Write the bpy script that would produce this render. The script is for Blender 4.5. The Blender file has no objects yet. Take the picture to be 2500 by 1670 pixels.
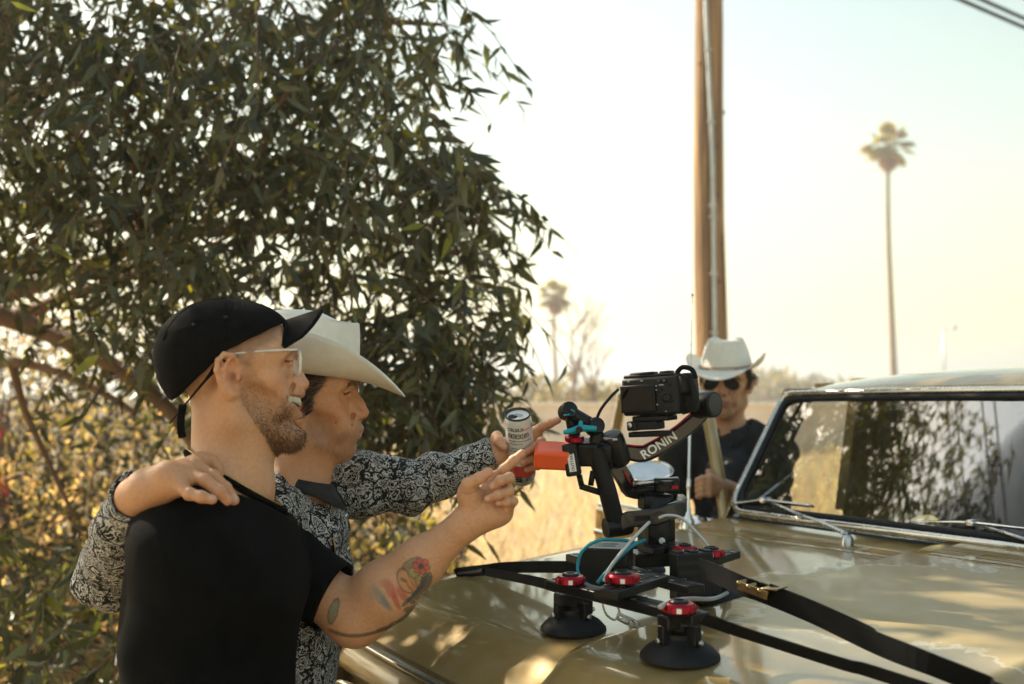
import bpy, bmesh, math, random
import numpy as np
from mathutils import Vector, Matrix
random.seed(7); RNG = np.random.default_rng(11)
SC = bpy.context.scene
COL = SC.collection
R = math.radians

# ---------------------------------------------------------------- camera
FPX, CAMH = 2431.0, 1.52
TILT = math.atan((960 - 835) / FPX)
cam = bpy.data.cameras.new('camera'); camo = bpy.data.objects.new('camera', cam); COL.objects.link(camo)
camo.location = (0, 0, CAMH); camo.rotation_euler = (math.pi / 2 + TILT, 0, 0)
cam.sensor_width = 36; cam.lens = 36 * FPX / 2500; cam.clip_start = 0.05; cam.clip_end = 3000
cam.dof.use_dof = True; cam.dof.focus_distance = 1.9; cam.dof.aperture_fstop = 2.8; cam.dof.aperture_blades = 9
SC.camera = camo

# ---------------------------------------------------------------- light
SUN_AZ, SUN_EL = R(-52), R(38)          # azimuth from +Y towards +X
SUN = Vector((math.sin(SUN_AZ) * math.cos(SUN_EL), math.cos(SUN_AZ) * math.cos(SUN_EL), math.sin(SUN_EL)))
W = bpy.data.worlds.new('World'); SC.world = W; W.use_nodes = True
nt = W.node_tree; bg = nt.nodes['Background']
sky = nt.nodes.new('ShaderNodeTexSky'); sky.sky_type = 'NISHITA'; sky.sun_disc = False
sky.sun_elevation = SUN_EL; sky.sun_rotation = SUN_AZ
sky.air_density = 1.8; sky.dust_density = 1.0; sky.ozone_density = 1.0; sky.altitude = 50
tint = nt.nodes.new('ShaderNodeMix'); tint.data_type = 'RGBA'; tint.blend_type = 'MULTIPLY'
tint.inputs[0].default_value = 1.0; tint.inputs[7].default_value = (1.09, 1.0, 0.80, 1)   # warm white balance
nt.links.new(sky.outputs[0], tint.inputs[6]); nt.links.new(tint.outputs[2], bg.inputs[0])
bg.inputs[1].default_value = 0.082
sl = bpy.data.lights.new('sun', 'SUN'); sl.energy = 5.0; sl.angle = R(0.53); sl.color = (1.0, 0.86, 0.66)
so = bpy.data.objects.new('sun', sl); COL.objects.link(so); so.rotation_euler = SUN.to_track_quat('Z', 'Y').to_euler()
SC.view_settings.view_transform = 'Standard'; SC.view_settings.look = 'None'
SC.view_settings.gamma = 1.0; SC.view_settings.use_curve_mapping = False
SC.view_settings.exposure = 1.42
SC.cycles.use_denoising = True
SC.cycles.max_bounces = 8; SC.cycles.transparent_max_bounces = 12
SC.cycles.sample_clamp_indirect = 6; SC.cycles.caustics_reflective = False; SC.cycles.caustics_refractive = False

# ---------------------------------------------------------------- geometry helpers
_ct, _st = math.cos(TILT), math.sin(TILT)
def P(u, v, d):
    """point seen at photo pixel (u, v) at depth d metres along the view axis"""
    x = (u - 1250) / FPX * d; z = (835 - v) / FPX * d
    return Vector((x, d * _ct - z * _st, CAMH + d * _st + z * _ct))
def PZ(u, v, z):
    q = P(u, v, 1.0) - Vector((0, 0, CAMH)); s = (z - CAMH) / q.z
    return Vector((0, 0, CAMH)) + q * s
YAW = R(55)
TA = Vector((math.sin(YAW), math.cos(YAW), 0)); TB = Vector((-math.cos(YAW), math.sin(YAW), 0))
T0 = PZ(1408, 1590, 1.08); T0.z = 0
def T(a, b, z): return T0 + TA * a + TB * b + Vector((0, 0, z))
TM = Matrix(((TA.x, TB.x, 0, T0.x), (TA.y, TB.y, 0, T0.y), (0, 0, 1, 0), (0, 0, 0, 1)))

def tag(o, label=None, cat=None, group=None, kind=None):
    if label: o['label'] = label
    if cat: o['category'] = cat
    if group: o['group'] = group
    if kind: o['kind'] = kind
    return o
def thing(name, label, cat, loc=(0, 0, 0), rot=(0, 0, 0), group=None):
    o = bpy.data.objects.new(name, None); COL.objects.link(o); o.location = loc; o.rotation_euler = rot
    o.empty_display_size = 0.1
    bpy.context.view_layer.update()
    return tag(o, label, cat, group)
def link(name, me, mat=None, parent=None, smooth=None, local=False):
    """link a mesh; vertices are given in world space unless local, and re-based on the parent's empty"""
    o = bpy.data.objects.new(name, me); COL.objects.link(o)
    if mat is not None:
        me.materials.clear()
        for m in (mat if isinstance(mat, (list, tuple)) else [mat]): me.materials.append(m)
    if parent is not None:
        o.parent = parent
        if not local:
            q = parent; M = Matrix()
            while q is not None:
                M = q.matrix_basis @ M
                q = q.parent
            me.transform(M.inverted())
    if smooth is not None:
        me.polygons.foreach_set('use_smooth', [bool(smooth)] * len(me.polygons))
    return o
def pydata(name, vs, fs, mat=None, parent=None, smooth=None, local=False):
    me = bpy.data.meshes.new(name); me.from_pydata([tuple(v) for v in vs], [], fs); me.validate(); me.update()
    return link(name, me, mat, parent, smooth, local)
def npmesh(name, V, Fq, mat=None, parent=None, smooth=True, local=False):
    """fast mesh from numpy arrays; Fq is (n,3) or (n,4)"""
    V = np.asarray(V, np.float32); Fq = np.asarray(Fq, np.int32); k = Fq.shape[1]
    me = bpy.data.meshes.new(name)
    me.vertices.add(len(V)); me.vertices.foreach_set('co', V.ravel())
    me.loops.add(Fq.size); me.loops.foreach_set('vertex_index', Fq.ravel())
    me.polygons.add(len(Fq)); me.polygons.foreach_set('loop_start', np.arange(len(Fq), dtype=np.int32) * k)
    me.update(calc_edges=True)
    return link(name, me, mat, parent, smooth, local)
def vcol(o, name, C):
    C = np.asarray(C, np.float32)
    if C.shape[1] == 3: C = np.concatenate([C, np.ones((len(C), 1), np.float32)], 1)
    at = o.data.color_attributes.new(name, 'FLOAT_COLOR', 'POINT'); at.data.foreach_set('color', C.ravel())

class MB:
    """collects simple shapes into one mesh"""
    def __init__(s): s.v = []; s.f = []
    def add(s, vs, fs):
        n = len(s.v); s.v += [Vector(v) for v in vs]; s.f += [tuple(i + n for i in f) for f in fs]; return s
    def box(s, c, size, M=None, taper=1.0):
        x, y, z = [q / 2 for q in size]; c = Vector(c)
        vs = [Vector((sx * x * (taper if sz > 0 else 1), sy * y * (taper if sz > 0 else 1), sz * z)) for sz in (-1, 1) for sy in (-1, 1) for sx in (-1, 1)]
        if M is not None: vs = [M @ v for v in vs]
        return s.add([c + v for v in vs], [(0, 2, 3, 1), (4, 5, 7, 6), (0, 1, 5, 4), (1, 3, 7, 5), (3, 2, 6, 7), (2, 0, 4, 6)])
    def prism(s, pts, off):
        """closed polygon pts extruded by vector off"""
        n = len(pts); off = Vector(off); pts = [Vector(p) for p in pts]
        return s.add(pts + [p + off for p in pts], [tuple(range(n))[::-1], tuple(range(n, 2 * n))] + [(i, (i + 1) % n, n + (i + 1) % n, n + i) for i in range(n)])
    def tube(s, path, r, n=8, cap=True, flat=1.0):
        path = [Vector(p) for p in path]; m = len(path); rr = r if isinstance(r, (list, tuple)) else [r] * m
        vs = []; prev = None
        for i, p in enumerate(path):
            t = (path[min(i + 1, m - 1)] - path[max(i - 1, 0)]).normalized()
            if prev is None:
                x = t.cross(Vector((0, 0, 1)) if abs(t.z) < 0.9 else Vector((1, 0, 0))).normalized()
            else:
                x = (prev - t * prev.dot(t)).normalized()
            prev = x; y = t.cross(x)
            for k in range(n):
                a = 2 * math.pi * k / n
                vs.append(p + (x * math.cos(a) + y * math.sin(a) * flat) * rr[i])
        fs = [(i * n + k, i * n + (k + 1) % n, (i + 1) * n + (k + 1) % n, (i + 1) * n + k) for i in range(m - 1) for k in range(n)]
        if cap: fs += [tuple(range(n))[::-1], tuple((m - 1) * n + k for k in range(n))]
        return s.add(vs, fs)
    def lathe(s, prof, c, axis=(0, 0, 1), n=24):
        """prof: list of (radius, height along axis)"""
        q = Vector((0, 0, 1)).rotation_difference(Vector(axis)).to_matrix(); c = Vector(c); vs = []
        for r, h in prof:
            for k in range(n):
                a = 2 * math.pi * k / n; vs.append(c + q @ Vector((r * math.cos(a), r * math.sin(a), h)))
        m = len(prof)
        fs = [(i * n + k, i * n + (k + 1) % n, (i + 1) * n + (k + 1) % n, (i + 1) * n + k) for i in range(m - 1) for k in range(n)]
        fs += [tuple(range(n))[::-1], tuple((m - 1) * n + k for k in range(n))]
        return s.add(vs, fs)
    def ribbon(s, path, side, w, th):
        """strap: path points, side vectors, width, thickness"""
        path = [Vector(p) for p in path]; m = len(path); vs = []
        for i, p in enumerate(path):
            t = (path[min(i + 1, m - 1)] - path[max(i - 1, 0)]).normalized()
            sd = Vector(side[i] if isinstance(side, list) else side); sd = (sd - t * sd.dot(t)).normalized(); nn = t.cross(sd)
            for x, y in ((-1, -1), (1, -1), (1, 1), (-1, 1)): vs.append(p + sd * (x * w / 2) + nn * (y * th / 2))
        fs = [(i * 4 + k, i * 4 + (k + 1) % 4, (i + 1) * 4 + (k + 1) % 4, (i + 1) * 4 + k) for i in range(m - 1) for k in range(4)]
        fs += [(3, 2, 1, 0), tuple((m - 1) * 4 + k for k in range(4))]
        return s.add(vs, fs)
    def build(s, name, mat=None, parent=None, smooth=None, bevel=0, seg=2, local=False):
        o = pydata(name, s.v, s.f, mat, parent, None, local)
        bm = bmesh.new(); bm.from_mesh(o.data); bmesh.ops.recalc_face_normals(bm, faces=bm.faces); bm.to_mesh(o.data); bm.free()
        if smooth is not None: shade(o, smooth)
        if bevel:
            b = o.modifiers.new('bevel', 'BEVEL'); b.width = bevel; b.segments = seg; b.limit_method = 'ANGLE'; b.angle_limit = R(35)
            b.harden_normals = False
            if smooth is None: shade(o, 40)
        return o
def shade(o, ang=35):
    """smooth shading with edges above ang degrees kept sharp"""
    me = o.data; me.polygons.foreach_set('use_smooth', [True] * len(me.polygons))
    if ang is True or ang >= 180: return
    bm = bmesh.new(); bm.from_mesh(me)
    for e in bm.edges:
        e.smooth = not (len(e.link_faces) == 2 and e.calc_face_angle(0) > R(ang))
    bm.to_mesh(me); bm.free()
def spline(pts, n=8):
    """Catmull-Rom through points"""
    pts = [Vector(p) for p in pts]; out = []
    for i in range(len(pts) - 1):
        p0, p1, p2, p3 = pts[max(i - 1, 0)], pts[i], pts[i + 1], pts[min(i + 2, len(pts) - 1)]
        for k in range(n):
            t = k / n
            out.append(0.5 * ((2 * p1) + (p2 - p0) * t + (2 * p0 - 5 * p1 + 4 * p2 - p3) * t * t + (3 * p1 - p0 - 3 * p2 + p3) * t ** 3))
    return out + [pts[-1]]
def lerp(a, b, t): return a + (b - a) * t

# ---------------------------------------------------------------- materials
def mat(name, col, rough=0.6, metal=0.0, var=0.12, vscale=14.0, bump=0.0, bscale=60.0, coat=0.0, coatr=0.1, spec=0.5, attr=None, sss=0.0, sheen=0.0, rvar=0.0, detail=5):
    m = bpy.data.materials.new(name); m.use_nodes = True; n = m.node_tree; b = n.nodes['Principled BSDF']
    b.inputs['Roughness'].default_value = rough; b.inputs['Metallic'].default_value = metal
    b.inputs['Coat Weight'].default_value = coat; b.inputs['Coat Roughness'].default_value = coatr
    b.inputs['Specular IOR Level'].default_value = spec
    if sheen: b.inputs['Sheen Weight'].default_value = sheen; b.inputs['Sheen Roughness'].default_value = 0.5
    tc = n.nodes.new('ShaderNodeTexCoord')
    nz = n.nodes.new('ShaderNodeTexNoise'); nz.inputs['Scale'].default_value = vscale; nz.inputs['Detail'].default_value = detail
    n.links.new(tc.outputs['Object'], nz.inputs['Vector'])
    mp = n.nodes.new('ShaderNodeMapRange'); mp.inputs[1].default_value = 0.25; mp.inputs[2].default_value = 0.75
    mp.inputs[3].default_value = 1 - var; mp.inputs[4].default_value = 1 + var
    n.links.new(nz.outputs['Fac'], mp.inputs[0])
    mx = n.nodes.new('ShaderNodeMix'); mx.data_type = 'RGBA'; mx.blend_type = 'MULTIPLY'; mx.inputs[0].default_value = 1
    n.links.new(mp.outputs[0], mx.inputs[7])
    if attr:
        at = n.nodes.new('ShaderNodeAttribute'); at.attribute_name = attr; n.links.new(at.outputs['Color'], mx.inputs[6])
    else:
        mx.inputs[6].default_value = (*col, 1)
    n.links.new(mx.outputs[2], b.inputs['Base Color'])
    if sss:
        b.inputs['Subsurface Weight'].default_value = sss; b.inputs['Subsurface Radius'].default_value = (1.0, 0.35, 0.2); b.inputs['Subsurface Scale'].default_value = 0.006
    if rvar:
        mr = n.nodes.new('ShaderNodeMapRange'); mr.inputs[1].default_value = 0.3; mr.inputs[2].default_value = 0.7
        mr.inputs[3].default_value = max(0.02, rough - rvar); mr.inputs[4].default_value = min(1, rough + rvar)
        n.links.new(nz.outputs['Fac'], mr.inputs[0]); n.links.new(mr.outputs[0], b.inputs['Roughness'])
    if bump:
        bz = n.nodes.new('ShaderNodeTexNoise'); bz.inputs['Scale'].default_value = bscale; bz.inputs['Detail'].default_value = 6
        n.links.new(tc.outputs['Object'], bz.inputs['Vector'])
        bp = n.nodes.new('ShaderNodeBump'); bp.inputs['Strength'].default_value = bump; bp.inputs['Distance'].default_value = 0.004
        n.links.new(bz.outputs['Fac'], bp.inputs['Height']); n.links.new(bp.outputs[0], b.inputs['Normal'])
    return m
def leafmat(name, col, back=None, trans=0.35, rough=0.5, var=0.35):
    m = bpy.data.materials.new(name); m.use_nodes = True; n = m.node_tree; b = n.nodes['Principled BSDF']; out = n.nodes['Material Output']
    g = n.nodes.new('ShaderNodeAttribute'); g.attribute_name = 'shade'
    hv = n.nodes.new('ShaderNodeHueSaturation'); hv.inputs['Color'].default_value = (*col, 1)
    m1 = n.nodes.new('ShaderNodeMapRange'); m1.inputs[3].default_value = 1 - var; m1.inputs[4].default_value = 1 + var * 1.2
    sp = n.nodes.new('ShaderNodeSeparateColor'); n.links.new(g.outputs['Color'], sp.inputs[0])
    n.links.new(sp.outputs[0], m1.inputs[0]); n.links.new(m1.outputs[0], hv.inputs['Value'])
    m2 = n.nodes.new('ShaderNodeMapRange'); m2.inputs[3].default_value = 0.465; m2.inputs[4].default_value = 0.525
    n.links.new(sp.outputs[1], m2.inputs[0]); n.links.new(m2.outputs[0], hv.inputs['Hue'])
    n.links.new(hv.outputs[0], b.inputs['Base Color']); b.inputs['Roughness'].default_value = rough; b.inputs['Specular IOR Level'].default_value = 0.4
    tr = n.nodes.new('ShaderNodeBsdfTranslucent'); bb = n.nodes.new('ShaderNodeMix'); bb.data_type = 'RGBA'; bb.blend_type = 'MULTIPLY'; bb.inputs[0].default_value = 1
    bb.inputs[7].default_value = (*(back or (1.6, 1.4, 0.5)), 1); n.links.new(hv.outputs[0], bb.inputs[6]); n.links.new(bb.outputs[2], tr.inputs[0])
    ms = n.nodes.new('ShaderNodeMixShader'); ms.inputs[0].default_value = trans
    n.links.new(b.outputs[0], ms.inputs[1]); n.links.new(tr.outputs[0], ms.inputs[2]); n.links.new(ms.outputs[0], out.inputs[0])
    return m
BLACKP = mat('black_plastic', (0.007, 0.007, 0.0075), 0.45, var=0.3, bump=0.15, bscale=400, rvar=0.1, spec=0.3)
BLACKM = mat('black_anodised_metal', (0.010, 0.010, 0.011), 0.36, 0.3, var=0.25, vscale=60, rvar=0.08, spec=0.35)
RUBBER = mat('black_rubber', (0.008, 0.008, 0.009), 0.6, var=0.3, vscale=40, bump=0.1, bscale=200, spec=0.3)
WEBB = mat('black_webbing', (0.006, 0.006, 0.006), 0.85, var=0.3, vscale=300, bump=0.5, bscale=900, spec=0.2)
CHROME = mat('chrome', (0.75, 0.74, 0.72), 0.12, 1.0, var=0.1, vscale=30, rvar=0.06)
STEEL = mat('steel', (0.50, 0.50, 0.50), 0.3, 1.0, var=0.2, vscale=90, rvar=0.1)
REDM = mat('red_anodised_metal', (0.30, 0.006, 0.018), 0.3, 0.7, var=0.15, vscale=60)
TEAL = mat('teal_plastic', (0.0, 0.28, 0.38), 0.35, var=0.1)
WHITEP = mat('white_print', (0.78, 0.78, 0.76), 0.6, var=0.05)
BLACKI = mat('black_ink', (0.02, 0.02, 0.02), 0.6, var=0.05)
# ================================================================ setting
def ground_mat():
    m = bpy.data.materials.new('dry_ground'); m.use_nodes = True; n = m.node_tree; b = n.nodes['Principled BSDF']; b.inputs['Roughness'].default_value = 0.95
    tc = n.nodes.new('ShaderNodeTexCoord'); nz = n.nodes.new('ShaderNodeTexNoise'); nz.inputs['Scale'].default_value = 1.3; nz.inputs['Detail'].default_value = 10
    n2 = n.nodes.new('ShaderNodeTexNoise'); n2.inputs['Scale'].default_value = 40; n2.inputs['Detail'].default_value = 8
    for q in (nz, n2): n.links.new(tc.outputs['Object'], q.inputs['Vector'])
    cr = n.nodes.new('ShaderNodeValToRGB'); cr.color_ramp.elements[0].position = 0.3; cr.color_ramp.elements[1].position = 0.7
    cr.color_ramp.elements[0].color = (0.34, 0.25, 0.14, 1); cr.color_ramp.elements[1].color = (0.54, 0.44, 0.28, 1)
    ad = n.nodes.new('ShaderNodeMath'); ad.operation = 'MULTIPLY_ADD'; ad.inputs[1].default_value = 0.5; n.links.new(n2.outputs[0], ad.inputs[0])
    hf = n.nodes.new('ShaderNodeMath'); hf.operation = 'MULTIPLY'; hf.inputs[1].default_value = 0.5; n.links.new(nz.outputs[0], hf.inputs[0]); n.links.new(hf.outputs[0], ad.inputs[2])
    n.links.new(ad.outputs[0], cr.inputs[0]); n.links.new(cr.outputs[0], b.inputs['Base Color'])
    bp = n.nodes.new('ShaderNodeBump'); bp.inputs['Distance'].default_value = 0.05; n.links.new(n2.outputs[0], bp.inputs['Height']); n.links.new(bp.outputs[0], b.inputs['Normal'])
    return m
g = []
for j in range(41):
    for i in range(41):
        f = lambda t: math.copysign(abs(t) ** 3, t)
        x = f((i - 20) / 20) * 1500; y = f((j - 20) / 20) * 1500
        g.append((x, y, 0.05 * math.sin(x * .7) * math.sin(y * .6) if abs(x) + abs(y) < 60 else 0))
tag(pydata('ground', g, [(j * 41 + i, j * 41 + i + 1, (j + 1) * 41 + i + 1, (j + 1) * 41 + i) for j in range(40) for i in range(40)], ground_mat(), None, True), kind='structure')

# ---- vectorised leaves: position, direction (droop), normal, length, width, curl
def leaf_arrays(p, d, nrm, L, Wd, curl, stations=(0, .28, .62, 1.0), prof=(0, 1.0, .72, 0)):
    """returns V (n*6,3) and faces; a lance-shaped, curved leaf"""
    n = len(p); d = d / np.linalg.norm(d, axis=1, keepdims=True)
    s = np.cross(nrm, d); s /= np.linalg.norm(s, axis=1, keepdims=True) + 1e-9; nn = np.cross(d, s)
    out = []
    for t, w in zip(stations, prof):
        c = p + d * (L * t)[:, None] + nn * (curl[:, 0] * L * t * t)[:, None] + s * (curl[:, 1] * L * t * t)[:, None]
        if w == 0: out.append(c)
        else:
            out.append(c + s * (Wd * w / 2)[:, None] + nn * (Wd * .12)[:, None]); out.append(c - s * (Wd * w / 2)[:, None] + nn * (Wd * .12)[:, None])
    V = np.stack(out, 1)
    F3 = np.array([[0, 1, 2], [5, 4, 3]]); Fq = np.array([[1, 3, 4, 2]])
    T3 = np.array([[0, 1, 2], [1, 3, 4], [1, 4, 2], [3, 5, 4]])
    k = V.shape[1]
    return V, T3
def leaf_object(name, V, T3, m, parent, seed=0, sh=None):
    n, k = V.shape[:2]
    Fs = (np.arange(n)[:, None, None] * k + T3[None]).reshape(-1, 3)
    o = npmesh(name, V.reshape(-1, 3), Fs, m, parent, True)
    r = np.random.default_rng(seed); c = np.repeat(r.random((n, 3)) if sh is None else sh, k, 0)
    vcol(o, 'shade', c); return o
def unit(n, rng):
    a = rng.normal(size=(n, 3)); return a / np.linalg.norm(a, axis=1, keepdims=True)
def Pn(u, v, d):
    x = (u - 1250) / FPX * d; z = (835 - v) / FPX * d
    return np.stack([x, d * _ct - z * _st, CAMH + d * _st + z * _ct], 1)
def noise3(p, f, seed=0):
    """cheap smooth pseudo-noise"""
    r = np.random.default_rng(seed); s = 0
    for i in range(5):
        k = r.normal(size=3) * f; s = s + np.sin(p @ k + r.random() * 6.28)
    return s / 3.0

BARK = mat('eucalyptus_bark', (0.20, 0.115, 0.065), 0.85, var=0.35, vscale=9, bump=0.6, bscale=35)
TWIG = mat('twig', (0.14, 0.07, 0.035), 0.7, var=0.3, vscale=20)
LEAF = leafmat('eucalyptus_leaf', (0.082, 0.096, 0.062), (1.8, 1.5, 0.45), 0.40, 0.42, 0.55)
LEAFY = leafmat('young_eucalyptus_leaf', (0.22, 0.24, 0.05), (1.8, 1.6, 0.4), 0.45, 0.45, 0.4)
DRYL = leafmat('dry_leaf', (0.48, 0.36, 0.18), (1.3, 1.2, 0.8), 0.6, 0.7, 0.5)
DARKL = leafmat('shade_toned_shrub_leaf', (0.05, 0.05, 0.022), (1.4, 1.2, .5), 0.12, 0.6, 0.4)  # dark gaps inside the shrubs, put into the leaf colour
OLIVE = leafmat('olive_leaf', (0.26, 0.24, 0.08), (1.6, 1.4, 0.5), 0.55, 0.6, 0.5)

def crown_edge(v):
    return np.interp(v, [-1800, -700, 0, 120, 300, 370, 430, 520, 620, 700, 900, 960, 1050, 1150, 1250, 1350, 1800],
                    [700, 1000, 1170, 1165, 1150, 1190, 1300, 1320, 1290, 1310, 1300, 1290, 1230, 1130, 930, 560, 330])
tree = thing('eucalyptus_tree', 'large grey-green eucalyptus tree with hanging sickle leaves behind the two men', 'tree', P(-190, 900, 6.0).xy.to_3d())
def limb(name, pts, r0, r1, parent=None, n=9, m=BARK):
    path = spline(pts, 7); k = len(path)
    return MB().tube(path, [lerp(r0, r1, i / (k - 1)) for i in range(k)], n).build(name, m, parent or tree, 180)
tb = Vector((tree.location.x, tree.location.y, -0.1))
trunk = limb('trunk', [tb, tb + Vector((.03, 0, 1.0)), P(-150, 760, 6.0), P(-110, 450, 6.0), P(-20, 150, 6.0), P(150, -400, 6.0), P(300, -1100, 6.0)], .16, .05, n=12)
LIMBS = [([P(-140, 760, 6.0), P(250, 640, 5.4), P(440, 470, 4.9), P(560, 330, 4.5), P(760, 200, 4.2)], .055, .015),
         ([P(-130, 620, 6.0), P(290, 660, 5.5), P(560, 480, 5.0), P(700, 250, 4.7)], .05, .012),
         ([P(-150, 800, 6.0), P(-100, 750, 4.9), P(60, 790, 4.7), P(220, 860, 4.5), P(380, 970, 4.3), P(470, 1080, 4.2), P(560, 1250, 4.1)], .06, .02),
         ([P(-120, 800, 5.2), P(60, 765, 5.0), P(170, 720, 4.8), P(330, 670, 4.6), P(480, 560, 4.5)], .044, .014),
         ([P(-150, 900, 4.6), P(20, 885, 4.4), P(130, 905, 4.3), P(260, 965, 4.2), P(330, 1010, 4.1)], .026, .010),
         ([P(30, 890, 4.4), P(60, 1000, 4.4), P(110, 1110, 4.4), P(180, 1260, 4.4)], .020, .008),
         ([P(-110, 500, 6.0), P(400, 560, 5.2), P(760, 560, 4.6), P(1050, 600, 4.3), P(1220, 660, 4.2)], .045, .008),
         ([P(500, 430, 4.8), P(800, 380, 4.4), P(1050, 430, 4.2), P(1250, 560, 4.0)], .03, .006),
         ([P(-50, 250, 6.0), P(420, 150, 5.2), P(800, 60, 4.6), P(1080, 60, 4.4)], .045, .008),
         ([P(120, -300, 6.0), P(500, -450, 5.0), P(850, -400, 4.2)], .05, .012), ([P(160, -420, 6.0), P(400, -700, 5.4), P(700, -1000, 4.6)], .05, .012),
         ([P(560, 1000, 4.4), P(800, 960, 4.2), P(1000, 1000, 4.1), P(1180, 1070, 4.0)], .02, .005),
         ([P(330, 650, 5.4), P(560, 760, 4.6), P(820, 800, 4.3), P(1050, 860, 4.1), P(1240, 950, 4.0)], .03, .006),
         ([P(-60, 300, 6.0), P(-300, 200, 5.4), P(-500, 250, 4.8)], .05, .012), ([P(-150, 760, 6.0), P(-300, 650, 5.4), P(-600, 620, 4.8)], .05, .012)]
for pts, r0, r1 in LIMBS: limb('branch', pts, r0, r1)
# hanging sprigs
def sprigs(n, seed, vr, ur, dr, gap, lsc=1.0, edge=True):
    rng = np.random.default_rng(seed)
    u = rng.uniform(*ur, n); v = rng.uniform(*vr, n); d = rng.uniform(*dr, n)
    if edge:
        e = crown_edge(v) - 80 - 45 * np.exp(-((v - 700) / 160) ** 2) - (d - 3.6) * 25; keep = u < e - rng.exponential(40, n) + 12
        vm = np.interp(u, [-900, -300, 0, 200, 400, 600, 900, 1150, 1300], [900, 760, 720, 800, 920, 1030, 1130, 1170, 1000]); keep &= v < vm - rng.exponential(45, n) + 60
    else: keep = np.ones(n, bool)
    p = Pn(u, v, d); keep &= .55 * noise3(p, 2.2, seed) + .45 * noise3(p, 5.5, seed + 7) + rng.normal(0, .35, n) > gap
    keep &= (p[:, 0] < -2.6) | (p[:, 2] < 3.0) | (p[:, 1] > 3.3 + (p[:, 2] - 3.0) * .55)
    return p[keep], rng
def grow(p, rng, m_per, lsc=1.0):
    """drooping twigs with leaves; returns leaf arrays and twig paths"""
    n = len(p); a = rng.uniform(0, 2 * np.pi, n)
    out = np.stack([np.cos(a), np.sin(a), rng.uniform(-.5, .35, n)], 1); out /= np.linalg.norm(out, axis=1, keepdims=True)
    Ltw = rng.uniform(.16, .40, n); t = np.linspace(0, 1, 5)
    path = p[:, None] + out[:, None] * (Ltw[:, None] * t)[..., None] + np.array([0, 0, -1.0]) * (Ltw[:, None] * .75 * t ** 2)[..., None]
    k = m_per; tt = rng.uniform(.12, 1, (n, k)); i0 = np.minimum((tt * 4).astype(int), 3); f = tt * 4 - i0
    ar = np.arange(n)[:, None]; q = path[ar, i0] * (1 - f)[..., None] + path[ar, i0 + 1] * f[..., None]
    tan = path[ar, i0 + 1] - path[ar, i0]; tan /= np.linalg.norm(tan, axis=2, keepdims=True)
    d = tan * .4 + unit(n * k, rng).reshape(n, k, 3) * .8 + np.array([0, 0, -.5])
    q = q.reshape(-1, 3); d = d.reshape(-1, 3)
    N = len(q); L = rng.uniform(.045, .120, N) * lsc; Wd = L * rng.uniform(.17, .31, N)
    V, T3 = leaf_arrays(q, d, unit(N, rng), L, Wd, np.stack([rng.normal(0, .12, N), rng.normal(0, .16, N)], 1))
    return V, T3, path
allV = []; paths = []
for n, sd, vr, ur, dr, gp, k in ((3300, 1, (-150, 1250), (-250, 1340), (3.2, 5.4), .20, 13), (520, 12, (-150, 480), (-250, 1150), (3.2, 4.8), -.3, 14), (2000, 2, (-1700, -120), (-300, 1150), (3.6, 6.0), -.3, 14),
                                 (900, 3, (-600, 900), (-900, -200), (3.4, 5.6), -.5, 14), (1300, 21, (-2000, -300), (-1700, -250), (3.0, 5.4), -.3, 14), (190, 4, (1250, 1800), (-300, 330), (3.0, 4.6), -.6, 14),
                                 (420, 5, (350, 1080), (1040, 1300), (3.5, 4.3), -.5, 12), (160, 6, (-100, 420), (1060, 1215), (3.5, 4.3), -.9, 12),
                                 (120, 8, (760, 1150), (880, 1250), (3.3, 4.2), -.5, 14)):
    p, rng = sprigs(n, sd, vr, ur, dr, gp, edge=(sd not in (4,))); V, T3, pa = grow(p, rng, k); allV.append(V); paths.append(pa)
V = np.concatenate(allV); paths = np.concatenate(paths)
# keep the space of the men clear, choose the nearest leaves in view as single leaves
c = V.mean(1)
ok = ~((c[:, 1] < 2.75) & (c[:, 2] < 2.3)); V = V[ok]; c = c[ok]
yc = c[:, 1]; uu = 1250 + c[:, 0] / yc * FPX; vv = 960 - (c[:, 2] - CAMH) / yc * FPX
near = np.where((uu > 20) & (uu < 1330) & (vv > 20) & (vv < 690))[0]; near = near[np.argsort(yc[near])[:300]]
mask = np.zeros(len(V), bool); mask[near] = True
rs = np.random.default_rng(5); young = (rs.random(len(V)) < 0.035) & ~mask
fo = leaf_object('foliage', V[~mask & ~young], T3, LEAF, tree, 1); tag(fo, kind='stuff')
fy = leaf_object('young_foliage', V[young], T3, LEAFY, tree, 2); tag(fy, kind='stuff')
for i in near: leaf_object('leaf', V[i:i + 1], T3, LEAF, tree, int(i))
# twigs as one part
tv = []; tf = []
S = paths.shape[1]; ang = np.array([0, 2.094, 4.189]); rad = np.linspace(.0045, .0018, S)
off = np.stack([np.cos(ang), np.sin(ang), np.zeros(3)], 1)
TV = (paths[:, :, None, :] + off[None, None] * rad[None, :, None, None]).reshape(-1, 3)
b = []
for s_ in range(S - 1):
    for k in range(3): b.append((s_ * 3 + k, s_ * 3 + (k + 1) % 3, (s_ + 1) * 3 + (k + 1) % 3, (s_ + 1) * 3 + k))
TF = (np.arange(len(paths))[:, None, None] * (S * 3) + np.array(b)[None]).reshape(-1, 4)
tag(npmesh('twigs', TV, TF, TWIG, tree, True), kind='stuff')

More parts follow.
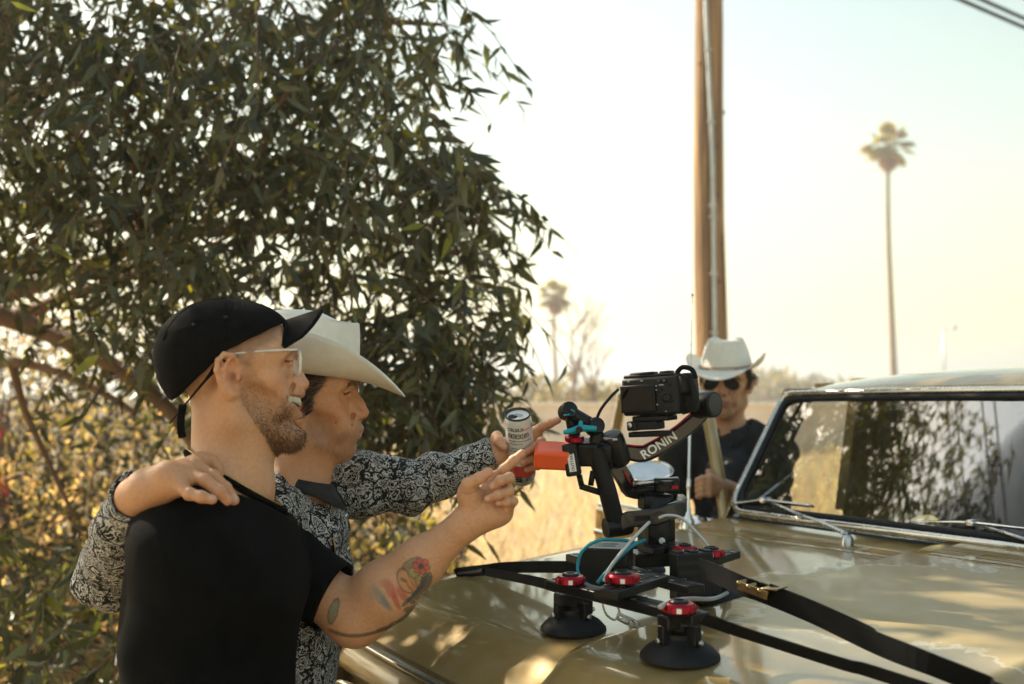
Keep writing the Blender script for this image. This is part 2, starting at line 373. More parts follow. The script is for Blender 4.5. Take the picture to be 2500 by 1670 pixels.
# ---- sunlit dry shrubs behind the tree
def shrub(name, label, u, d, h, w, n, m, seed, lsize=.05, group='dry shrubs behind the tree', dark=0):
    base = P(u, 960, d); base.z = 0; t = thing(name, label, 'shrub', base, group=group); rng = np.random.default_rng(seed)
    st = MB()
    for k in range(14):
        a = rng.uniform(0, 6.28); r_ = rng.uniform(.2, 1) * w * .45; top = base + Vector((math.cos(a) * r_, math.sin(a) * r_, h * rng.uniform(.6, .98)))
        st.tube(spline([base, base.lerp(top, .5) + Vector((rng.normal(0, .06), rng.normal(0, .06), 0)), top], 3), [.014 - .0018 * i for i in range(7)], 5)
    st.build('stem', TWIG, t, 180)
    dirs = unit(n, rng); dirs[:, 2] = np.abs(dirs[:, 2]); rr = rng.random(n) ** .45
    q = np.array(base)[None] + dirs * rr[:, None] * np.array([w / 2, w / 2, h])[None]
    q[:, 2] = np.maximum(q[:, 2], .05) ; kp = noise3(q, 4.0, seed) + rng.normal(0, .4, n) > -.35; q = q[kp]; N = len(q)
    L = rng.uniform(.6, 1.5, N) * lsize
    V, T3 = leaf_arrays(q, unit(N, rng) + np.array([0, 0, .3]), unit(N, rng), L, L * rng.uniform(.22, .5, N), rng.normal(0, .15, (N, 2)))
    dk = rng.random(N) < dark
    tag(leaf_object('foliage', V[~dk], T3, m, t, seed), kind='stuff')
    if dark: tag(leaf_object('shade_toned_foliage', V[dk], T3, DARKL, t, seed + 1), kind='stuff')  # random share of leaves coloured dark for the shrub's inner shade
    return t
for i, (u, d, h, w, n, m, lb) in enumerate((
        (-40, 7.6, 2.7, 2.1, 14000, DRYL, 'tall straw-coloured dry shrub at the left edge'),
        (150, 10.5, 3.4, 3.2, 12000, OLIVE, 'tall olive thicket behind the left shrubs'),
        (-120, 12.5, 3.6, 3.6, 9000, DRYL, 'tall straw thicket far at the left edge'),
        (210, 8.3, 2.0, 2.0, 8000, OLIVE, 'olive green backlit shrub under the bent branch'),
        (400, 7.2, 1.7, 1.5, 8000, DRYL, 'dry golden shrub behind the black cap'),
        (660, 8.0, 1.5, 1.7, 7000, OLIVE, 'olive shrub hidden behind the two heads'),
        (900, 7.0, 1.15, 1.5, 8000, DRYL, 'golden dry shrub seen under the patterned sleeve'),
        (60, 5.6, 1.15, 1.8, 7000, DRYL, 'low brown dry shrub in the lower left corner'),
        (330, 5.4, .95, 1.4, 6000, DRYL, 'low dry shrub beside the back of the black shirt'),
        (1010, 5.9, .8, 1.1, 5000, OLIVE, 'low green and yellow shrub below the tattooed forearm'))):
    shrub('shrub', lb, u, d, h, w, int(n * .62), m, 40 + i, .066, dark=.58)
fl = shrub('red_flowering_shrub', 'small shrub with orange red flowers at the left edge', -8, 6.9, 1.62, .24, 120, leafmat('red_petal', (0.75, 0.08, 0.02), (1.2, .8, .6), .4), 77, .07, None)

# ---- dry grass field
GRASS = leafmat('straw', (0.62, 0.50, 0.30), (1.1, 1.05, .85), 0.45, 0.7, 0.25)
def grass(n, seed, ur, dr, hr):
    rng = np.random.default_rng(seed); d = dr[0] * (dr[1] / dr[0]) ** rng.random(n); u = rng.uniform(*ur, n)
    p = np.stack([(u - 1250) / FPX * d, d, np.zeros(n)], 1)
    rel = p[:, :2] - np.array(T0.xy); a = rel @ np.array(TA.xy); b_ = rel @ np.array(TB.xy)
    p = p[~((a > -.3) & (a < 5) & (b_ < 1.0))]; n = len(p)
    L = rng.uniform(*hr, n) * (.7 + .3 * noise3(p, 1.2, 3)); up = np.stack([rng.normal(0, .28, n), rng.normal(0, .28, n), np.ones(n)], 1)
    L = np.maximum(L, .06)
    return leaf_arrays(p, up, unit(n, rng), L, .004 + .0012 * p[:, 1] ** .9, rng.normal(0, .25, (n, 2)), (0, .3, .7, 1.0), (0, 1, .8, 0))
ga, T3g = grass(26000, 21, (-900, 2700), (3.0, 9), (.12, .42)); gb, _ = grass(26000, 22, (-300, 2700), (8, 40), (.25, .65))
Vg = np.concatenate([ga, gb])
tag(leaf_object('dry_grass', Vg, T3g, GRASS, None, 9), 'pale straw dry grass covering the field behind the truck', 'grass', kind='stuff')

# ---- low wall with pale cap rail across the field
wl = thing('field_wall', 'low pinkish wall with a pale cap rail across the dry field', 'wall', (0, 26, 0))
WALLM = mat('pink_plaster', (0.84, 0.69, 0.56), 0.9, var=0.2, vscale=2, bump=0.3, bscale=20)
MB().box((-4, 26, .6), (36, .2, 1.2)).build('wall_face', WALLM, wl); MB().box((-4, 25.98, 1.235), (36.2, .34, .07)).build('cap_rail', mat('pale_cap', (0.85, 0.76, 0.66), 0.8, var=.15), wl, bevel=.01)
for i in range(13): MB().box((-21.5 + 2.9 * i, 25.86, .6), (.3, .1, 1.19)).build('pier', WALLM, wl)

# ---- far scrub, bare trees and buildings on the horizon
FARL = leafmat('far_scrub_leaf', (0.26, 0.22, 0.12), (1.3, 1.2, .7), .35, .8, .3)
def farbush(u, d, h, w, seed, lb, m=FARL, name='far_shrub'):
    return shrub(name, lb, u, d, h, w, 1500, m, seed, .016 * d * .55, 'scrub beyond the wall')
for i, (u, d, h, w, lb) in enumerate(((1395, 34, 2.3, 3.4, 'hazy tan scrub clump beyond the wall, right of the near palm trunk'), (1470, 38, 1.9, 3.6, 'hazy tan scrub clump beyond the wall, left of the camera'),
                                      (1300, 44, 2.4, 4.2, 'hazy scrub clump beyond the wall behind the leaf tips'), (1545, 46, 2.0, 4, 'hazy scrub clump beyond the wall, hidden behind the camera'),
                                      (1900, 90, 3.2, 9, 'far hazy scrub between the cowboy and the windshield'), (1860, 120, 4.5, 12, 'far hazy trees just right of the standing cowboy'), (2010, 110, 3.0, 12, 'far hazy scrub behind the roof corner'))):
    farbush(u, d, h, w, 90 + i, lb)
def bare_tree(u, d, h, seed, lb):
    base = P(u, 960, d); base.z = 0; t = thing('bare_tree', lb, 'tree', base, group='thin bare trees'); rng = random.Random(seed); mb = MB()
    def br(p, dr_, L, r, lev):
        q = p + dr_ * L; mb.tube([p, p.lerp(q, .5) + Vector((rng.gauss(0, .04), 0, 0)) * L, q], [r, r * .8, r * .6], 5)
        if lev:
            for _ in range(3): br(p.lerp(q, rng.uniform(.5, 1)), (dr_ + Vector((rng.gauss(0, .5), rng.gauss(0, .5), rng.uniform(0, .4)))).normalized(), L * .62, r * .55, lev - 1)
    br(base, Vector((0, 0, 1)), h * .42, .07, 4); mb.build('trunk', TWIG, t, 180)
bare_tree(1400, 30, 5.2, 4, 'thin bare tree beside the blurred palm trunk'); bare_tree(1450, 33, 4.4, 9, 'thinner bare tree right of the first bare tree')
bl = thing('far_building', 'pale boxy building on the hazy horizon', 'building', (P(1860, 960, 160).x, 160, 0))
BM_ = mat('pale_plaster', (0.5, 0.47, 0.42), .9, var=.1)
MB().box((bl.location.x, 160, 1.4), (9, 6, 2.8)).build('wall', BM_, bl); MB().box((bl.location.x, 160, 2.9), (9.6, 6.6, .2)).build('roof', BM_, bl)
for i in range(4): MB().box((bl.location.x - 3 + 2 * i, 156.98, 1.5), (1, .1, 1)).build('window', BLACKP, bl)

# ---- utility pole
WOODP = bpy.data.materials.new('pole_wood'); WOODP.use_nodes = True
n = WOODP.node_tree; b = n.nodes['Principled BSDF']; b.inputs['Roughness'].default_value = .85
tc = n.nodes.new('ShaderNodeTexCoord'); mpg = n.nodes.new('ShaderNodeMapping'); mpg.inputs['Scale'].default_value = (22, 22, .7)
nz = n.nodes.new('ShaderNodeTexNoise'); nz.inputs['Scale'].default_value = 1.6; nz.inputs['Detail'].default_value = 9
n.links.new(tc.outputs['Object'], mpg.inputs[0]); n.links.new(mpg.outputs[0], nz.inputs['Vector'])
cr = n.nodes.new('ShaderNodeValToRGB'); cr.color_ramp.elements[0].position = .32; cr.color_ramp.elements[1].position = .7
cr.color_ramp.elements[0].color = (.13, .066, .026, 1); cr.color_ramp.elements[1].color = (.44, .27, .125, 1)
n.links.new(nz.outputs[0], cr.inputs[0]); n.links.new(cr.outputs[0], b.inputs['Base Color'])
bp = n.nodes.new('ShaderNodeBump'); bp.inputs['Strength'].default_value = 1.0; bp.inputs['Distance'].default_value = .03; n.links.new(nz.outputs[0], bp.inputs['Height']); n.links.new(bp.outputs[0], b.inputs['Normal'])
PD = 10.0
pb = P(1738, 960, PD); pb.z = 0
pole = thing('utility_pole', 'tall brown wooden utility pole with a grey conduit up its front', 'pole', pb)
hh = [i * .5 for i in range(23)]
MB().tube([pb + Vector((.012 * math.sin(h * 1.3), 0, h - .2)) for h in hh], [.178 - .0066 * h + .002 * math.sin(h * 5) for h in hh], 28).build('pole_shaft', WOODP, pole, 180)
CRK = mat('dark_wood_crack', (.05, .028, .014), .95, var=.3)
for u_, v0, v1 in ((1722, -200, 420), (1726, 380, 860), (1757, 150, 520), (1763, 560, 900), (1750, 820, 1000)):
    pts_ = []
    for v_ in np.linspace(v0, v1, 12):
        q_ = P(u_ + 2.0 * math.sin(v_ * .013 + u_), v_, PD); dx = q_.x - pb.x; r_ = .178 - .0066 * q_.z; q_.y = pb.y - math.sqrt(max(r_ * r_ - dx * dx, 0)); pts_.append(q_)
    MB().tube(pts_, [.001] + [.0055] * 10 + [.001], 5).build('crack', CRK, pole, 180)
GALV = mat('galvanised', (.48, .50, .50), .45, .6, var=.15, vscale=8)
def on_pole(u, v):
    q = P(u, v, PD); dx = q.x - pb.x; r = .178 - .0066 * q.z; q.y = pb.y - math.sqrt(max(r * r - dx * dx, 0)) - .012; return q
MB().tube(spline([on_pole(1738, 1180), on_pole(1738, 840), on_pole(1738, 500), on_pole(1735, 300), on_pole(1729, 120), on_pole(1726, 0), on_pole(1724, -300)], 5), .021, 12).build('conduit', GALV, pole, 180)
for v in (-120, 120, 300, 505, 533, 672, 815):
    q = on_pole(np.interp(v, [0, 300, 1000], [1726, 1735, 1738]), v); MB().box(q + Vector((0, -.012, 0)), (.075, .03, .02)).build('conduit_strap', GALV, pole, bevel=.004)
for u, v in ((1747, 360), (1750, 478), (1752, 690), (1773, 268), (1711, 150), (1760, 600)):
    q = on_pole(u, v); MB().lathe([(.006, -.01), (.016, .0), (.016, .012), (.007, .018)], q + Vector((0, .01, 0)), (0, -1, 0), 8).build('bolt', TWIG, pole, 40)
MB().box(pb + Vector((0, -.22, 9.9)), (2.4, .1, .12), Matrix.Rotation(R(35), 3, 'Z')).build('crossarm', WOODP, pole, bevel=.01)
# overhead wires run along the road, parallel to the truck
def wire(p, s0, s1, lb, r=.011):
    q = [p + TA * s + Vector((0, 0, .0011 * (s - (s0 + s1) / 2) ** 2)) for s in np.linspace(s0, s1, 40)]
    o = MB().tube(q, r, 6).build('overhead_wire', RUBBER, None, 180); return tag(o, lb, 'wire', 'overhead wires')
for (u, v), lb in zip(((2439, 53), (2458, 39), (2495, 6)), ('lower overhead wire of the pair in the top right corner', 'upper overhead wire of the pair in the top right corner', 'short bit of overhead wire in the very top right corner')):
    r_ = P(u, v, 1) - Vector((0, 0, CAMH)); s_ = 13.2
    wire(Vector((0, 0, CAMH)) + r_ * s_, -24, 40, lb, .026 if u < 2480 else .014)
for k, (x, y, z) in enumerate(((-3.4, 5.0, 8.2), (-3.9, 5.0, 8.3), (-4.6, 5.2, 8.4), (-4.9, 5.2, 8.4), (-2.4, 4.2, 8.2), (-1.4, 3.4, 8.2), (-.9, 2.9, 8.2))):
    wire(Vector((x, y, z)) - TA * 0, -20, 14, 'high overhead wire above the truck, mirrored in the windshield', .014)

# ---- palms
PTR = mat('palm_trunk', (.24, .17, .11), .9, var=.3, vscale=4, bump=.5, bscale=12)
PGR = leafmat('palm_leaf', (.30, .25, .06), (1.7, 1.5, .5), .35, .5, .3); PDR = leafmat('dead_palm_leaf', (.42, .22, .09), (1.3, 1.1, .7), .35, .7, .3)
def palm(u, vtop, d, cr_, lb, bend=.25, seed=1):
    base = P(u, 960, d); base.z = 0; top = P(u - 8, vtop, d); H_ = top.z - .3 * cr_; t = thing('palm_tree', lb, 'palm', base, group='tall thin fan palms'); rng = random.Random(seed)
    c_ = Vector((top.x, d, H_))
    MB().tube(spline([base, base.lerp(c_, .35) + Vector((-bend * .6, 0, 0)), base.lerp(c_, .7) + Vector((-bend, 0, 0)), c_], 6), [cr_ * .125 - i * cr_ * .0034 for i in range(19)], 10).build('trunk', PTR, t, 180)
    for k in range(58):
        dead = k >= 44; a = rng.uniform(0, 6.28)
        el = math.asin(rng.uniform(-.65, .98)) if not dead else rng.uniform(-1.5, -1.15)
        dr_ = Vector((math.cos(a) * math.cos(el), math.sin(a) * math.cos(el), math.sin(el))); Lp = cr_ * (rng.uniform(.35, .6) if not dead else .25); hub = c_ + dr_ * Lp
        sd = dr_.cross(Vector((0, 0, 1))).normalized(); nn = sd.cross(dr_); mb = MB().tube([c_, hub], cr_ * .012, 4); vs = []
        for i in range(13):
            th = lerp(-1.35, 1.35, i / 12); q = (dr_ * math.cos(th) + sd * math.sin(th)); Lf = cr_ * (.5 if not dead else .62) * (1 - .25 * abs(th)); w = cr_ * .055
            s2 = q.cross(nn); mb.add([hub, hub + q * Lf * .5 + s2 * w, hub + q * Lf + Vector((0, 0, -Lf * .22)), hub + q * Lf * .5 - s2 * w], [(0, 1, 2, 3)])
        o = mb.build('frond', PDR if dead else PGR, t); vcol(o, 'shade', np.tile([[rng.random(), rng.random(), 0, 1]], (len(o.data.vertices), 1)))
    return t
palm(2186, 330, 62, 1.75, 'tall thin fan palm standing alone above the truck roof', .12, 3)
palm(1364, 708, 60, 1.25, 'shorter hazy fan palm at the right edge of the eucalyptus', .15, 8)
palm(1150, 830, 66, .95, 'faint fan palm trunk showing through the eucalyptus leaves', .1, 14)
# ---- street lamp
lp = P(2306, 960, 85); lp.z = 0
lamp = thing('street_lamp', 'slim pale street lamp far behind the truck roof', 'street lamp', lp)
lh = P(2306, 803, 85).z
MB().tube([lp, lp + Vector((0, 0, lh))], [.14, .09], 8).build('pole', GALV, lamp, 180); MB().tube([lp + Vector((0, 0, lh)), lp + Vector((.7, 0, lh + .1))], .06, 6).build('arm', GALV, lamp, 180)
MB().lathe([(.05, -.22), (.3, -.12), (.34, .04), (.12, .2)], lp + Vector((.9, 0, lh + .12)), (0, 0, 1), 10).build('lamp_head', GALV, lamp, 180)
# ================================================================ truck
BC = -0.28                                   # lateral centre line of the truck in its own frame
def paint_mat():
    m = bpy.data.materials.new('worn_gold_paint'); m.use_nodes = True; n = m.node_tree; b = n.nodes['Principled BSDF']; L = n.links.new
    tc = n.nodes.new('ShaderNodeTexCoord')
    def noise(sc, det=6, rough=.55, dist=0):
        q = n.nodes.new('ShaderNodeTexNoise'); q.inputs['Scale'].default_value = sc; q.inputs['Detail'].default_value = det; q.inputs['Roughness'].default_value = rough; q.inputs['Distortion'].default_value = dist
        L(tc.outputs['Object'], q.inputs['Vector']); return q
    def mth(op, a, bb):
        q = n.nodes.new('ShaderNodeMath'); q.operation = op
        for i, x in enumerate((a, bb)):
            if isinstance(x, (int, float)): q.inputs[i].default_value = x
            else: L(x, q.inputs[i])
        return q.outputs[0]
    def ramp(x, lo, hi):
        q = n.nodes.new('ShaderNodeMapRange'); q.interpolation_type = 'SMOOTHSTEP'; q.inputs[1].default_value = lo; q.inputs[2].default_value = hi; L(x, q.inputs[0]); return q.outputs[0]
    def mixc(f, c1, c2):
        q = n.nodes.new('ShaderNodeMix'); q.data_type = 'RGBA'
        if isinstance(f, (int, float)): q.inputs[0].default_value = f
        else: L(f, q.inputs[0])
        for i, c in ((6, c1), (7, c2)):
            if isinstance(c, tuple): q.inputs[i].default_value = (*c, 1)
            else: L(c, q.inputs[i])
        return q.outputs[2]
    big = noise(2.1, 8, .62, .4).outputs['Fac']; fine = noise(240, 3).outputs['Fac']; mid = noise(14, 6).outputs['Fac']
    # clear coat lost in ragged patches around two worn spots of the hood
    vd = n.nodes.new('ShaderNodeVectorMath'); vd.operation = 'DISTANCE'; L(tc.outputs['Object'], vd.inputs[0]); vd.inputs[1].default_value = tuple(T(.62, -.30, 1.14) - T(1.5, BC, 0))
    near = ramp(vd.outputs['Value'], .62, .10)
    field = mth('ADD', mth('MULTIPLY', big, 1.0), mth('MULTIPLY', near, .30))
    field = mth('ADD', field, mth('MULTIPLY', mid, .06))
    worn = ramp(field, .715, .722)
    edge = mth('SUBTRACT', ramp(field, .702, .714), ramp(field, .722, .734))
    base = mixc(mth('MULTIPLY', mid, .6), (.36, .245, .078), (.295, .196, .060))
    wornc = mixc(mid, (.42, .33, .17), (.36, .28, .135))
    c = mixc(worn, base, wornc); c = mixc(mth('MULTIPLY', edge, .75), c, (.58, .53, .40))
    dust = mth('MULTIPLY', ramp(mid, .38, .76), .26); c = mixc(dust, c, (.52, .44, .30))
    L(c, b.inputs['Base Color']); b.inputs['Metallic'].default_value = .28
    rr = n.nodes.new('ShaderNodeMapRange'); rr.inputs[3].default_value = .36; rr.inputs[4].default_value = .52; L(worn, rr.inputs[0]); L(rr.outputs[0], b.inputs['Roughness'])
    ct = n.nodes.new('ShaderNodeMapRange'); ct.inputs[3].default_value = 1.0; ct.inputs[4].default_value = .35; L(worn, ct.inputs[0]); L(ct.outputs[0], b.inputs['Coat Weight'])
    cr_ = n.nodes.new('ShaderNodeMapRange'); cr_.inputs[3].default_value = .02; cr_.inputs[4].default_value = .12; L(mid, cr_.inputs[0]); L(cr_.outputs[0], b.inputs['Coat Roughness'])
    bp = n.nodes.new('ShaderNodeBump'); bp.inputs['Strength'].default_value = .12; bp.inputs['Distance'].default_value = .004; L(big, bp.inputs['Height'])
    bp2 = n.nodes.new('ShaderNodeBump'); bp2.inputs['Strength'].default_value = .04; bp2.inputs['Distance'].default_value = .001; L(fine, bp2.inputs['Height']); L(bp.outputs[0], bp2.inputs['Normal']); L(bp2.outputs[0], b.inputs['Normal'])
    return m
PAINT = paint_mat()
DARKIN = mat('dark_interior', (.018, .017, .016), .7, var=.3)
SEATM = mat('brown_seat_vinyl', (.05, .035, .022), .55, var=.25, bump=.2)
def glass_mat(name, tintc=(.72, .78, .74), boost=1.35):
    m = bpy.data.materials.new(name); m.use_nodes = True; n = m.node_tree; n.nodes.remove(n.nodes['Principled BSDF'])
    tr = n.nodes.new('ShaderNodeBsdfTransparent'); tr.inputs[0].default_value = (*tintc, 1); gl = n.nodes.new('ShaderNodeBsdfGlossy'); gl.inputs['Roughness'].default_value = .008
    gl.inputs[0].default_value = (.92, .95, 1, 1)
    fr = n.nodes.new('ShaderNodeFresnel'); fr.inputs[0].default_value = 1.5; mu = n.nodes.new('ShaderNodeMath'); mu.operation = 'MULTIPLY'; mu.inputs[1].default_value = boost; mu.use_clamp = True
    ms = n.nodes.new('ShaderNodeMixShader'); n.links.new(fr.outputs[0], mu.inputs[0]); n.links.new(mu.outputs[0], ms.inputs[0]); n.links.new(tr.outputs[0], ms.inputs[1]); n.links.new(gl.outputs[0], ms.inputs[2])
    n.links.new(ms.outputs[0], n.nodes['Material Output'].inputs[0]); return m
GLASS = glass_mat('window_glass', (.80, .84, .80), .36)
truck = thing('pickup_truck', 'old gold pickup truck with worn paint and a camera rig on its hood', 'truck', T(1.5, BC, 0))
def step(x, e0, e1):
    t = min(1, max(0, (x - e0) / (e1 - e0))); return t * t * (3 - 2 * t)
def hood_z(a, b):
    q = b - BC
    dome = step(.305 - abs(q), -.002, .030) * .020 * (1 - .0 * a)
    return 1.072 + .088 * a - .012 * a * a + dome - .016 * (q / 1.0) ** 2
bs = sorted(set([round(x, 4) for x in list(np.linspace(BC - 1.0, BC + 1.0, 61)) + [BC + s * (.305 + d) for s in (-1, 1) for d in (.004, -.004, -.01, -.016, -.022, -.028, -.034)]]))
A_REAR = .945
def hood_prof(b):
    q = abs(b - BC); sw = .05 * (q / 1.0) ** 2               # front edge sweeps back a little at the corners
    d = step(.305 - q, -.002, .05); af = 0.0 + sw - .035 * d; z0 = hood_z(af, b); out = []
    zb, ab = .992, af - .118 - .01 * d
    out += [(ab - .002, zb - .02), (ab, zb)]
    rr = .018 + .03 * d; dz = z0 - zb; da = af - ab
    # straight nose face then a rounded lip
    for t in (.25, .5, .72): out.append((ab + da * t, zb + dz * t * .96))
    for t in (0, .2, .4, .6, .8, 1.0):
        p0 = (ab + da * .80, zb + dz * .80); p1 = (af + .002, z0 + .0); p2 = (af + rr + .012, hood_z(af + rr + .012, b))
        out.append(tuple((1 - t) ** 2 * p0[i] + 2 * t * (1 - t) * p1[i] + t * t * p2[i] for i in (0, 1)))
    for t in np.linspace(0, 1, 14)[1:]:
        a_ = lerp(af + rr + .012, A_REAR, t); out.append((a_, hood_z(a_, b)))
    out.append((A_REAR + .004, hood_z(A_REAR, b) - .03))
    return out
prof = [hood_prof(b) for b in bs]; m_ = len(prof[0]); vs = [T(a, b, z) for b, pr in zip(bs, prof) for a, z in pr]
fs = [(i * m_ + k, i * m_ + k + 1, (i + 1) * m_ + k + 1, (i + 1) * m_ + k) for i in range(len(bs) - 1) for k in range(m_ - 1)]
hood = pydata('hood', vs, fs, PAINT, truck, True); shade(hood, 50)
# fenders: top strip, rounded shoulder and side
for sgn in (1, -1):
    be = BC + sgn * 1.006; vs = []; fs = []; nA = 24
    al = list(np.linspace(-.10, 1.30, nA))
    for a in al:
        z0 = hood_z(max(0, min(a, .95)), BC + sgn * 1.0) - .002 - max(0, -a) * .35
        sec = [(0, -.03), (0.0, 0), (.055, -.004), (.085, -.015), (.105, -.04), (.115, -.08), (.118, -.25), (.112, -.52)]
        for db, dz in sec: vs.append(T(a, be + sgn * db, z0 + dz))
    k = 8; fs = [(i * k + j, i * k + j + 1, (i + 1) * k + j + 1, (i + 1) * k + j) for i in range(nA - 1) for j in range(k - 1)]
    fs.append(tuple(range(k)))
    o = pydata('fender', vs, fs, PAINT, truck, True); shade(o, 50)
    for a in (.15, 3.3):                                           # wheels
        w = MB().lathe([(.2, -.11), (.33, -.11), (.37, -.09), (.38, 0), (.37, .09), (.33, .11), (.2, .11)], T(a + .25, BC + sgn * .93, .38), TB, 28).build('tyre', RUBBER, truck, 40)
        MB().lathe([(.03, -.06), (.2, -.05), (.21, .07), (.17, .08), (.10, .05), (.06, .10), (.02, .10)], T(a + .25, BC + sgn * .95, .38), TB * sgn, 20).build('rim', STEEL, w, 40)
# grille shell, chrome trim, lamps, bumper
DARKP = mat('shadowed_grille_black', (.02, .018, .015), .5, var=.3)
def fx(b): return .05 * ((b - BC) / 1.0) ** 2 - .128
bb = list(np.linspace(BC - 1.09, BC + 1.09, 40))
vs = []; prof_g = [(0.03, -.012), (0, -.014), (-.012, -.03), (-.02, -.06), (-.02, -.075), (.02, -.08), (.02, -.33), (-.02, -.335), (-.02, -.40), (.04, -.42)]
for b in bb:
    for da, dz in prof_g: vs.append(T(fx(b) + da, b, .985 + dz))
k = len(prof_g); pydata('grille_shell', vs, [(i * k + j, i * k + j + 1, (i + 1) * k + j + 1, (i + 1) * k + j) for i in range(39) for j in range(k - 1)], PAINT, truck, 40)
MB().tube([T(fx(b) - .008, b, .984) for b in bb[1:-1]], .011, 10, flat=.7).build('hood_trim', CHROME, truck, 180)
for s in (1, -1):
    cx = BC + s * .80
    ring = []
    for i in range(41):
        th = 2 * math.pi * i / 40; e = 4.0; ca, sa = math.cos(th), math.sin(th)
        b = cx + .24 * math.copysign(abs(ca) ** (2 / e), ca); z = .775 + .115 * math.copysign(abs(sa) ** (2 / e), sa); ring.append(T(fx(b) - .028, b, z))
    MB().tube(ring, .010, 8, cap=False).build('headlight_bezel', CHROME, truck, 180)
    MB().lathe([(.092, 0), (.092, .012), (.07, .03), (.03, .042), (.004, .045)], T(fx(cx) + .0, cx, .775), -TA, 24).build('headlight', glass_mat('lamp_glass', (.8, .8, .78), 2.5), truck, 180)
for i in range(7):
    MB().tube([T(fx(b) + .005, b, .68 + .032 * i) for b in np.linspace(BC - .52, BC + .52, 14)], .006, 6).build('grille_bar', CHROME, truck, 180)
MB().tube([T(fx(b) - .07, b, .48) for b in np.linspace(BC - 1.06, BC + 1.06, 20)], .075, 10, flat=.5).build('bumper', CHROME, truck, 180)
# cowl with vent slats
def cowl_z(a, b): return hood_z(.94, b) + (a - .945) * .11 + .001
def ws_a(b): return 1.062 + .075 * ((b - BC) / 1.02) ** 2
cb = list(np.linspace(BC - 1.02, BC + 1.02, 52))
def cstrip(name, f0, f1, b0, b1, m=PAINT, dz=0, n=24):
    q = list(np.linspace(b0, b1, n)); vs = []
    for b in q:
        a0, a1 = f0(b), f1(b)
        for a, d in ((a0, -.02), (a0, 0), (lerp(a0, a1, .5), 0), (a1, 0), (a1, -.02)): vs.append(T(a, b, cowl_z(a, b) + d + dz))
    return pydata(name, vs, [(i * 5 + j, i * 5 + j + 1, (i + 1) * 5 + j + 1, (i + 1) * 5 + j) for i in range(n - 1) for j in range(4)], m, truck, None)
cstrip('cowl_panel', lambda b: .951, lambda b: .968, BC - 1.02, BC + 1.02); cstrip('cowl_panel', lambda b: 1.004, lambda b: ws_a(b) + .025, BC - 1.02, BC + 1.02)
cstrip('cowl_recess', lambda b: .962, lambda b: 1.012, BC - 1.0, BC + 1.0, DARKIN, -.016)
grp = [BC - .98 + i * .28 for i in range(8)]
for i in range(7):
    b0, b1 = grp[i] + .012, grp[i + 1] - .012
    for s in (.9765, .9885): cstrip('vent_slat', lambda b, s=s: s - .0 , lambda b, s=s: s + .006, b0, b1, n=6)
for i in range(8):
    g0 = grp[i]; cstrip('vent_bridge', lambda b: .966, lambda b: 1.006, g0 - .012, g0 + .012, n=3, dz=-.0004)
# windshield
WZ0, WZ1, RAKE, TUM = 1.170, 1.538, .235, .035
def WSP(s, t):
    """s -1..1 across (1 = far side), t 0..1 up"""
    hb = 1.015 - TUM * t; b = BC + s * hb; return T(ws_a(BC + s * 1.015) + .018 + RAKE * t, b, WZ0 - .014 * s * s * (1 - t) + (WZ1 - WZ0) * t - .012 * s * s * t)
nS, nT = 33, 9
vs = [WSP(lerp(-1, 1, i / (nS - 1)), j / (nT - 1)) for j in range(nT) for i in range(nS)]
ws = pydata('windshield', vs, [(j * nS + i, j * nS + i + 1, (j + 1) * nS + i + 1, (j + 1) * nS + i) for j in range(nT - 1) for i in range(nS - 1)], GLASS, truck, True)
def ring_path(ins, rad=.11):
    """rounded outline of the windshield in (s,t)"""
    pts = []; S, Tt = 1 - ins, 1 - ins * 2.6; rs, rt = rad, rad * 2.4
    for sx, sy, a0 in ((1, 1, 0), (-1, 1, 90), (-1, -1, 180), (1, -1, 270)):
        r_s, r_t = (rs * .3, rt * .3) if sy > 0 else (rs * .6, rt * .6)
        cx, cy = sx * (S - r_s), (Tt - r_t if sy > 0 else ins * 2.6 + r_t)
        for k in range(9):
            th = R(a0 + 90 * k / 8); pts.append((cx + r_s * math.cos(th), cy + r_t * math.sin(th)))
    out = []
    for i in range(len(pts)):
        p, q = pts[i], pts[(i + 1) % len(pts)]; n_ = 8 if math.hypot(q[0] - p[0], q[1] - p[1]) > .3 else 1
        for k in range(n_): out.append((lerp(p[0], q[0], k / n_), lerp(p[1], q[1], k / n_)))
    return out + [out[0]]
wn = (WSP(0, 1) - WSP(0, 0)).cross(TB).normalized()
if wn.dot(-TA) < 0: wn = -wn
MB().tube([WSP(s, t) + wn * .006 for s, t in ring_path(.012)], .010, 8, cap=False).build('windshield_trim', mat('dull_chrome', (.55, .54, .51), .25, 1.0, var=.2, vscale=30, rvar=.1), ws, 180)
MB().tube([WSP(s, t) + wn * .003 for s, t in ring_path(.028)], .0095, 8, cap=False).build('windshield_seal', RUBBER, ws, 180)
# body-coloured surround that closes the rounded glass corners, pillars, header and roof
def quadstrip(name, L1, L2, m, par=truck, sm=True):
    n = len(L1); return pydata(name, list(L1) + list(L2), [(i, i + 1, n + i + 1, n + i) for i in range(n - 1)], m, par, sm)
for s in (1, -1):
    pr = [WSP(s * .985, t) for t in np.linspace(-.06, 1.02, 10)]
    def off(da, db, dz=0): return [p + TA * da + TB * (s * db) + Vector((0, 0, dz)) for p in pr]
    quadstrip('pillar', off(-.004, .004), off(.03, .045), PAINT); quadstrip('pillar', off(.03, .045), off(.10, .052), PAINT); quadstrip('pillar', off(.10, .052), off(.10, -.03), DARKIN); quadstrip('pillar', off(.10, -.03), off(.012, -.028), DARKIN)
def roof_pt(s, a, extra=0):
    hb = 1.0; q = abs(s); z = 1.600 - .045 * q ** 3.2 - .055 * math.exp(-(a - 1.36) / .10) * 1.0 - .012 * max(0, a - 2) ; return T(a + ws_a(BC + s * 1.015) - 1.062, BC + s * hb, z + extra)
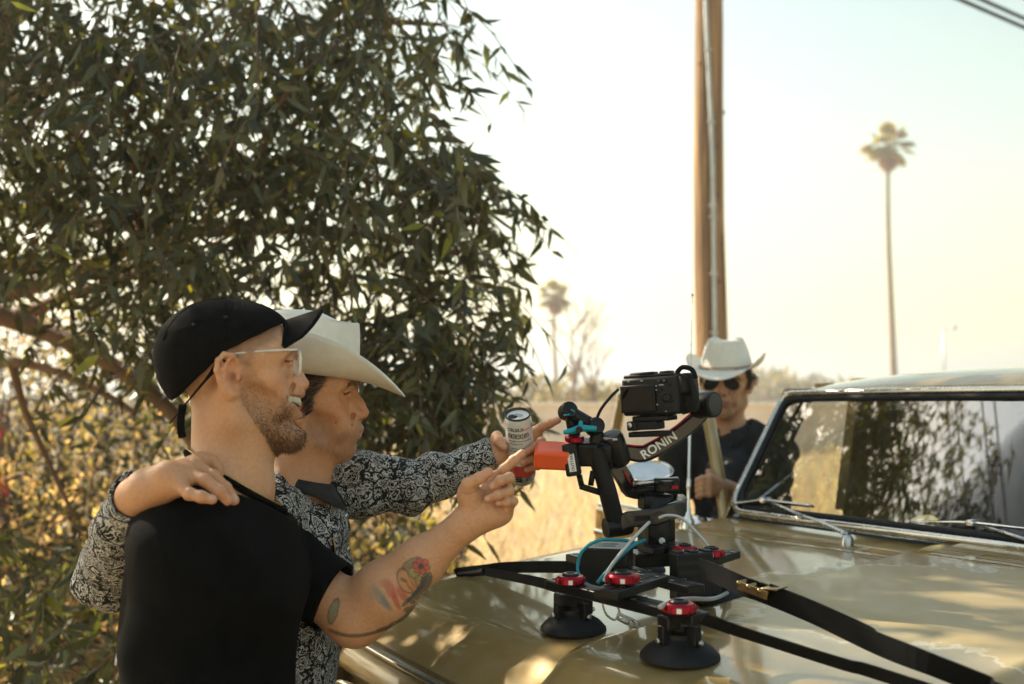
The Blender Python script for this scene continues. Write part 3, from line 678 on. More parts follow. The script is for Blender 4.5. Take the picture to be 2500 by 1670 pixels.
sa = list(np.linspace(-1, 1, 41)); ra = [1.355, 1.365, 1.38, 1.41, 1.45, 1.52, 1.65, 1.9, 2.3, 2.8, 3.4, 3.9]
vs = [roof_pt(s, a) for a in ra for s in sa]
roof = pydata('roof', vs, [(j * 41 + i, j * 41 + i + 1, (j + 1) * 41 + i + 1, (j + 1) * 41 + i) for j in range(len(ra) - 1) for i in range(40)], PAINT, truck, True)
hd0 = [WSP(s * .985, 1.0) + TA * .004 for s in sa]; hd1 = [roof_pt(s, 1.358) + TA * .012 + Vector((0, 0, -.003)) for s in sa]
quadstrip('roof_header', hd0, hd1, PAINT); 
MB().tube([roof_pt(s, 1.352) for s in sa], .0065, 8).build('roof_lip', PAINT, roof, 180)
quadstrip('headliner', [p + TA * .03 + Vector((0, 0, -.012)) for p in hd0], [roof_pt(s, 3.8, -.05) for s in sa], mat('headliner', (.10, .085, .06), .9), truck)
# cab sides
def panel(name, pts, off, m=PAINT, par=truck, bevel=.004): return MB().prism(pts, off).build(name, m, par, bevel=bevel)
for s in (1, -1):
    b0 = BC + s * 1.07; o_ = -TB * s * .04
    panel('rocker_panel', [T(1.2, b0, .42), T(4.3, b0, .42), T(4.3, b0, .56), T(1.2, b0, .56)], o_)
    panel('rear_quarter', [T(1.78, b0, .56), T(4.4, b0, .56), T(4.4, b0, 1.12), T(1.78, b0, 1.14)], o_)
    panel('rear_pillar', [T(1.74, b0, 1.13), T(2.9, b0, 1.13), T(2.9, BC + s * 1.0, 1.57), T(1.74, BC + s * 1.0, 1.57)], o_)
    panel('roof_rail', [T(1.55, BC + s * .995, 1.515), T(3.9, BC + s * .995, 1.515), T(3.9, BC + s * .995, 1.553), T(1.55, BC + s * .995, 1.553)], o_, PAINT)
    panel('window_pillar', [T(3.7, b0, 1.12), T(3.9, b0, 1.12), T(3.9, BC + s, 1.56), T(3.72, BC + s, 1.56)], o_)
    panel('interior_side', [T(2.16, b0 - s * .06, .5), T(4.2, b0 - s * .06, .5), T(4.2, b0 - s * .06, 1.13), T(2.16, b0 - s * .06, 1.13)], -TB * s * .01, DARKIN)
    pydata('side_window', [T(2.9, b0 - s * .02, 1.13), T(3.7, b0 - s * .02, 1.13), T(3.72, BC + s * .98, 1.55), T(2.9, BC + s * .98, 1.55)], [(0, 1, 2, 3)], glass_mat('tinted_glass', (.10, .11, .10), 1.5), truck)
panel('tailgate', [T(4.4, BC - 1.07, .5), T(4.4, BC + 1.07, .5), T(4.4, BC + 1.07, 1.12), T(4.4, BC - 1.07, 1.12)], TA * .05)
pydata('rear_window', [T(4.38, BC - .95, 1.12), T(4.38, BC + .95, 1.12), T(3.9, BC + .9, 1.56), T(3.9, BC - .9, 1.56)], [(0, 1, 2, 3)], glass_mat('tinted_rear_glass', (.08, .09, .08), 1.5), truck)
panel('cab_floor', [T(1.0, BC - 1.0, .45), T(4.4, BC - 1.0, .45), T(4.4, BC + 1.0, .45), T(1.0, BC + 1.0, .45)], (0, 0, .03), DARKIN)
panel('firewall', [T(1.02, BC - 1.0, .45), T(1.02, BC + 1.0, .45), T(1.02, BC + 1.0, 1.1), T(1.02, BC - 1.0, 1.1)], TA * .02, DARKIN)
# dashboard, seats, steering wheel
MB().prism([T(1.05, BC + .98, 1.05), T(1.16, BC + .98, 1.165), T(1.40, BC + .98, 1.16), T(1.48, BC + .98, 1.10), T(1.44, BC + .98, .9), T(1.05, BC + .98, .9)], -TB * 1.96).build('dashboard', DARKIN, truck, bevel=.02)
for s in (-.5, .5):
    st = MB().box(T(2.02, BC + s, .84), (.55, .62, .18), TM.to_3x3()).build('seat', SEATM, truck, bevel=.05, seg=3)
    MB().box(T(2.30, BC + s, 1.12), (.16, .60, .58), (TM.to_3x3() @ Matrix.Rotation(R(14), 3, 'Y'))).build('backrest', SEATM, st, bevel=.05, seg=3)
MB().box(T(2.72, BC, 1.0), (.06, 1.9, .9), TM.to_3x3()).build('partition', DARKIN, truck)
wc = T(1.62, BC - .5, 1.19); wa = (-TA * .8 + Vector((0, 0, .45))).normalized(); q = Vector((0, 0, 1)).rotation_difference(wa).to_matrix()
sw = MB().tube([wc + q @ Vector((.2 * math.cos(2 * math.pi * i / 36), .2 * math.sin(2 * math.pi * i / 36), 0)) for i in range(37)], .013, 8, cap=False).build('steering_wheel', DARKIN, truck, 180)
for th in (90, 210, 330): MB().tube([wc, wc + q @ Vector((.2 * math.cos(R(th)), .2 * math.sin(R(th)), 0))], .009, 6).build('spoke', CHROME, sw, 180)
MB().tube([wc, wc - wa * .3], .025, 8).build('steering_column', DARKIN, truck, 180)
mr = MB().box(WSP(-.02, .80) + TA * .10, (.03, .22, .06), TM.to_3x3()).build('rear_view_mirror', BLACKP, truck, bevel=.012); 
# open passenger door
TH = R(76); HG = Vector((1.24, BC + 1.10)); 
def D(l, z, off=0):
    """point on the open door: l metres from the hinge, z height, off towards the outside"""
    da = Vector((math.cos(TH), math.sin(TH))); nb = Vector((-math.sin(TH), math.cos(TH))); p = HG + da * l + nb * off; return T(p.x, p.y, z)
DN = (D(0, 0, 1) - D(0, 0, 0))
dr = MB().prism([D(0, .55), D(.92, .55), D(.94, .8), D(.92, 1.075), D(0, 1.10)], -DN * .07).build('door', PAINT, truck, bevel=.014, seg=3)
MB().prism([D(.06, .62, -.075), D(.86, .62, -.075), D(.86, 1.02, -.075), D(.06, 1.02, -.075)], -DN * .012).build('door_card', SEATM, dr, bevel=.006)
MB().tube([D(-.01, 1.105, -.035), D(.93, 1.08, -.035)], .016, 8).build('door_sill_trim', CHROME, dr, 180)
MB().tube(spline([D(.04, 1.09, -.04), D(.11, 1.28, -.05), D(.20, 1.46, -.07), D(.25, 1.515, -.08), D(.5, 1.53, -.085), D(.80, 1.52, -.08), D(.84, 1.47, -.08), D(.875, 1.3, -.06), D(.90, 1.08, -.04)], 5), .021, 8).build('window_frame', PAINT, dr, 180)
MB().box(D(.83, .98, .0) + DN * .012, (.12, .02, .025), Matrix.Rotation(math.atan2((D(1, 0) - D(0, 0)).y, (D(1, 0) - D(0, 0)).x), 3, 'Z')).build('door_handle', CHROME, dr, bevel=.006)
MB().box(D(.55, .95, -.105), (.2, .03, .04), Matrix.Rotation(math.atan2((D(1, 0) - D(0, 0)).y, (D(1, 0) - D(0, 0)).x), 3, 'Z')).build('armrest', SEATM, dr, bevel=.01)
# chrome side mirror standing on the door
mc = P(1585, 1150, 3.35); fc = (Vector((0, 0, CAMH)) - mc).normalized(); fc = (fc + Vector((-.1, 0, .35))).normalized()
ml = MB().lathe([(.004, -.06), (.045, -.05), (.072, -.02), (.080, .006), (.078, .014), (.070, .012), (.068, .009), (.002, .008)], mc, fc, 28).build('side_mirror', CHROME, truck, 50)
ml.data.transform(Matrix.Translation(mc - truck.location) @ Matrix.Diagonal((1.05, 1, .46, 1)) @ Matrix.Translation(-(mc - truck.location)))
MB().tube(spline([mc + Vector((.02, .05, -.02)), mc + Vector((.05, .06, -.10)), D(.10, 1.09, .02)], 5), .011, 8).build('mirror_arm', CHROME, ml, 180)
MB().lathe([(.075, 0), (.072, .03), (.05, .055), (.02, .065), (.002, .066)], D(.12, 1.06, .01), DN, 20).build('mirror_base', CHROME, ml, 180)
# antenna
an = T(1.10, .835, cowl_z(1.06, .7) - .02); at = P(1690, 720, 3.06)
MB().lathe([(.022, -.01), (.020, .012), (.010, .03), (.0075, .05), (.005, .055), (.005, .11), (.0068, .112), (.0068, .135), (.0038, .14), (.0038, .33), (.002, .335)], an, (at - an).normalized(), 14).build('antenna_base', CHROME, truck, 40)
MB().tube([an.lerp(at, .28), at], [.0022, .0016], 6).build('antenna', STEEL, truck, 180)
MB().lathe([(.001, -.006), (.005, 0), (.001, .006)], at, (0, 0, 1), 8).build('antenna_tip', STEEL, truck, 180)
# wipers
wp0, wp1, wp2 = WSP(.95, .03), WSP(-.2, .03), WSP(.3, .95)
wpn = (wp1 - wp0).cross(wp2 - wp0).normalized()
if wpn.dot(-TA) < 0: wpn = -wpn
def WS(u, v, lift=.012):
    r = P(u, v, 1) - Vector((0, 0, CAMH)); o = Vector((0, 0, CAMH)); t = (wp0 - o).dot(wpn) / r.dot(wpn); return o + r * t + wpn * lift
def wiper(pv, elbow, hub, b0, b1, sag):
    piv = Vector(pv)
    w = MB().lathe([(.015, -.02), (.015, .008), (.012, .014), (.006, .017)], piv, (0, 0, 1), 16).build('wiper', STEEL, truck, 40)
    MB().tube(spline([piv + Vector((0, 0, .018)), piv.lerp(elbow, .5) + Vector((0, 0, .012)), elbow], 4), [.010, .0098, .0095, .0092, .009, .0085, .008, .0075, .007], 8, flat=.55).build('arm_base', STEEL, w, 180)
    MB().tube([elbow, elbow.lerp(hub, .5) + wpn * .006, hub], .0042, 6).build('arm', STEEL, w, 180)
    bl = MB().tube(spline([b0, b0.lerp(hub, .5) + wpn * .004, hub + wpn * .008, hub.lerp(b1, .5) + wpn * .004, b1], 5), .0050, 6, flat=.6).build('blade_bridge', CHROME, w, 180)
    MB().ribbon([b0 - wpn * .006, hub - wpn * .006, b1 - wpn * .006], wpn, .014, .004).build('rubber', RUBBER, w)
    MB().box(hub + wpn * .006, (.035, .018, .016), TM.to_3x3()).build('clip', CHROME, w, bevel=.004)
pv = PZ(2068, 1322, cowl_z(1.03, .1) + .005)
wiper(pv, WS(1975, 1270, .03), WS(1878, 1228), WS(1800, 1233), WS(1988, 1238), 0)
wiper(T(1.03, -.62, cowl_z(1.03, -.5) + .004), WS(2560, 1345, .035), WS(2385, 1285), WS(2217, 1277), WS(2590, 1305), 0)

# pale card lying on the dashboard
pc0 = WS(2112, 1246, -.16); pq = [WS(u, v, -.16) for u, v in ((2112, 1246), (2118, 1222), (2134, 1204), (2158, 1192), (2186, 1190), (2204, 1200), (2196, 1210), (2190, 1246))]
dc = thing('paper_card', 'pale yellow paper card standing on the dashboard behind the windshield', 'paper', pc0)
MB().prism(pq, TA * .003).build('card', mat('yellow_paper', (.78, .62, .32), .8, var=.1), dc)
# ================================================================ implicit-surface sculpting
class Sdf:
    """union / subtraction of soft primitives, polygonised with sparse surface nets"""
    def __init__(s): s.ops = []; s.M = np.eye(3); s.t = np.zeros(3); s.sc = 1.0
    def frame(s, M=None, t=(0, 0, 0)): s.M = np.eye(3) if M is None else np.array(M); s.t = np.array(t, float); return s
    def w(s, p): return s.M @ np.array(p, float) + s.t
    def add(s, op, k, fn, lo, hi): s.ops.append((op, k, fn, np.array(lo), np.array(hi))); return s
    def ell(s, c, r, k=.02, op='u', rot=None):
        c = s.w(c).astype(np.float32); Rt = s.M if rot is None else s.M @ np.array(rot); r = np.array(r, np.float32); Rt = Rt.astype(np.float32); m = float(r.max())
        def fn(p):
            q = (p - c) @ Rt; k0 = np.sqrt(((q / r) ** 2).sum(1)); k1 = np.sqrt(((q / (r * r)) ** 2).sum(1)); return k0 * (k0 - 1) / np.maximum(k1, 1e-6)
        return s.add(op, k, fn, c - m, c + m)
    def cap(s, a, b, ra, rb=None, k=.02, op='u'):
        rb = ra if rb is None else rb; a = s.w(a).astype(np.float32); b = s.w(b).astype(np.float32); d = b - a; dd = float(d @ d) + 1e-12; m = max(ra, rb)
        def fn(p):
            q = p - a; t = np.clip(q @ d / dd, 0, 1); return np.sqrt(((q - t[:, None] * d) ** 2).sum(1)) - (ra + (rb - ra) * t)
        return s.add(op, k, fn, np.minimum(a, b) - m, np.maximum(a, b) + m)
    def chain(s, pts, rs, k=.01, op='u', k0=None):
        for i in range(len(pts) - 1): s.cap(pts[i], pts[i + 1], rs[i], rs[i + 1], (k0 if (i == 0 and k0 is not None) else k), op)
        return s
    def box(s, c, h, rd=.005, k=.01, op='u', rot=None):
        c = s.w(c).astype(np.float32); Rt = (s.M if rot is None else s.M @ np.array(rot)).astype(np.float32); h = np.array(h, np.float32); m = float(np.linalg.norm(h))
        def fn(p):
            q = np.abs((p - c) @ Rt) - (h - rd); return np.sqrt((np.maximum(q, 0) ** 2).sum(1)) + np.minimum(q.max(1), 0) - rd
        return s.add(op, k, fn, c - m, c + m)
    def plane(s, c, n, k=.01):
        """cut away everything on the side n points to"""
        c = s.w(c).astype(np.float32); n = (s.M @ np.array(n, float)); n = (n / np.linalg.norm(n)).astype(np.float32)
        s.ops.append(('i', k, lambda p: (p - c) @ n, None, None)); return s
    def disp(s, fn, amp):
        s.ops.append(('d', amp, fn, None, None)); return s
    def combine(s, p, ds, sel):
        d = np.full(len(p), 1.0, np.float32)
        for i in sel:
            op, k, fn = s.ops[i][:3]; e = fn(p) if ds is None else ds[i]
            if op == 'd': d = d + e; continue
            if op == 's': e = -e
            if op in 'si':
                h = np.maximum(k - np.abs(d - e), 0) / max(k, 1e-6); d = np.maximum(d, e) + h * h * k * .25
            else:
                h = np.maximum(k - np.abs(d - e), 0) / max(k, 1e-6); d = np.minimum(d, e) - h * h * k * .25
        return d
    def mesh(s, h, B=20, pad=.012, clip=None):
        los = np.array([o[3] for o in s.ops if o[3] is not None and o[0] == 'u']); his = np.array([o[4] for o in s.ops if o[3] is not None and o[0] == 'u'])
        lo = los.min(0) - pad; hi = his.max(0) + pad
        if clip is not None: lo = np.maximum(lo, clip[0]); hi = np.minimum(hi, clip[1])
        nb = np.ceil((hi - lo) / (h * B)).astype(int); G = nb * B + 2
        I = np.stack(np.meshgrid(*[np.arange(k) for k in nb], indexing='ij'), -1).reshape(-1, 3)
        C = (lo + (I + .5) * h * B).astype(np.float32); Rb = h * B * .8660
        ds = [o[2](C) for o in s.ops]; tot = s.combine(C, ds, range(len(s.ops))); act = np.where(np.abs(tot) < Rb * 1.7 + .006)[0]
        loc = np.stack(np.meshgrid(*[np.arange(B + 1)] * 3, indexing='ij'), -1).reshape(-1, 3).astype(np.float32)
        VP = []; VI = []; FQ = []
        gid = lambda c: (c[:, 0].astype(np.int64) * G[1] + c[:, 1]) * G[2] + c[:, 2]
        for bi in act:
            o0 = I[bi] * B; base = lo + o0 * h
            sel = [i for i, o in enumerate(s.ops) if o[0] in 'di' or ds[i][bi] < Rb * 2.4 + o[1]]
            if not any(s.ops[i][0] == 'u' for i in sel): continue
            d = s.combine((base + loc * h).astype(np.float32), None, sel).reshape(B + 1, B + 1, B + 1); sg = d < 0
            if sg.all() or not sg.any(): continue
            cs = np.stack([sg[x:B + x, y:B + y, z:B + z] for x in (0, 1) for y in (0, 1) for z in (0, 1)]); n_in = cs.sum(0); cells = np.argwhere((n_in > 0) & (n_in < 8))
            if len(cells) == 0: continue
            acc = np.zeros((len(cells), 3)); cnt = np.zeros(len(cells)); x, y, z = cells.T
            for ax in range(3):
                o1, o2 = [a for a in range(3) if a != ax]
                for u in (0, 1):
                    for v in (0, 1):
                        f = [0, 0, 0]; f[o1] = u; f[o2] = v; g_ = list(f); g_[ax] = 1
                        d0 = d[x + f[0], y + f[1], z + f[2]]; d1 = d[x + g_[0], y + g_[1], z + g_[2]]; m = (d0 < 0) != (d1 < 0)
                        t = np.where(m, d0 / np.where(d0 == d1, 1, d0 - d1), 0); q = np.tile(np.array(f, float), (len(cells), 1)); q[:, ax] = t; acc += q * m[:, None]; cnt += m
            VP.append(base + (cells + acc / cnt[:, None]) * h); VI.append(gid(cells + o0))
            for ax in range(3):
                o1, o2 = (ax + 1) % 3, (ax + 2) % 3
                a0 = sg[:B, :B, :B]; sl = [slice(0, B)] * 3; sl[ax] = slice(1, B + 1); a1 = sg[tuple(sl)]
                e = np.argwhere(a0 != a1)
                if len(e) == 0: continue
                c = e + o0; q = []
                for u, v in ((-1, -1), (0, -1), (0, 0), (-1, 0)):
                    cc = c.copy(); cc[:, o1] += u; cc[:, o2] += v; q.append(gid(cc))
                q = np.stack(q, 1); fl = ~a0[e[:, 0], e[:, 1], e[:, 2]]; q[fl] = q[fl][:, ::-1]; FQ.append(q)
        VP = np.concatenate(VP); VI = np.concatenate(VI); FQ = np.concatenate(FQ)
        so_ = np.argsort(VI); VI = VI[so_]; VP = VP[so_]
        ix = np.searchsorted(VI, FQ); ix = np.minimum(ix, len(VI) - 1); okk = (VI[ix] == FQ).all(1)
        return VP.astype(np.float32), ix[okk].astype(np.int32)
    def grad(s, p, e=.002):
        p = p.astype(np.float32); sel = range(len(s.ops)); g = np.stack([s.combine(p + np.eye(3, dtype=np.float32)[i] * e, None, sel) - s.combine(p - np.eye(3, dtype=np.float32)[i] * e, None, sel) for i in range(3)], 1)
        return g / (np.linalg.norm(g, axis=1, keepdims=True) + 1e-9)
def Rz(a): c, s_ = math.cos(R(a)), math.sin(R(a)); return np.array([[c, -s_, 0], [s_, c, 0], [0, 0, 1]])
def Ry(a): c, s_ = math.cos(R(a)), math.sin(R(a)); return np.array([[c, 0, s_], [0, 1, 0], [-s_, 0, c]])
def Rx(a): c, s_ = math.cos(R(a)), math.sin(R(a)); return np.array([[1, 0, 0], [0, c, -s_], [0, s_, c]])
def V3(p): return np.array(p, float)
def sm(x, a, b): t = np.clip((x - a) / (b - a), 0, 1); return t * t * (3 - 2 * t)
def hnoise(p, f, seed=0): return noise3(p.astype(float), f, seed)

def head(s, L, ears=(1, -1), neck=True):
    """L: landmarks in metres in the head frame (x forward, y left, z up, origin at the ear canal)"""
    g = lambda k: V3(L[k]); e = s.ell; cp = s.cap
    nt_, na, br, ul, ll, ch, cb, fh = L['nose'], L['nasion'], L['brow'], L['ulip'], L['llip'], L['chin'], L['chinb'], L['fore']
    wd = L.get('w', 1.0)
    e((-.014, 0, .046), (.098, .076 * wd, .084), .01)
    e((fh[0] - .058, 0, .040), (.058, .060 * wd, .058), .03)
    e((.040, 0, -.018), (.046, .060 * wd, .060), .03)
    e((.020, 0, -.055), (.048, .050 * wd, .045), .03)
    for y in (1, -1):
        cp((-.004, y * .062 * wd, -.005), (.002, y * .056 * wd, cb[1] * .55), .014, .016, .025)             # ramus
        cp((.002, y * .055 * wd, cb[1] * .55), (ch[0] - .028, y * .020, cb[1] + .022), .0155, .0135, .020)    # jaw line
        e((.054, y * .046 * wd, L.get('cheekz', -.012) - .003), (.024, .020, .018), .020)                         # cheek bone
        cp((.060, y * .056 * wd, .002), (.004, y * .068 * wd, .006), .008, .007, .02)
        cp((br[0] - .004, y * .012, br[1]), (br[0] - .027, y * .049, br[1] - .004), .0080, .007, .016)       # brow ridge
        e((.066, y * .034, -.040), (.021, .019, .028), .020)
        e((.040, y * (.068 * wd), -.042), (.026, .012, .020), .020, 's')                                               # cheek fill
        cp((fh[0] - .030, y * .045 * wd, .045), (.025, y * .066 * wd, .035), .016, .014, .03)                # temple
    e((ch[0] - .017, 0, (ch[1] + cb[1]) / 2 + .010), (.018, .020, .018), .022)                             # chin
    cp((ch[0] - .02, 0, cb[1] + .014), (.02, 0, cb[1] + .030), .015, .03, .03)                               # under the jaw
    mz = (ul[1] + ll[1]) / 2
    e((ul[0] - .029, 0, mz + .006), (.026, .031, .034), .022)                                              # muzzle
    for y in (1, -1):
        e((L['eye'][0] + .014, y * .031, L['eye'][1] + .001), (.013, .017, .0115), .012, 's')               # socket
        e((L['eye'][0] - .002, y * .048, L['eye'][1] + .001), (.017, .013, .0100), .009, 's')
        e((L['eye'][0] - .0115, y * .031, L['eye'][1]), (.0122, .0122, .0122), .002)                         # eyeball
        ez = L['eye'][1]; ex = L['eye'][0] - .0115
        for z0, z1, q in ((.0048, .0105, 1), (-.0040, -.0095, 1)):                                           # lids
            cp((ex + .0105, y * .021, ez + z0 * .3), (ex + .0120, y * .031, ez + z0 + .0006), .0022, .0026, .004)
            cp((ex + .0120, y * .031, ez + z0 + .0006), (ex + .0055, y * .043, ez + z0 * .2), .0026, .0022, .004)
        e((ex + .004, y * .031, ez + .0105), (.008, .013, .0042), .006)                                     # upper lid fold
    # nose
    dn = V3((nt_[0] - na[0], 0, nt_[1] - na[1]))
    cp((na[0] - .008, 0, na[1]), (na[0] + dn[0] * .55 - .007, 0, na[1] + dn[2] * .55),   .0065, .0075, .014)
    cp((na[0] + dn[0] * .5 - .007, 0, na[1] + dn[2] * .5), (nt_[0] - .0088, 0, nt_[1] + .001), .0078, .0088, .010)
    nb = L.get('nbase', (nt_[0] - .018, nt_[1] - .012))
    for y in (1, -1):
        e((nt_[0] - .019, y * .0125, nt_[1] - .005), (.0105, .0060, .0085), .007)
        cp((na[0] - .014, y * .012, na[1] - .012), (nt_[0] - .028, y * .014, nt_[1] + .004), .0062, .0080, .014)
    cp((nt_[0] - .012, 0, nt_[1] - .006), (nb[0] - .004, 0, nb[1]), .0055, .006, .008)
    for y in (1, -1): s.chain([(nt_[0] - .031, y * .019, nt_[1] - .013), (nt_[0] - .031, y * .0185, nt_[1] - .003), (nt_[0] - .024, y * .0150, nt_[1] + .005)], [.0018, .0022, .0014], .004, 's')
    for y in (1, -1): e((nt_[0] - .0150, y * .0085, nt_[1] - .0120), (.0066, .0042, .0046), .003, 's', Ry(-18))
    nf = L.get('fold', .0022)
    for y in (1, -1): s.chain([(nt_[0] - .030, y * .021, nt_[1] - .002), (nt_[0] - .034, y * .031, nt_[1] - .016), (ul[0] - L.get('cx', .02) - .006, y * (L.get('mouthw', .025) + .008), (ul[1] + ll[1]) / 2 + .004)], [nf * .6, nf, nf * .6], .007, 's')
    # lips
    mw = L.get('mouthw', .025); op = L.get('open', 0); cx = L.get('cx', .020)
    for y in (1, -1):
        cp((ul[0] - .0065, 0, ul[1]), (ul[0] - .0085, y * .010, ul[1] + .0004), .0058, .0056, .006); cp((ul[0] - .0085, y * .010, ul[1] + .0004), (ul[0] - cx, y * mw, mz + L.get('corner', 0)), .0052, .0035, .006)
        cp((ll[0] - .0070, 0, ll[1]), (ll[0] - .0095, y * .011, ll[1] + .001), .0066, .0060, .007); cp((ll[0] - .0095, y * .011, ll[1] + .001), (ul[0] - cx - .001, y * mw, mz + L.get('corner', 0)), .0055, .0034, .006)
        if op: cp((ul[0] - .002, y * .002, mz), (ul[0] - cx + .003, y * mw * .95, mz + L.get('corner', 0)), op, op * .6, .003, 's')
    if not op:
        for y in (1, -1): cp((ul[0] + .004, 0, mz + .001), (ul[0] - .016, y * mw, mz + L.get('corner', 0)), .0011, .0008, .003, 's')
    else:
        for i in range(-5, 6):                                                                             # upper teeth
            th = i * .2; r_ = .022; tx = ul[0] - .009 - r_ * (1 - math.cos(th)) * 1.5; e((tx, r_ * math.sin(th), mz + op * .35 + L.get('corner', 0) * abs(i) / 7), (.0040, .0032, op * .62), .0012)
    cp((ll[0] - .006, -.006, ll[1] - .014), (ll[0] - .006, .006, ll[1] - .014), .004, .004, .014, 's')     # chin groove
    for y in ears:                                                                                        # ears
        fl = Rz(-y * 22); Y = .074 * wd; c = V3(L.get('ear', (-.010, 0, .004)))
        def E(x, yo, z): return (c[0] + x, y * (Y + .004) + y * yo, c[2] + z)
        rim = [(.010, .000, .006), (.010, .004, .022), (.002, .010, .033), (-.011, .015, .034), (-.021, .018, .024), (-.023, .018, .008), (-.018, .014, -.008), (-.009, .009, -.021), (.001, .004, -.030), (.008, .000, -.031)]
        s.chain([E(*q) for q in rim], [.0036, .0040, .0042, .0043, .0042, .0040, .0040, .0048, .0062, .0050], .004, k0=.006)
        e(E(-.006, .005, .004), (.0150, .0035, .026), .006, 'u', fl)
        s.chain([E(-.004, .010, .024), E(-.012, .012, .010), E(-.009, .011, -.006), E(-.002, .007, -.014)], [.0030, .0036, .0034, .0032], .005)
        e(E(.001, .013, -.002), (.0085, .0120, .0120), .004, 's'); e(E(.002, .011, .016), (.0060, .0080, .0080), .003, 's')
        e(E(.011, .005, -.003), (.0045, .0040, .0065), .005)                                              # tragus
        e(E(-.010, -.002, .002), (.010, .010, .024), .008)
    return s

def finger(s, pts, r, k=.0025, k0=.007):
    pts = [V3(p) for p in pts]; n = len(pts); rs = [r * q for q in ((1.08, 1.0, .93, .80) if n == 4 else (1.12, .98, .82))][:n]
    s.chain(pts, rs, k, k0=k0)
    for i in range(1, n - 1): s.ell(pts[i], (r * 1.04,) * 3, .003)
    return s
def PV(u, v, d): return np.array(P(u, v, d))

SKIN = mat('skin', (1, 1, 1), 0.44, var=.10, vscale=170, bump=.35, bscale=600, attr='Col', sss=.08, spec=.45, rvar=.14, detail=9)
CLOTHB = mat('black_cotton', (.0044, .0042, .0041), .9, var=.35, vscale=22, bump=.4, bscale=700, spec=.10)
def strands(name, P0, N, flow, L, wdt, m, parent, seed, curl=.25, n_seg=2):
    """short hair: tapered strips rooted on a surface"""
    rng = np.random.default_rng(seed); n = len(P0)
    d = N * .45 + flow + rng.normal(0, curl, (n, 3)); d /= np.linalg.norm(d, axis=1, keepdims=True)
    V, T3 = leaf_arrays(P0 - N * .001, d, unit(n, rng), L * rng.uniform(.6, 1.2, n), np.full(n, wdt), np.stack([rng.normal(-.15, .15, n), rng.normal(0, .2, n)], 1))
    return leaf_object(name, V, T3, m, parent, seed)
def hairmat(name, col):
    m = bpy.data.materials.new(name); m.use_nodes = True; n = m.node_tree; b = n.nodes['Principled BSDF']; g_ = n.nodes.new('ShaderNodeAttribute'); g_.attribute_name = 'shade'
    sp = n.nodes.new('ShaderNodeSeparateColor'); n.links.new(g_.outputs['Color'], sp.inputs[0]); mp = n.nodes.new('ShaderNodeMapRange'); mp.inputs[3].default_value = .5; mp.inputs[4].default_value = 1.6; n.links.new(sp.outputs[0], mp.inputs[0])
    mx = n.nodes.new('ShaderNodeMix'); mx.data_type = 'RGBA'; mx.blend_type = 'MULTIPLY'; mx.inputs[0].default_value = 1; mx.inputs[6].default_value = (*col, 1); n.links.new(mp.outputs[0], mx.inputs[7]); n.links.new(mx.outputs[2], b.inputs['Base Color'])
    b.inputs['Roughness'].default_value = .45; return m
def poly_sd(x, z, poly):
    """signed distance (negative inside) to a polygon given in mm"""
    P_ = np.array(poly, float) / 1000; d = np.full(len(x), 9.0); ins = np.zeros(len(x), bool); n = len(P_)
    for i in range(n):
        a, b_ = P_[i], P_[(i + 1) % n]; e = b_ - a; wx, wz = x - a[0], z - a[1]; t = np.clip((wx * e[0] + wz * e[1]) / (e @ e), 0, 1)
        d = np.minimum(d, np.hypot(wx - e[0] * t, wz - e[1] * t)); c = ((a[1] > z) != (b_[1] > z)) & (x < (b_[0] - a[0]) * (z - a[1]) / (b_[1] - a[1] + 1e-12) + a[0]); ins ^= c
    return np.where(ins, -d, d)
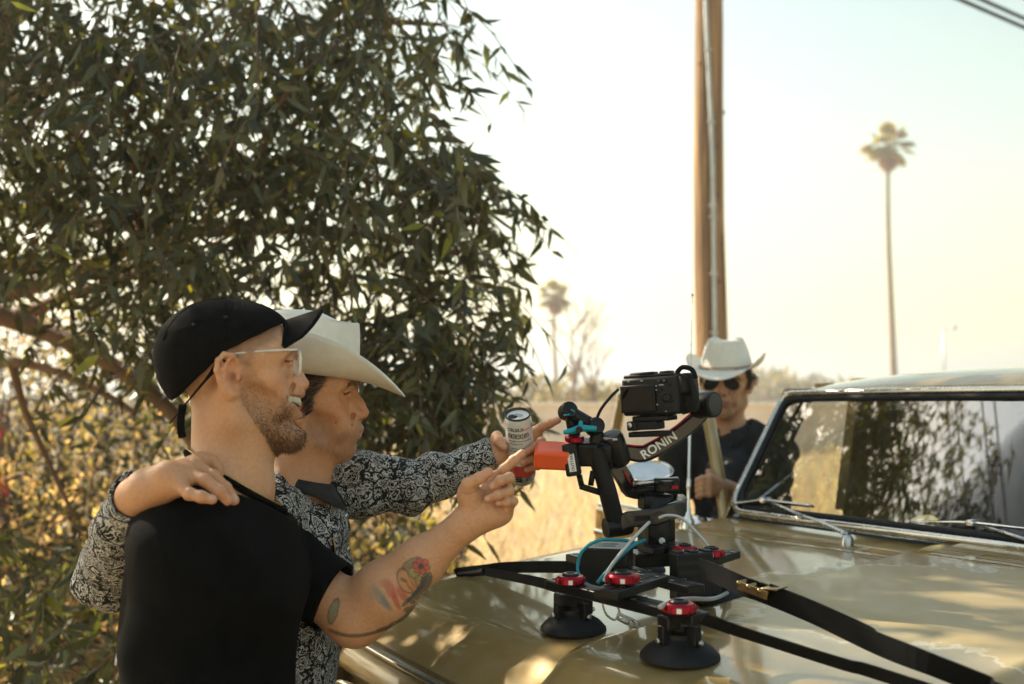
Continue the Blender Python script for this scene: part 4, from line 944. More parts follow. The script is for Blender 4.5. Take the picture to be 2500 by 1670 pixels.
def paint_face(q, L, skin, C, beard=None, beardc=(.10, .05, .025), bstr=.8, lipc=(.36, .13, .10), hair=None, hairc=(.05, .03, .02)):
    """colour of a head in its own frame: lips, eyes, brows, beard shadow, painted shade in ears and nostrils"""
    x, y, z = q.T; f = sm(x, -.2, -.05) * 0 + 1
    def blend(m, c): C[:] = C * (1 - m[:, None]) + np.array(c)[None] * m[:, None]
    inh = (np.abs(y) < .12) & (z > -.16) & (x > -.15) & (x < .2)
    nz = hnoise(q, 180, 4) * .5 + hnoise(q, 420, 5) * .5
    red = np.exp(-((x - L['nose'][0]) ** 2 + (z - L['nose'][1]) ** 2 + y ** 2) / .02 ** 2) + .8 * np.exp(-((x - .07) ** 2 + (np.abs(y) - .05) ** 2 + (z + .01) ** 2) / .022 ** 2) + np.exp(-((x + .008) ** 2 + (np.abs(y) - .082) ** 2 + (z - .005) ** 2) / .026 ** 2)
    blend(np.clip(red * .55, 0, .6) * inh, (skin[0] * 1.05, skin[1] * .78, skin[2] * .74))
    if beard is not None:
        d = poly_sd(x, z, beard) + hnoise(q, 260, 8) * .0025; m = (1 - sm(d, -L.get('bsoft', .006), .004)) * bstr * (.85 + .25 * nz) * inh * (np.abs(y) < .085) * (1 - L.get('bgrad', 0) * (1 - sm(-z, .01, .085))); blend(np.clip(m, 0, .96), beardc)
    if hair is not None:
        d = poly_sd(x, z, hair) + hnoise(q, 260, 9) * .002; m = (1 - sm(d, -.012, .004)) * .55 * (.9 + .15 * nz) * inh; blend(np.clip(m, 0, .95), hairc)
    for k, h in (('ulip', .0052), ('llip', .0062)):
        l = L[k]; mw = L.get('mouthw', .025); ya = np.abs(y) / mw; zc = l[1] * (1 - ya ** 2) + ((L['ulip'][1] + L['llip'][1]) / 2 + L.get('corner', 0)) * ya ** 2
        xm = l[0] - .007 - (L.get('cx', .020) - .005) * ya ** 2; m = np.exp(-((z - zc) / (h * (1 - .45 * ya ** 2) + 1e-4)) ** 4) * (ya < 1.05) * (x > xm - .010); blend(m * .85 * inh, lipc)
    op = L.get('open', 0); mz = (L['ulip'][1] + L['llip'][1]) / 2; mw = L.get('mouthw', .025)
    if op:
        ya = np.abs(y) / mw; zc = mz + L.get('corner', 0) * ya ** 2
        ins = (ya < .98) & (np.abs(z - zc) < op * (1.02 - .4 * ya ** 2)) & (x > L['ulip'][0] - .040 - .016 * ya ** 2) & (x < L['ulip'][0] - .0045 - (L.get('cx', .02) - .008) * ya ** 2); blend(ins * .92, (.10, .02, .018))
        te = ins & (z > zc - op * .42); seam = .82 + .18 * np.abs(np.cos(np.arcsin(np.clip(y / .022, -1, 1)) / .2 * math.pi)); blend(te * .95, (.74, .69, .57)); C[te] *= seam[te][:, None]
    for s_ in (1, -1):
        e = V3((L['eye'][0] - .0115, s_ * .031, L['eye'][1])); r = np.linalg.norm(q - e, axis=1); dz = q[:, 2] - e[2]; dy = (q[:, 1] - e[1]) * s_
        m = (r < .0131) & (x > e[0] + .002); lim = L.get('lid', .0058) * (1 - (dy / .0165) ** 2); opn = m & (dz < lim) & (dz > -lim * .8)
        blend(opn * .9, (.62, .57, .52)); g_ = L.get('gaze', (0.0, 0.0)); ir = opn & (np.hypot(dy - g_[0], dz - g_[1]) < .0056); blend(ir * .95, (.05, .025, .012))
        lash = (np.abs(dz - lim) < .0016) & (r < .0165) & (x > e[0]) & (np.abs(dy) < .0155); blend(lash * .9, (.03, .017, .012))
        b_ = L['brow']; bd = np.abs(y * s_ - .030) / .024; zb = b_[1] + .0065 - .006 * ((y * s_ - .036) / .02) ** 2; m = np.exp(-((z - zb) / .0052) ** 4) * (bd < 1) * (x > .03); blend(m * L.get('browd', .8) * (.8 + .3 * nz), L.get('browc', (.035, .02, .014)))
    if 1:
        for s_ in (1, -1):
            e = V3(L.get('ear', (-.010, 0, .004))); cn = V3((e[0] + .003, s_ * .0765 * L.get('w', 1), e[2] - .003)); m = np.exp(-(((x - cn[0]) / .0055) ** 2 + ((z - cn[2]) / .009) ** 2)) * (np.abs(y - cn[1]) < .014); blend(np.clip(m * .75, 0, .7), (.16, .055, .03))  # ear hollow darkened: its shade is put into the skin colour
    nsx = L['nose'][0] - .015; nm = np.exp(-(((x - nsx) / .0075) ** 2 + ((np.abs(y) - .0085) / .0050) ** 2 + ((z - L['nose'][1] + .0125) / .0046) ** 2)); blend(np.clip(nm * .8, 0, .75), (.10, .035, .025))  # nostril shade painted as dark spots on the skin
    return C

# ---------------------------------------------------------------- man in the black cap
SK1 = (.60, .32, .178)
m1 = thing('person', 'man in black cap, clear glasses and black T-shirt pointing with a tattooed arm', 'person', (P(560, 960, 1.7).x, 1.68, 0))
HM1, HO1 = Rz(17), PV(570, 923, 1.70)
L1 = dict(nose=(.1275, -.010), nasion=(.101, .022), brow=(.101, .040), fore=(.100, .06), eye=(.093, .027), ulip=(.1195, -.0265), llip=(.1145, -.0655), chin=(.115, -.100), chinb=(.088, -.118), mouthw=.032, open=.0120, corner=.011, cx=.028, fold=.0036, bgrad=.55,
          cheekz=-.010, browc=(.10, .05, .025), browd=.6, lid=.0026, ear=(-.006, 0, .003), w=.97)
s = Sdf().frame(HM1, HO1); head(s, L1)
s.cap((-.010, 0, -.05), (-.004, 0, -.18), .0575, .0635, .03); s.cap((.028, 0, -.105), (.028, 0, -.19), .032, .040, .03)
for y in (1, -1): s.cap((-.018, y * .058, -.03), (.035, y * .020, -.185), .013, .014, .03)                # neck muscle
s.ell((.062, 0, -.108), (.010, .010, .012), .012)
BM1 = Rz(-6)
def B1(x, y, z): return BM1 @ V3((x, y, z)) + HO1
s.frame()
SH1r, SH1l = B1(-.005, -.165, -.268), B1(-.035, .170, -.298)
s.cap(B1(-.02, -.05, -.195), SH1r, .045, .046, .05); s.cap(B1(-.02, .05, -.195), SH1l, .045, .046, .05); s.ell(B1(-.01, 0, -.36), (.095, .13, .16), .05); s.ell(B1(-.02, 0, -.58), (.095, .12, .22), .05)
EL1, WR1 = PV(868, 1505, 1.800), PV(1128, 1287, 1.760)
s.cap(SH1l, EL1, .054, .048, .03); ax = (WR1 - EL1) / np.linalg.norm(WR1 - EL1)
s.chain([EL1, EL1 + (WR1 - EL1) * .28, EL1 + (WR1 - EL1) * .62, WR1], [.050, .0550, .0410, .0275], .02, k0=.03)
s.ell(WR1, (.026, .026, .022), .015)
EL1b, WR1b = B1(-.015, -.195, -.55), B1(.03, -.195, -.79)
s.cap(SH1r, EL1b, .05, .04, .03); s.cap(EL1b, WR1b, .042, .026, .02); s.ell(WR1b + V3((.02, 0, -.08)), (.035, .02, .08), .02)
# right hand: palm towards the camera, index pointing, the other fingers curled
hd = 1.760
pc = PV(1172, 1236, hd)
ix_, md_, rg_, pk_ = PV(1208, 1182, hd + .010), PV(1226, 1208, hd + .012), PV(1234, 1232, hd + .012), PV(1232, 1256, hd + .008)
for q, r_ in ((ix_, .0155), (md_, .0155), (rg_, .0145), (pk_, .0135)): s.cap(WR1 * .55 + pc * .45, q, .021, r_, .016)
s.cap(WR1, PV(1212, 1262, hd + .002), .020, .016, .02)
s.ell(PV(1150, 1212, hd - .012), (.020, .016, .022), .016); s.ell(PV(1196, 1252, hd - .010), (.022, .014, .018), .016)
finger(s, [PV(1204, 1172, hd + .008), PV(1230, 1146, hd - .002), PV(1254, 1124, hd - .004), PV(1274, 1107, hd - .004)], .0092)
finger(s, [md_, PV(1243, 1166, hd - .026), PV(1222, 1173, hd - .040), PV(1203, 1186, hd - .036)], .0090)
finger(s, [rg_, PV(1243, 1199, hd - .030), PV(1216, 1208, hd - .044), PV(1191, 1218, hd - .038)], .0086)
finger(s, [pk_, PV(1254, 1224, hd - .022), PV(1238, 1226, hd - .036), PV(1217, 1228, hd - .034)], .0076)
finger(s, [PV(1136, 1206, hd - .012), PV(1142, 1182, hd - .026), PV(1170, 1168, hd - .030), PV(1193, 1153, hd - .028)], .0108, k0=.02)
V, Fq = s.mesh(.0022); 
q = (V - HO1) @ HM1; C = np.tile(np.array(SK1), (len(V), 1)) * (1 + .05 * hnoise(V, 40, 2))[:, None]
BEARD1 = [(14, 30), (30, 24), (38, 2), (58, -18), (80, -30), (94, -24), (113, -17), (122, -28), (128, -60), (130, -102), (105, -132), (69, -132), (54, -106), (30, -72), (8, -36), (6, 0)]
paint_face(q, L1, SK1, C, BEARD1, (.15, .075, .036), .66, (.42, .17, .13), [(-140, 120), (80, 100), (72, 62), (40, 42), (24, 10), (4, 20), (-14, 50), (-30, 20), (-60, -40), (-115, -60)], (.10, .055, .032))
# knuckles, finger tips and nails a touch redder / paler
tips = [PV(1274, 1107, hd - .004), PV(1203, 1186, hd - .036), PV(1191, 1218, hd - .038), PV(1217, 1228, hd - .034), PV(1193, 1153, hd - .028)]
for t in tips:
    m = np.exp(-(np.linalg.norm(V - t, axis=1) / .014) ** 2) * .45; C = C * (1 - m[:, None]) + np.array((.60, .26, .17)) * m[:, None]
for t in tips[1:4]:
    m = np.exp(-(np.linalg.norm(V - (t + V3((-.003, -.0085, .001))), axis=1) / .0062) ** 4) * .75; C = C * (1 - m[:, None]) + np.array((.70, .46, .36)) * m[:, None]
# tattoos on the forearm, laid out along (a) and across (c) the arm
a_ = ((V - EL1) @ ax) - .042; per = np.cross(ax, V3((0, 1, 0))); per /= np.linalg.norm(per); c_ = (V - EL1) @ per; fr = (V[:, 1] < 1.87) & (a_ < .16) & (V[:, 0] > EL1[0] - .10) & (V[:, 2] < 1.40)
if per[2] < 0: c_ = -c_
def ink(m, col, w=1.0):
    global C
    m = np.clip(m, 0, 1) * w * .82 * fr; C = C * (1 - m[:, None]) + np.array(col) * m[:, None]
def blob(a0, c0, ra, rc, th=0, soft=.18):
    ca, sa = math.cos(th), math.sin(th); A_, B_ = (a_ - a0), (c_ - c0); r = np.hypot((A_ * ca + B_ * sa) / ra, (-A_ * sa + B_ * ca) / rc); return 1 - sm(r, 1 - soft, 1 + soft)
def ringm(a0, c0, ra, rc, th=0, w=.16):
    ca, sa = math.cos(th), math.sin(th); A_, B_ = (a_ - a0), (c_ - c0); r = np.hypot((A_ * ca + B_ * sa) / ra, (-A_ * sa + B_ * ca) / rc); return np.exp(-((r - 1) / w) ** 2)
mm = .00072
def AC(u, v): p = PV(u, v, 1.725) - EL1; q = float(p @ per); return float(p @ ax) - .042, (q if per[2] > 0 else -q)
def tb_(u, v, r1, r2, dx=1, dv=0, col=(.05, .06, .05), w=.85, ring=None, soft=.18):
    """ink blob: centre and half-axes in photo pixels, long axis along (dx, dv)"""
    a0, c0 = AC(u, v); a1, c1_ = AC(u + dx, v + dv); th = math.atan2(c1_ - c0, a1 - a0)
    if col is not None: ink(blob(a0, c0, r1 * mm, r2 * mm, th, soft), col, w)
    if ring is not None: ink(ringm(a0, c0, r1 * mm, r2 * mm, th, max(.10, .9 / min(r1, r2))), ring, .8)
DK = (.035, .045, .045)
tb_(928, 1462, 32, 11, 34, 51, (.16, .20, .20), .75, soft=.4); tb_(940, 1474, 24, 6, 30, 50, (.08, .15, .17), .6, soft=.4); tb_(905, 1452, 20, 12, 10, 40, (.30, .20, .13), .5, soft=.6)
tb_(952, 1446, 24, 11, 20, 40, (.40, .10, .08), .8, soft=.35); tb_(963, 1470, 26, 6, 17, 57, (.42, .06, .05), .8, soft=.3); tb_(978, 1456, 24, 8, 22, 40, (.40, .07, .06), .8, soft=.35); tb_(940, 1430, 16, 10, 1, .3, (.44, .15, .08), .7, soft=.4)
tb_(990, 1425, 34, 19, 28, 48, (.50, .24, .11), .65, DK); tb_(982, 1420, 9, 5, 1, .4, (.10, .07, .05), .8); tb_(996, 1440, 20, 3, 25, 45, (.20, .11, .07), .7); tb_(1004, 1430, 18, 2.5, 25, 45, (.22, .12, .08), .6)
tb_(1000, 1378, 24, 9, 1, -.6, (.10, .13, .09), .75, DK); tb_(1008, 1402, 15, 13, 1, .3, (.24, .30, .12), .85, DK); tb_(1020, 1416, 8, 7, 1, 1, (.24, .30, .12), .8, DK)
for k in range(6):
    th = k * 1.0472 + .25; tb_(1026 + 12 * math.cos(th), 1385 + 12 * math.sin(th), 9.5, 8.5, math.cos(th), math.sin(th), (.46, .075, .065), .9, (.07, .02, .02))
tb_(1026, 1385, 7.5, 7.5, 1, 0, (.03, .04, .05), .95, (.25, .14, .12))
for k in range(9):
    t = k / 8; u = lerp(1040, 990, t) + 9 * math.sin(t * 3.1); v = lerp(1408, 1478, t)
    for sd in (-1, 1): tb_(u + sd * 6, v + 2, 10, 4.2, -.35 + sd * .55, 1, (.10, .13, .13), .9, DK)
for k, (u, v, r1, r2, dx, dv) in enumerate(((992, 1505, 14, 9, 1, .5), (985, 1518, 14, 7, -.6, 1), (972, 1530, 16, 8, -1, .6), (955, 1538, 15, 7, -1, .3), (998, 1516, 12, 5, 1, -.3), (1046, 1462, 12, 5, .6, -1), (1040, 1474, 10, 4, -.3, 1), (1094, 1396, 13, 7, .5, -1), (1088, 1408, 8, 5, .3, 1), (925, 1552, 18, 6, -1, .3))): tb_(u, v, r1, r2, dx, dv, (.08, .095, .08), .85, DK)
tb_(800, 1508, 30, 12, -.3, 1, (.16, .20, .12), .85, DK); tb_(803, 1500, 18, 5, -.3, 1, (.26, .28, .15), .7)
for u in range(790, 935, 8): tb_(u, 1556 + 8 * math.sin((u - 790) / 45), 9, 6, 1, .1, (.09, .065, .045), .6)
# palm and wrist creases
def crease_line(pts, w=.0016, col=(.36, .15, .085), st=.55):
    global C
    for i in range(len(pts) - 1):
        a0, b0 = PV(*pts[i]), PV(*pts[i + 1]); dd = b0 - a0; q = V - a0; t = np.clip(q @ dd / (dd @ dd), 0, 1); d = np.linalg.norm((q - t[:, None] * dd)[:, [0, 2]], axis=1)
        m = np.exp(-(d / w) ** 2) * st * (V[:, 1] < hd + .02) * (np.linalg.norm(q, axis=1) < .15); C = C * (1 - m[:, None]) + np.array(col) * m[:, None]
for pts in ([(1138, 1262, hd), (1146, 1274, hd), (1158, 1300, hd)], [(1130, 1198, hd), (1150, 1200, hd), (1168, 1192, hd)], [(1172, 1232, hd), (1180, 1216, hd), (1186, 1196, hd)], [(1208, 1232, hd), (1220, 1252, hd)], [(1152, 1244, hd), (1165, 1236, hd)]): crease_line(pts)
for (u, v) in ((1232, 1146), (1254, 1124), (1170, 1168)): crease_line([(u - 4, v - 8, hd), (u + 4, v + 8, hd)], .0011, st=.4)
body1 = npmesh('body', V, Fq, SKIN, m1, True); vcol(body1, 'Col', np.clip(C, .004, 1))
# beard
def pick(V, q, mask, n, seed): r_ = np.random.default_rng(seed); i = np.where(mask)[0]; return r_.choice(i, min(n, len(i)), replace=False)
d = poly_sd(q[:, 0], q[:, 2], BEARD1); lipz = np.abs(q[:, 1]) < .030
inm = (d < -.001) & (np.abs(q[:, 1]) < .085) & ~((q[:, 0] > .082) & lipz & (q[:, 2] < -.024) & (q[:, 2] > -.076) & (np.abs(q[:, 1]) < .029 * np.sqrt(np.clip(1 - ((q[:, 2] + .048) / .028) ** 2, 0, 1)) + .002))
inm &= np.random.default_rng(1).random(len(V)) < .25 + .75 * sm(-q[:, 2], .0, .075)
i = pick(V, q, inm, 3800, 3); N = s.grad(V[i]); lowd = np.clip((-q[i, 2] - .02) / .09, 0.15, 1)
fl = (HM1 @ np.array([[.25], [0], [-.9]])).T * np.ones((len(i), 1))
strands('beard', V[i], N, fl * .8, .0034 + .0066 * lowd ** 1.3, .0009, hairmat('brown_beard_hair', (.11, .052, .023)), m1, 6, .3)
# cap
def in_head(M, O, p): return M @ V3(p) + O
c1 = Sdf().frame(HM1, HO1)
c1.ell((-.017, 0, .050), (.1085, .0865, .0850), .02).ell((.030, 0, .064), (.066, .070, .056), .03).ell((-.060, 0, .015), (.062, .076, .072), .03)
c1.ell((-.012, 0, .040), (.100, .078, .078), .004, 's')
def capcut(p):
    q = (p - HO1.astype(np.float32)) @ HM1.astype(np.float32); x, z = q[:, 0], q[:, 2]
    return np.maximum((z - .0445 - .55 * (x + .011)) * .876, (z - .0445 - .96 * (x + .011)) * .721)
c1.ops.append(('s', .003, capcut, HO1 - .2, HO1 + .2))
c1.disp(lambda p: (0.0006 * np.sin(((p - HO1.astype(np.float32)) @ HM1.astype(np.float32)) @ np.array([60, 35, 150], np.float32)) * np.cos(p[:, 2] * 70)).astype(np.float32), 1)
Vc, Fc = c1.mesh(.0028); cap = npmesh('cap', Vc, Fc, CLOTHB, m1, True)
for az in (30, 90, 150, 210, 270, 330):
    ca, sa = math.cos(R(az)), math.sin(R(az)); sp_ = []
    for th in np.linspace(.06, 1.45, 16):
        p_ = (-.017 + .1085 * math.sin(th) * ca, .0865 * math.sin(th) * sa, .050 + .085 * math.cos(th)); p_ = in_head(HM1, HO1, p_)
        g_ = V3(p_) - HO1
        for _ in range(6): p_ = V3(p_) - (HM1 @ V3((math.sin(th) * ca, math.sin(th) * sa, math.cos(th)))) * float(c1.combine(V3(p_)[None].astype(np.float32), None, [k_ for k_, o_ in enumerate(c1.ops) if o_[0] == 'u'])[0])
        if float(capcut(V3(p_)[None].astype(np.float32))[0]) > .002: sp_.append(Vector(p_))
    if len(sp_) > 3: MB().tube(sp_, .0011, 5).build('seam', CLOTHB, cap, 180)
vs = []; nS_, nT_ = 25, 9
for j in range(nT_):
    for i_ in range(nS_):
        s_ = lerp(-1, 1, i_ / (nS_ - 1)); t = j / (nT_ - 1); y = .064 * s_; xr = .086 - .008 * s_ ** 2; xf = xr + .060 * math.sqrt(max(0, 1 - abs(s_) ** 2.4)) + .003
        x = lerp(xr, xf, t); z = .0990 - .046 * s_ ** 2 + (x - .086) * .36; vs.append(in_head(HM1, HO1, (x, y * (1 + .14 * t), z)))
vis = pydata('visor', vs, [(j * nS_ + i_, j * nS_ + i_ + 1, (j + 1) * nS_ + i_ + 1, (j + 1) * nS_ + i_) for j in range(nT_ - 1) for i_ in range(nS_ - 1)], CLOTHB, cap, True)
so2 = vis.modifiers.new('thickness', 'SOLIDIFY'); so2.thickness = .0050; so2.offset = 0
H1 = lambda *p: Vector(in_head(HM1, HO1, p))
MB().tube([H1(.086 - .008 * (y / .064) ** 2, y, .099 - .046 * (y / .064) ** 2) for y in np.linspace(-.064, .064, 15)], .0035, 6).build('visor_seam', CLOTHB, cap, 180)
MB().lathe([(.0005, .004), (.004, .003), (.0055, 0)], H1(-.017, 0, .1345), (0, 0, 1), 10).build('top_button', CLOTHB, cap, 180)
for x, z in ((-.015, .098), (-.065, .085)): MB().lathe([(.0022, 0), (.0034, .0008), (.0022, .0016), (.001, .0006)], H1(x, -.0865 * math.sqrt(max(0, 1 - ((x + .017) / .1085) ** 2 - ((z - .05) / .085) ** 2)) - .001, z), np.array(HM1 @ V3((0, -.8, .6))), 8).build('eyelet', BLACKP, cap, 180)
MB().ribbon(spline([H1(-.018, -.083, .030), H1(-.045, -.080, -.004), H1(-.078, -.064, -.046), H1(-.098, -.034, -.072)], 5), Vector(HM1 @ V3((.55, 0, .75))), .014, .002).build('strap', CLOTHB, cap)
MB().ribbon(spline([H1(-.080, -.062, -.044), H1(-.083, -.064, -.075), H1(-.080, -.062, -.098)], 4), Vector(HM1 @ V3((1, .2, 0))), .012, .0025).build('strap_end', CLOTHB, cap)
# clear glasses
CLEAR = bpy.data.materials.new('clear_acrylic'); CLEAR.use_nodes = True; _b = CLEAR.node_tree.nodes['Principled BSDF']
_b.inputs['Base Color'].default_value = (.80, .79, .76, 1); _b.inputs['Roughness'].default_value = .15; _b.inputs['Alpha'].default_value = .62
gp = thing('glasses', 'clear plastic glasses on the nose of the man in the black cap', 'glasses', H1(.1, 0, .03))
for s_ in (1, -1):
    MB().tube(spline([H1(-.020, s_ * .0785, .022), H1(-.008, s_ * .0785, .036), H1(.020, s_ * .0785, .041), H1(.070, s_ * .0755, .0455), H1(.1015, s_ * .070, .047)], 5), .0030, 6, flat=.75).build('temple', CLEAR, gp, 180)
    rim = [H1(.103 + .003 * math.cos(t), s_ * (.040 + .029 * math.copysign(abs(math.cos(t)) ** .6, math.cos(t))), .026 + .0215 * math.copysign(abs(math.sin(t)) ** .6, math.sin(t))) for t in np.linspace(0, 2 * math.pi, 33)]
    MB().tube(rim, .0026, 6, cap=False).build('rim', CLEAR, gp, 180)
    MB().add([H1(.1035, s_ * .014, .006), H1(.1035, s_ * .066, .006), H1(.1035, s_ * .066, .045), H1(.1035, s_ * .014, .045)], [(0, 1, 2, 3)]).build('lens', glass_mat('lens_glass', (.97, .97, .97), .5), gp)
MB().tube([H1(.106, -.012, .034), H1(.109, 0, .036), H1(.106, .012, .034)], .0026, 6).build('bridge', CLEAR, gp, 180)
# T-shirt
t1 = Sdf()
t1.cap(B1(-.022, -.06, -.196), SH1r, .056, .066, .04).cap(B1(-.022, .06, -.196), SH1l, .056, .068, .04)
t1.ell(B1(-.018, 0, -.35), (.135, .190, .16), .06).ell(B1(-.028, -.01, -.52), (.142, .186, .24), .06).ell(B1(-.025, -.01, -.72), (.146, .180, .22), .06).ell(B1(.02, -.02, -.31), (.095, .15, .11), .05)
t1.cap(SH1l, SH1l + (EL1 - SH1l) * .4, .072, .066, .05); t1.cap(SH1r, B1(-.018, -.192, -.45), .070, .070, .05); t1.cap(B1(-.018, -.192, -.42), B1(-.012, -.192, -.62), .070, .060, .04)
t1.frame(HM1, HO1); t1.cap((.002, 0, -.14), (.014, 0, -.27), .079, .098, .030)
def neckcut(p):
    q = (p - HO1.astype(np.float32)) @ HM1.astype(np.float32); pl = (-(q[:, 2] + .176 + .62 * (q[:, 0] - .006))) * .85; return np.maximum(pl, np.hypot(q[:, 0] - .006, q[:, 1]) - .110)
t1.ops.append(('s', .003, neckcut, HO1 - .3, HO1 + .2)); t1.cap((.002, 0, -.08), (.010, 0, -.23), .073, .078, .003, 's'); t1.frame()
def folds(p):
    q = p - HO1.astype(np.float32); a = q @ np.array([9, 3, 21], np.float32) + 1.8 * np.sin(q @ np.array([11, -4, 6], np.float32)); b_ = q @ np.array([26, 8, -9], np.float32) + np.sin(q @ np.array([5, 9, 17], np.float32)) * 2
    return (.0080 * np.sin(a) + .0045 * np.sin(b_)).astype(np.float32)
t1.disp(folds, 1); t1.plane(B1(0, 0, -.86), (0, 0, -1), .004)
ud = (EL1 - SH1l) / np.linalg.norm(EL1 - SH1l); A0 = lambda t: SH1l + (EL1 - SH1l) * t
sv = Sdf(); sv.cap(A0(0), A0(.5), .076, .066, .02); sv.cap(A0(.4), A0(.95) + V3((0, 0, .004)), .064, .071, .03); sv.disp(folds, 1)
sv.cap(A0(.5), A0(.95) + V3((0, 0, .004)), .054, .065, .004, 's'); sv.plane(A0(.79), ud + V3((.15, 0, .1)), .003)
Vt, Ft = t1.mesh(.0045); ts = npmesh('t_shirt', Vt, Ft, CLOTHB, m1, True); Vs, Fs_ = sv.mesh(.0035); npmesh('sleeve', Vs, Fs_, CLOTHB, ts, True)
nr = [Vector(HM1 @ V3((.006 + .081 * math.cos(a), .079 * math.sin(a), -.177 - .050 * math.cos(a))) + HO1) for a in np.linspace(0, 2 * math.pi, 37)]
MB().tube(nr, .0075, 8, cap=False, flat=.6).build('collar', CLOTHB, ts, 180)
GOLD = mat('gold_chain', (.55, .38, .16), .3, .9, var=.3, vscale=300)
nk = thing('necklace', 'thin gold chain round the neck of the man in the black cap', 'necklace', H1(0, 0, -.15))
ch = [Vector(HM1 @ V3((.005 + .0775 * math.cos(a), .0755 * math.sin(a), -.168 - .049 * math.cos(a))) + HO1) for a in np.linspace(0, 2 * math.pi, 91)]
MB().tube(ch, [.0013 + .0009 * (i % 2) for i in range(91)], 5, cap=False).build('chain', GOLD, nk, 180)
# trousers and shoes
JEAN = mat('dark_denim', (.02, .022, .028), .9, var=.25, vscale=40, bump=.3, bscale=500)
def legs(name, par, hipc, ground_pts, h=.006, m=JEAN, wst=.15):
    l_ = Sdf(); l_.ell(hipc, (wst * .8, wst, .12), .04)
    for gp_, sd in zip(ground_pts, (-1, 1)):
        hip = hipc + V3((0, sd * .085, -.05)); kn = hip * .47 + V3((gp_[0], gp_[1], .1)) * .53 + V3((.02, 0, 0)); l_.chain([hip, kn, V3((gp_[0], gp_[1], .09))], [.092, .066, .052], .03)
    V_, F_ = l_.mesh(h); npmesh(name, V_, F_, m, par, True)
    for gp_, sd in zip(ground_pts, (-1, 1)):
        b_ = Sdf(); b_.cap((gp_[0] - .05, gp_[1], .052), (gp_[0] + .14, gp_[1] + sd * -.01, .042), .046, .036, .02); b_.cap((gp_[0], gp_[1], .06), (gp_[0], gp_[1], .14), .045, .045, .02); b_.plane((0, 0, .003), (0, 0, -1), .003); V_, F_ = b_.mesh(.006); npmesh('shoe', V_, F_, RUBBER, par, True)
legs('trousers', m1, B1(-.03, 0, -.80), [B1(-.03, -.11, 0)[:2], B1(-.06, .11, 0)[:2]])
# ---------------------------------------------------------------- man in the paisley shirt and white cowboy hat
def paisley_mat(name, sc=1.0):
    m = bpy.data.materials.new(name); m.use_nodes = True; n = m.node_tree; b = n.nodes['Principled BSDF']; L_ = n.links.new; b.inputs['Roughness'].default_value = .8; b.inputs['Specular IOR Level'].default_value = .25
    tc = n.nodes.new('ShaderNodeTexCoord')
    def mth(op, a, c=0.0):
        q = n.nodes.new('ShaderNodeMath'); q.operation = op
        for i, x in enumerate((a, c)):
            if isinstance(x, (int, float)): q.inputs[i].default_value = x
            else: L_(x, q.inputs[i])
        return q.outputs[0]
    # swirl the cloth coordinates so the drops bend
    nz = n.nodes.new('ShaderNodeTexNoise'); nz.inputs['Scale'].default_value = 22 * sc; nz.inputs['Detail'].default_value = 1.5; L_(tc.outputs['Object'], nz.inputs['Vector'])
    v1 = n.nodes.new('ShaderNodeVectorMath'); v1.operation = 'SUBTRACT'; L_(nz.outputs['Color'], v1.inputs[0]); v1.inputs[1].default_value = (.5, .5, .5)
    v2 = n.nodes.new('ShaderNodeVectorMath'); v2.operation = 'MULTIPLY_ADD'; L_(v1.outputs[0], v2.inputs[0]); v2.inputs[1].default_value = (.055 / sc,) * 3; L_(tc.outputs['Object'], v2.inputs[2])
    def vor(scale, feat='F1'):
        q = n.nodes.new('ShaderNodeTexVoronoi'); q.feature = feat; q.inputs['Scale'].default_value = scale; L_(v2.outputs[0], q.inputs['Vector']); return q.outputs['Distance']
    big = vor(24 * sc); edge = vor(24 * sc, 'DISTANCE_TO_EDGE'); small = vor(95 * sc); fine = n.nodes.new('ShaderNodeTexNoise'); fine.inputs['Scale'].default_value = 230 * sc; fine.inputs['Detail'].default_value = 2; L_(v2.outputs[0], fine.inputs['Vector'])
    rings = mth('SINE', mth('MULTIPLY', big, 58.0)); inner = mth('SINE', mth('MULTIPLY', small, 14.0))
    drop = mth('LESS_THAN', big, .48)
    pat = mth('ADD', mth('MULTIPLY', mth('MULTIPLY', rings, drop), .75), mth('MULTIPLY', inner, .55)); pat = mth('ADD', pat, mth('MULTIPLY', mth('SUBTRACT', fine.outputs['Fac'], .5), 4.2))
    rim = mth('LESS_THAN', mth('ABSOLUTE', mth('SUBTRACT', big, .50)), .028); bd = mth('LESS_THAN', edge, .05)
    pat = mth('ADD', pat, mth('MULTIPLY', rim, 1.6)); pat = mth('SUBTRACT', pat, mth('MULTIPLY', bd, 1.4))
    mr = n.nodes.new('ShaderNodeMapRange'); mr.interpolation_type = 'SMOOTHSTEP'; mr.inputs[1].default_value = -.05; mr.inputs[2].default_value = .40; L_(pat, mr.inputs[0])
    mx = n.nodes.new('ShaderNodeMix'); mx.data_type = 'RGBA'; mx.inputs[6].default_value = (.008, .008, .009, 1); mx.inputs[7].default_value = (.50, .49, .47, 1); L_(mr.outputs[0], mx.inputs[0]); L_(mx.outputs[2], b.inputs['Base Color'])
    bp = n.nodes.new('ShaderNodeBump'); bp.inputs['Strength'].default_value = .2; bp.inputs['Distance'].default_value = .002; L_(fine.outputs['Fac'], bp.inputs['Height']); L_(bp.outputs[0], b.inputs['Normal'])
    return m
def quadm(name, L1_, L2_, m, par):
    n = len(L1_); return pydata(name, list(L1_) + list(L2_), [(i, i + 1, n + i + 1, n + i) for i in range(n - 1)], m, par, True)
PAIS = paisley_mat('black_white_paisley', 1.5)
FELT = mat('white_hat_straw', (.88, .85, .77), .75, var=.05, vscale=60, bump=.7, bscale=1100, spec=.25)
SK2 = (.56, .285, .150)
m2 = thing('person', 'man in white cowboy hat and paisley shirt pointing while he holds a can', 'person', (P(700, 960, 2.0).x, 2.0, 0))
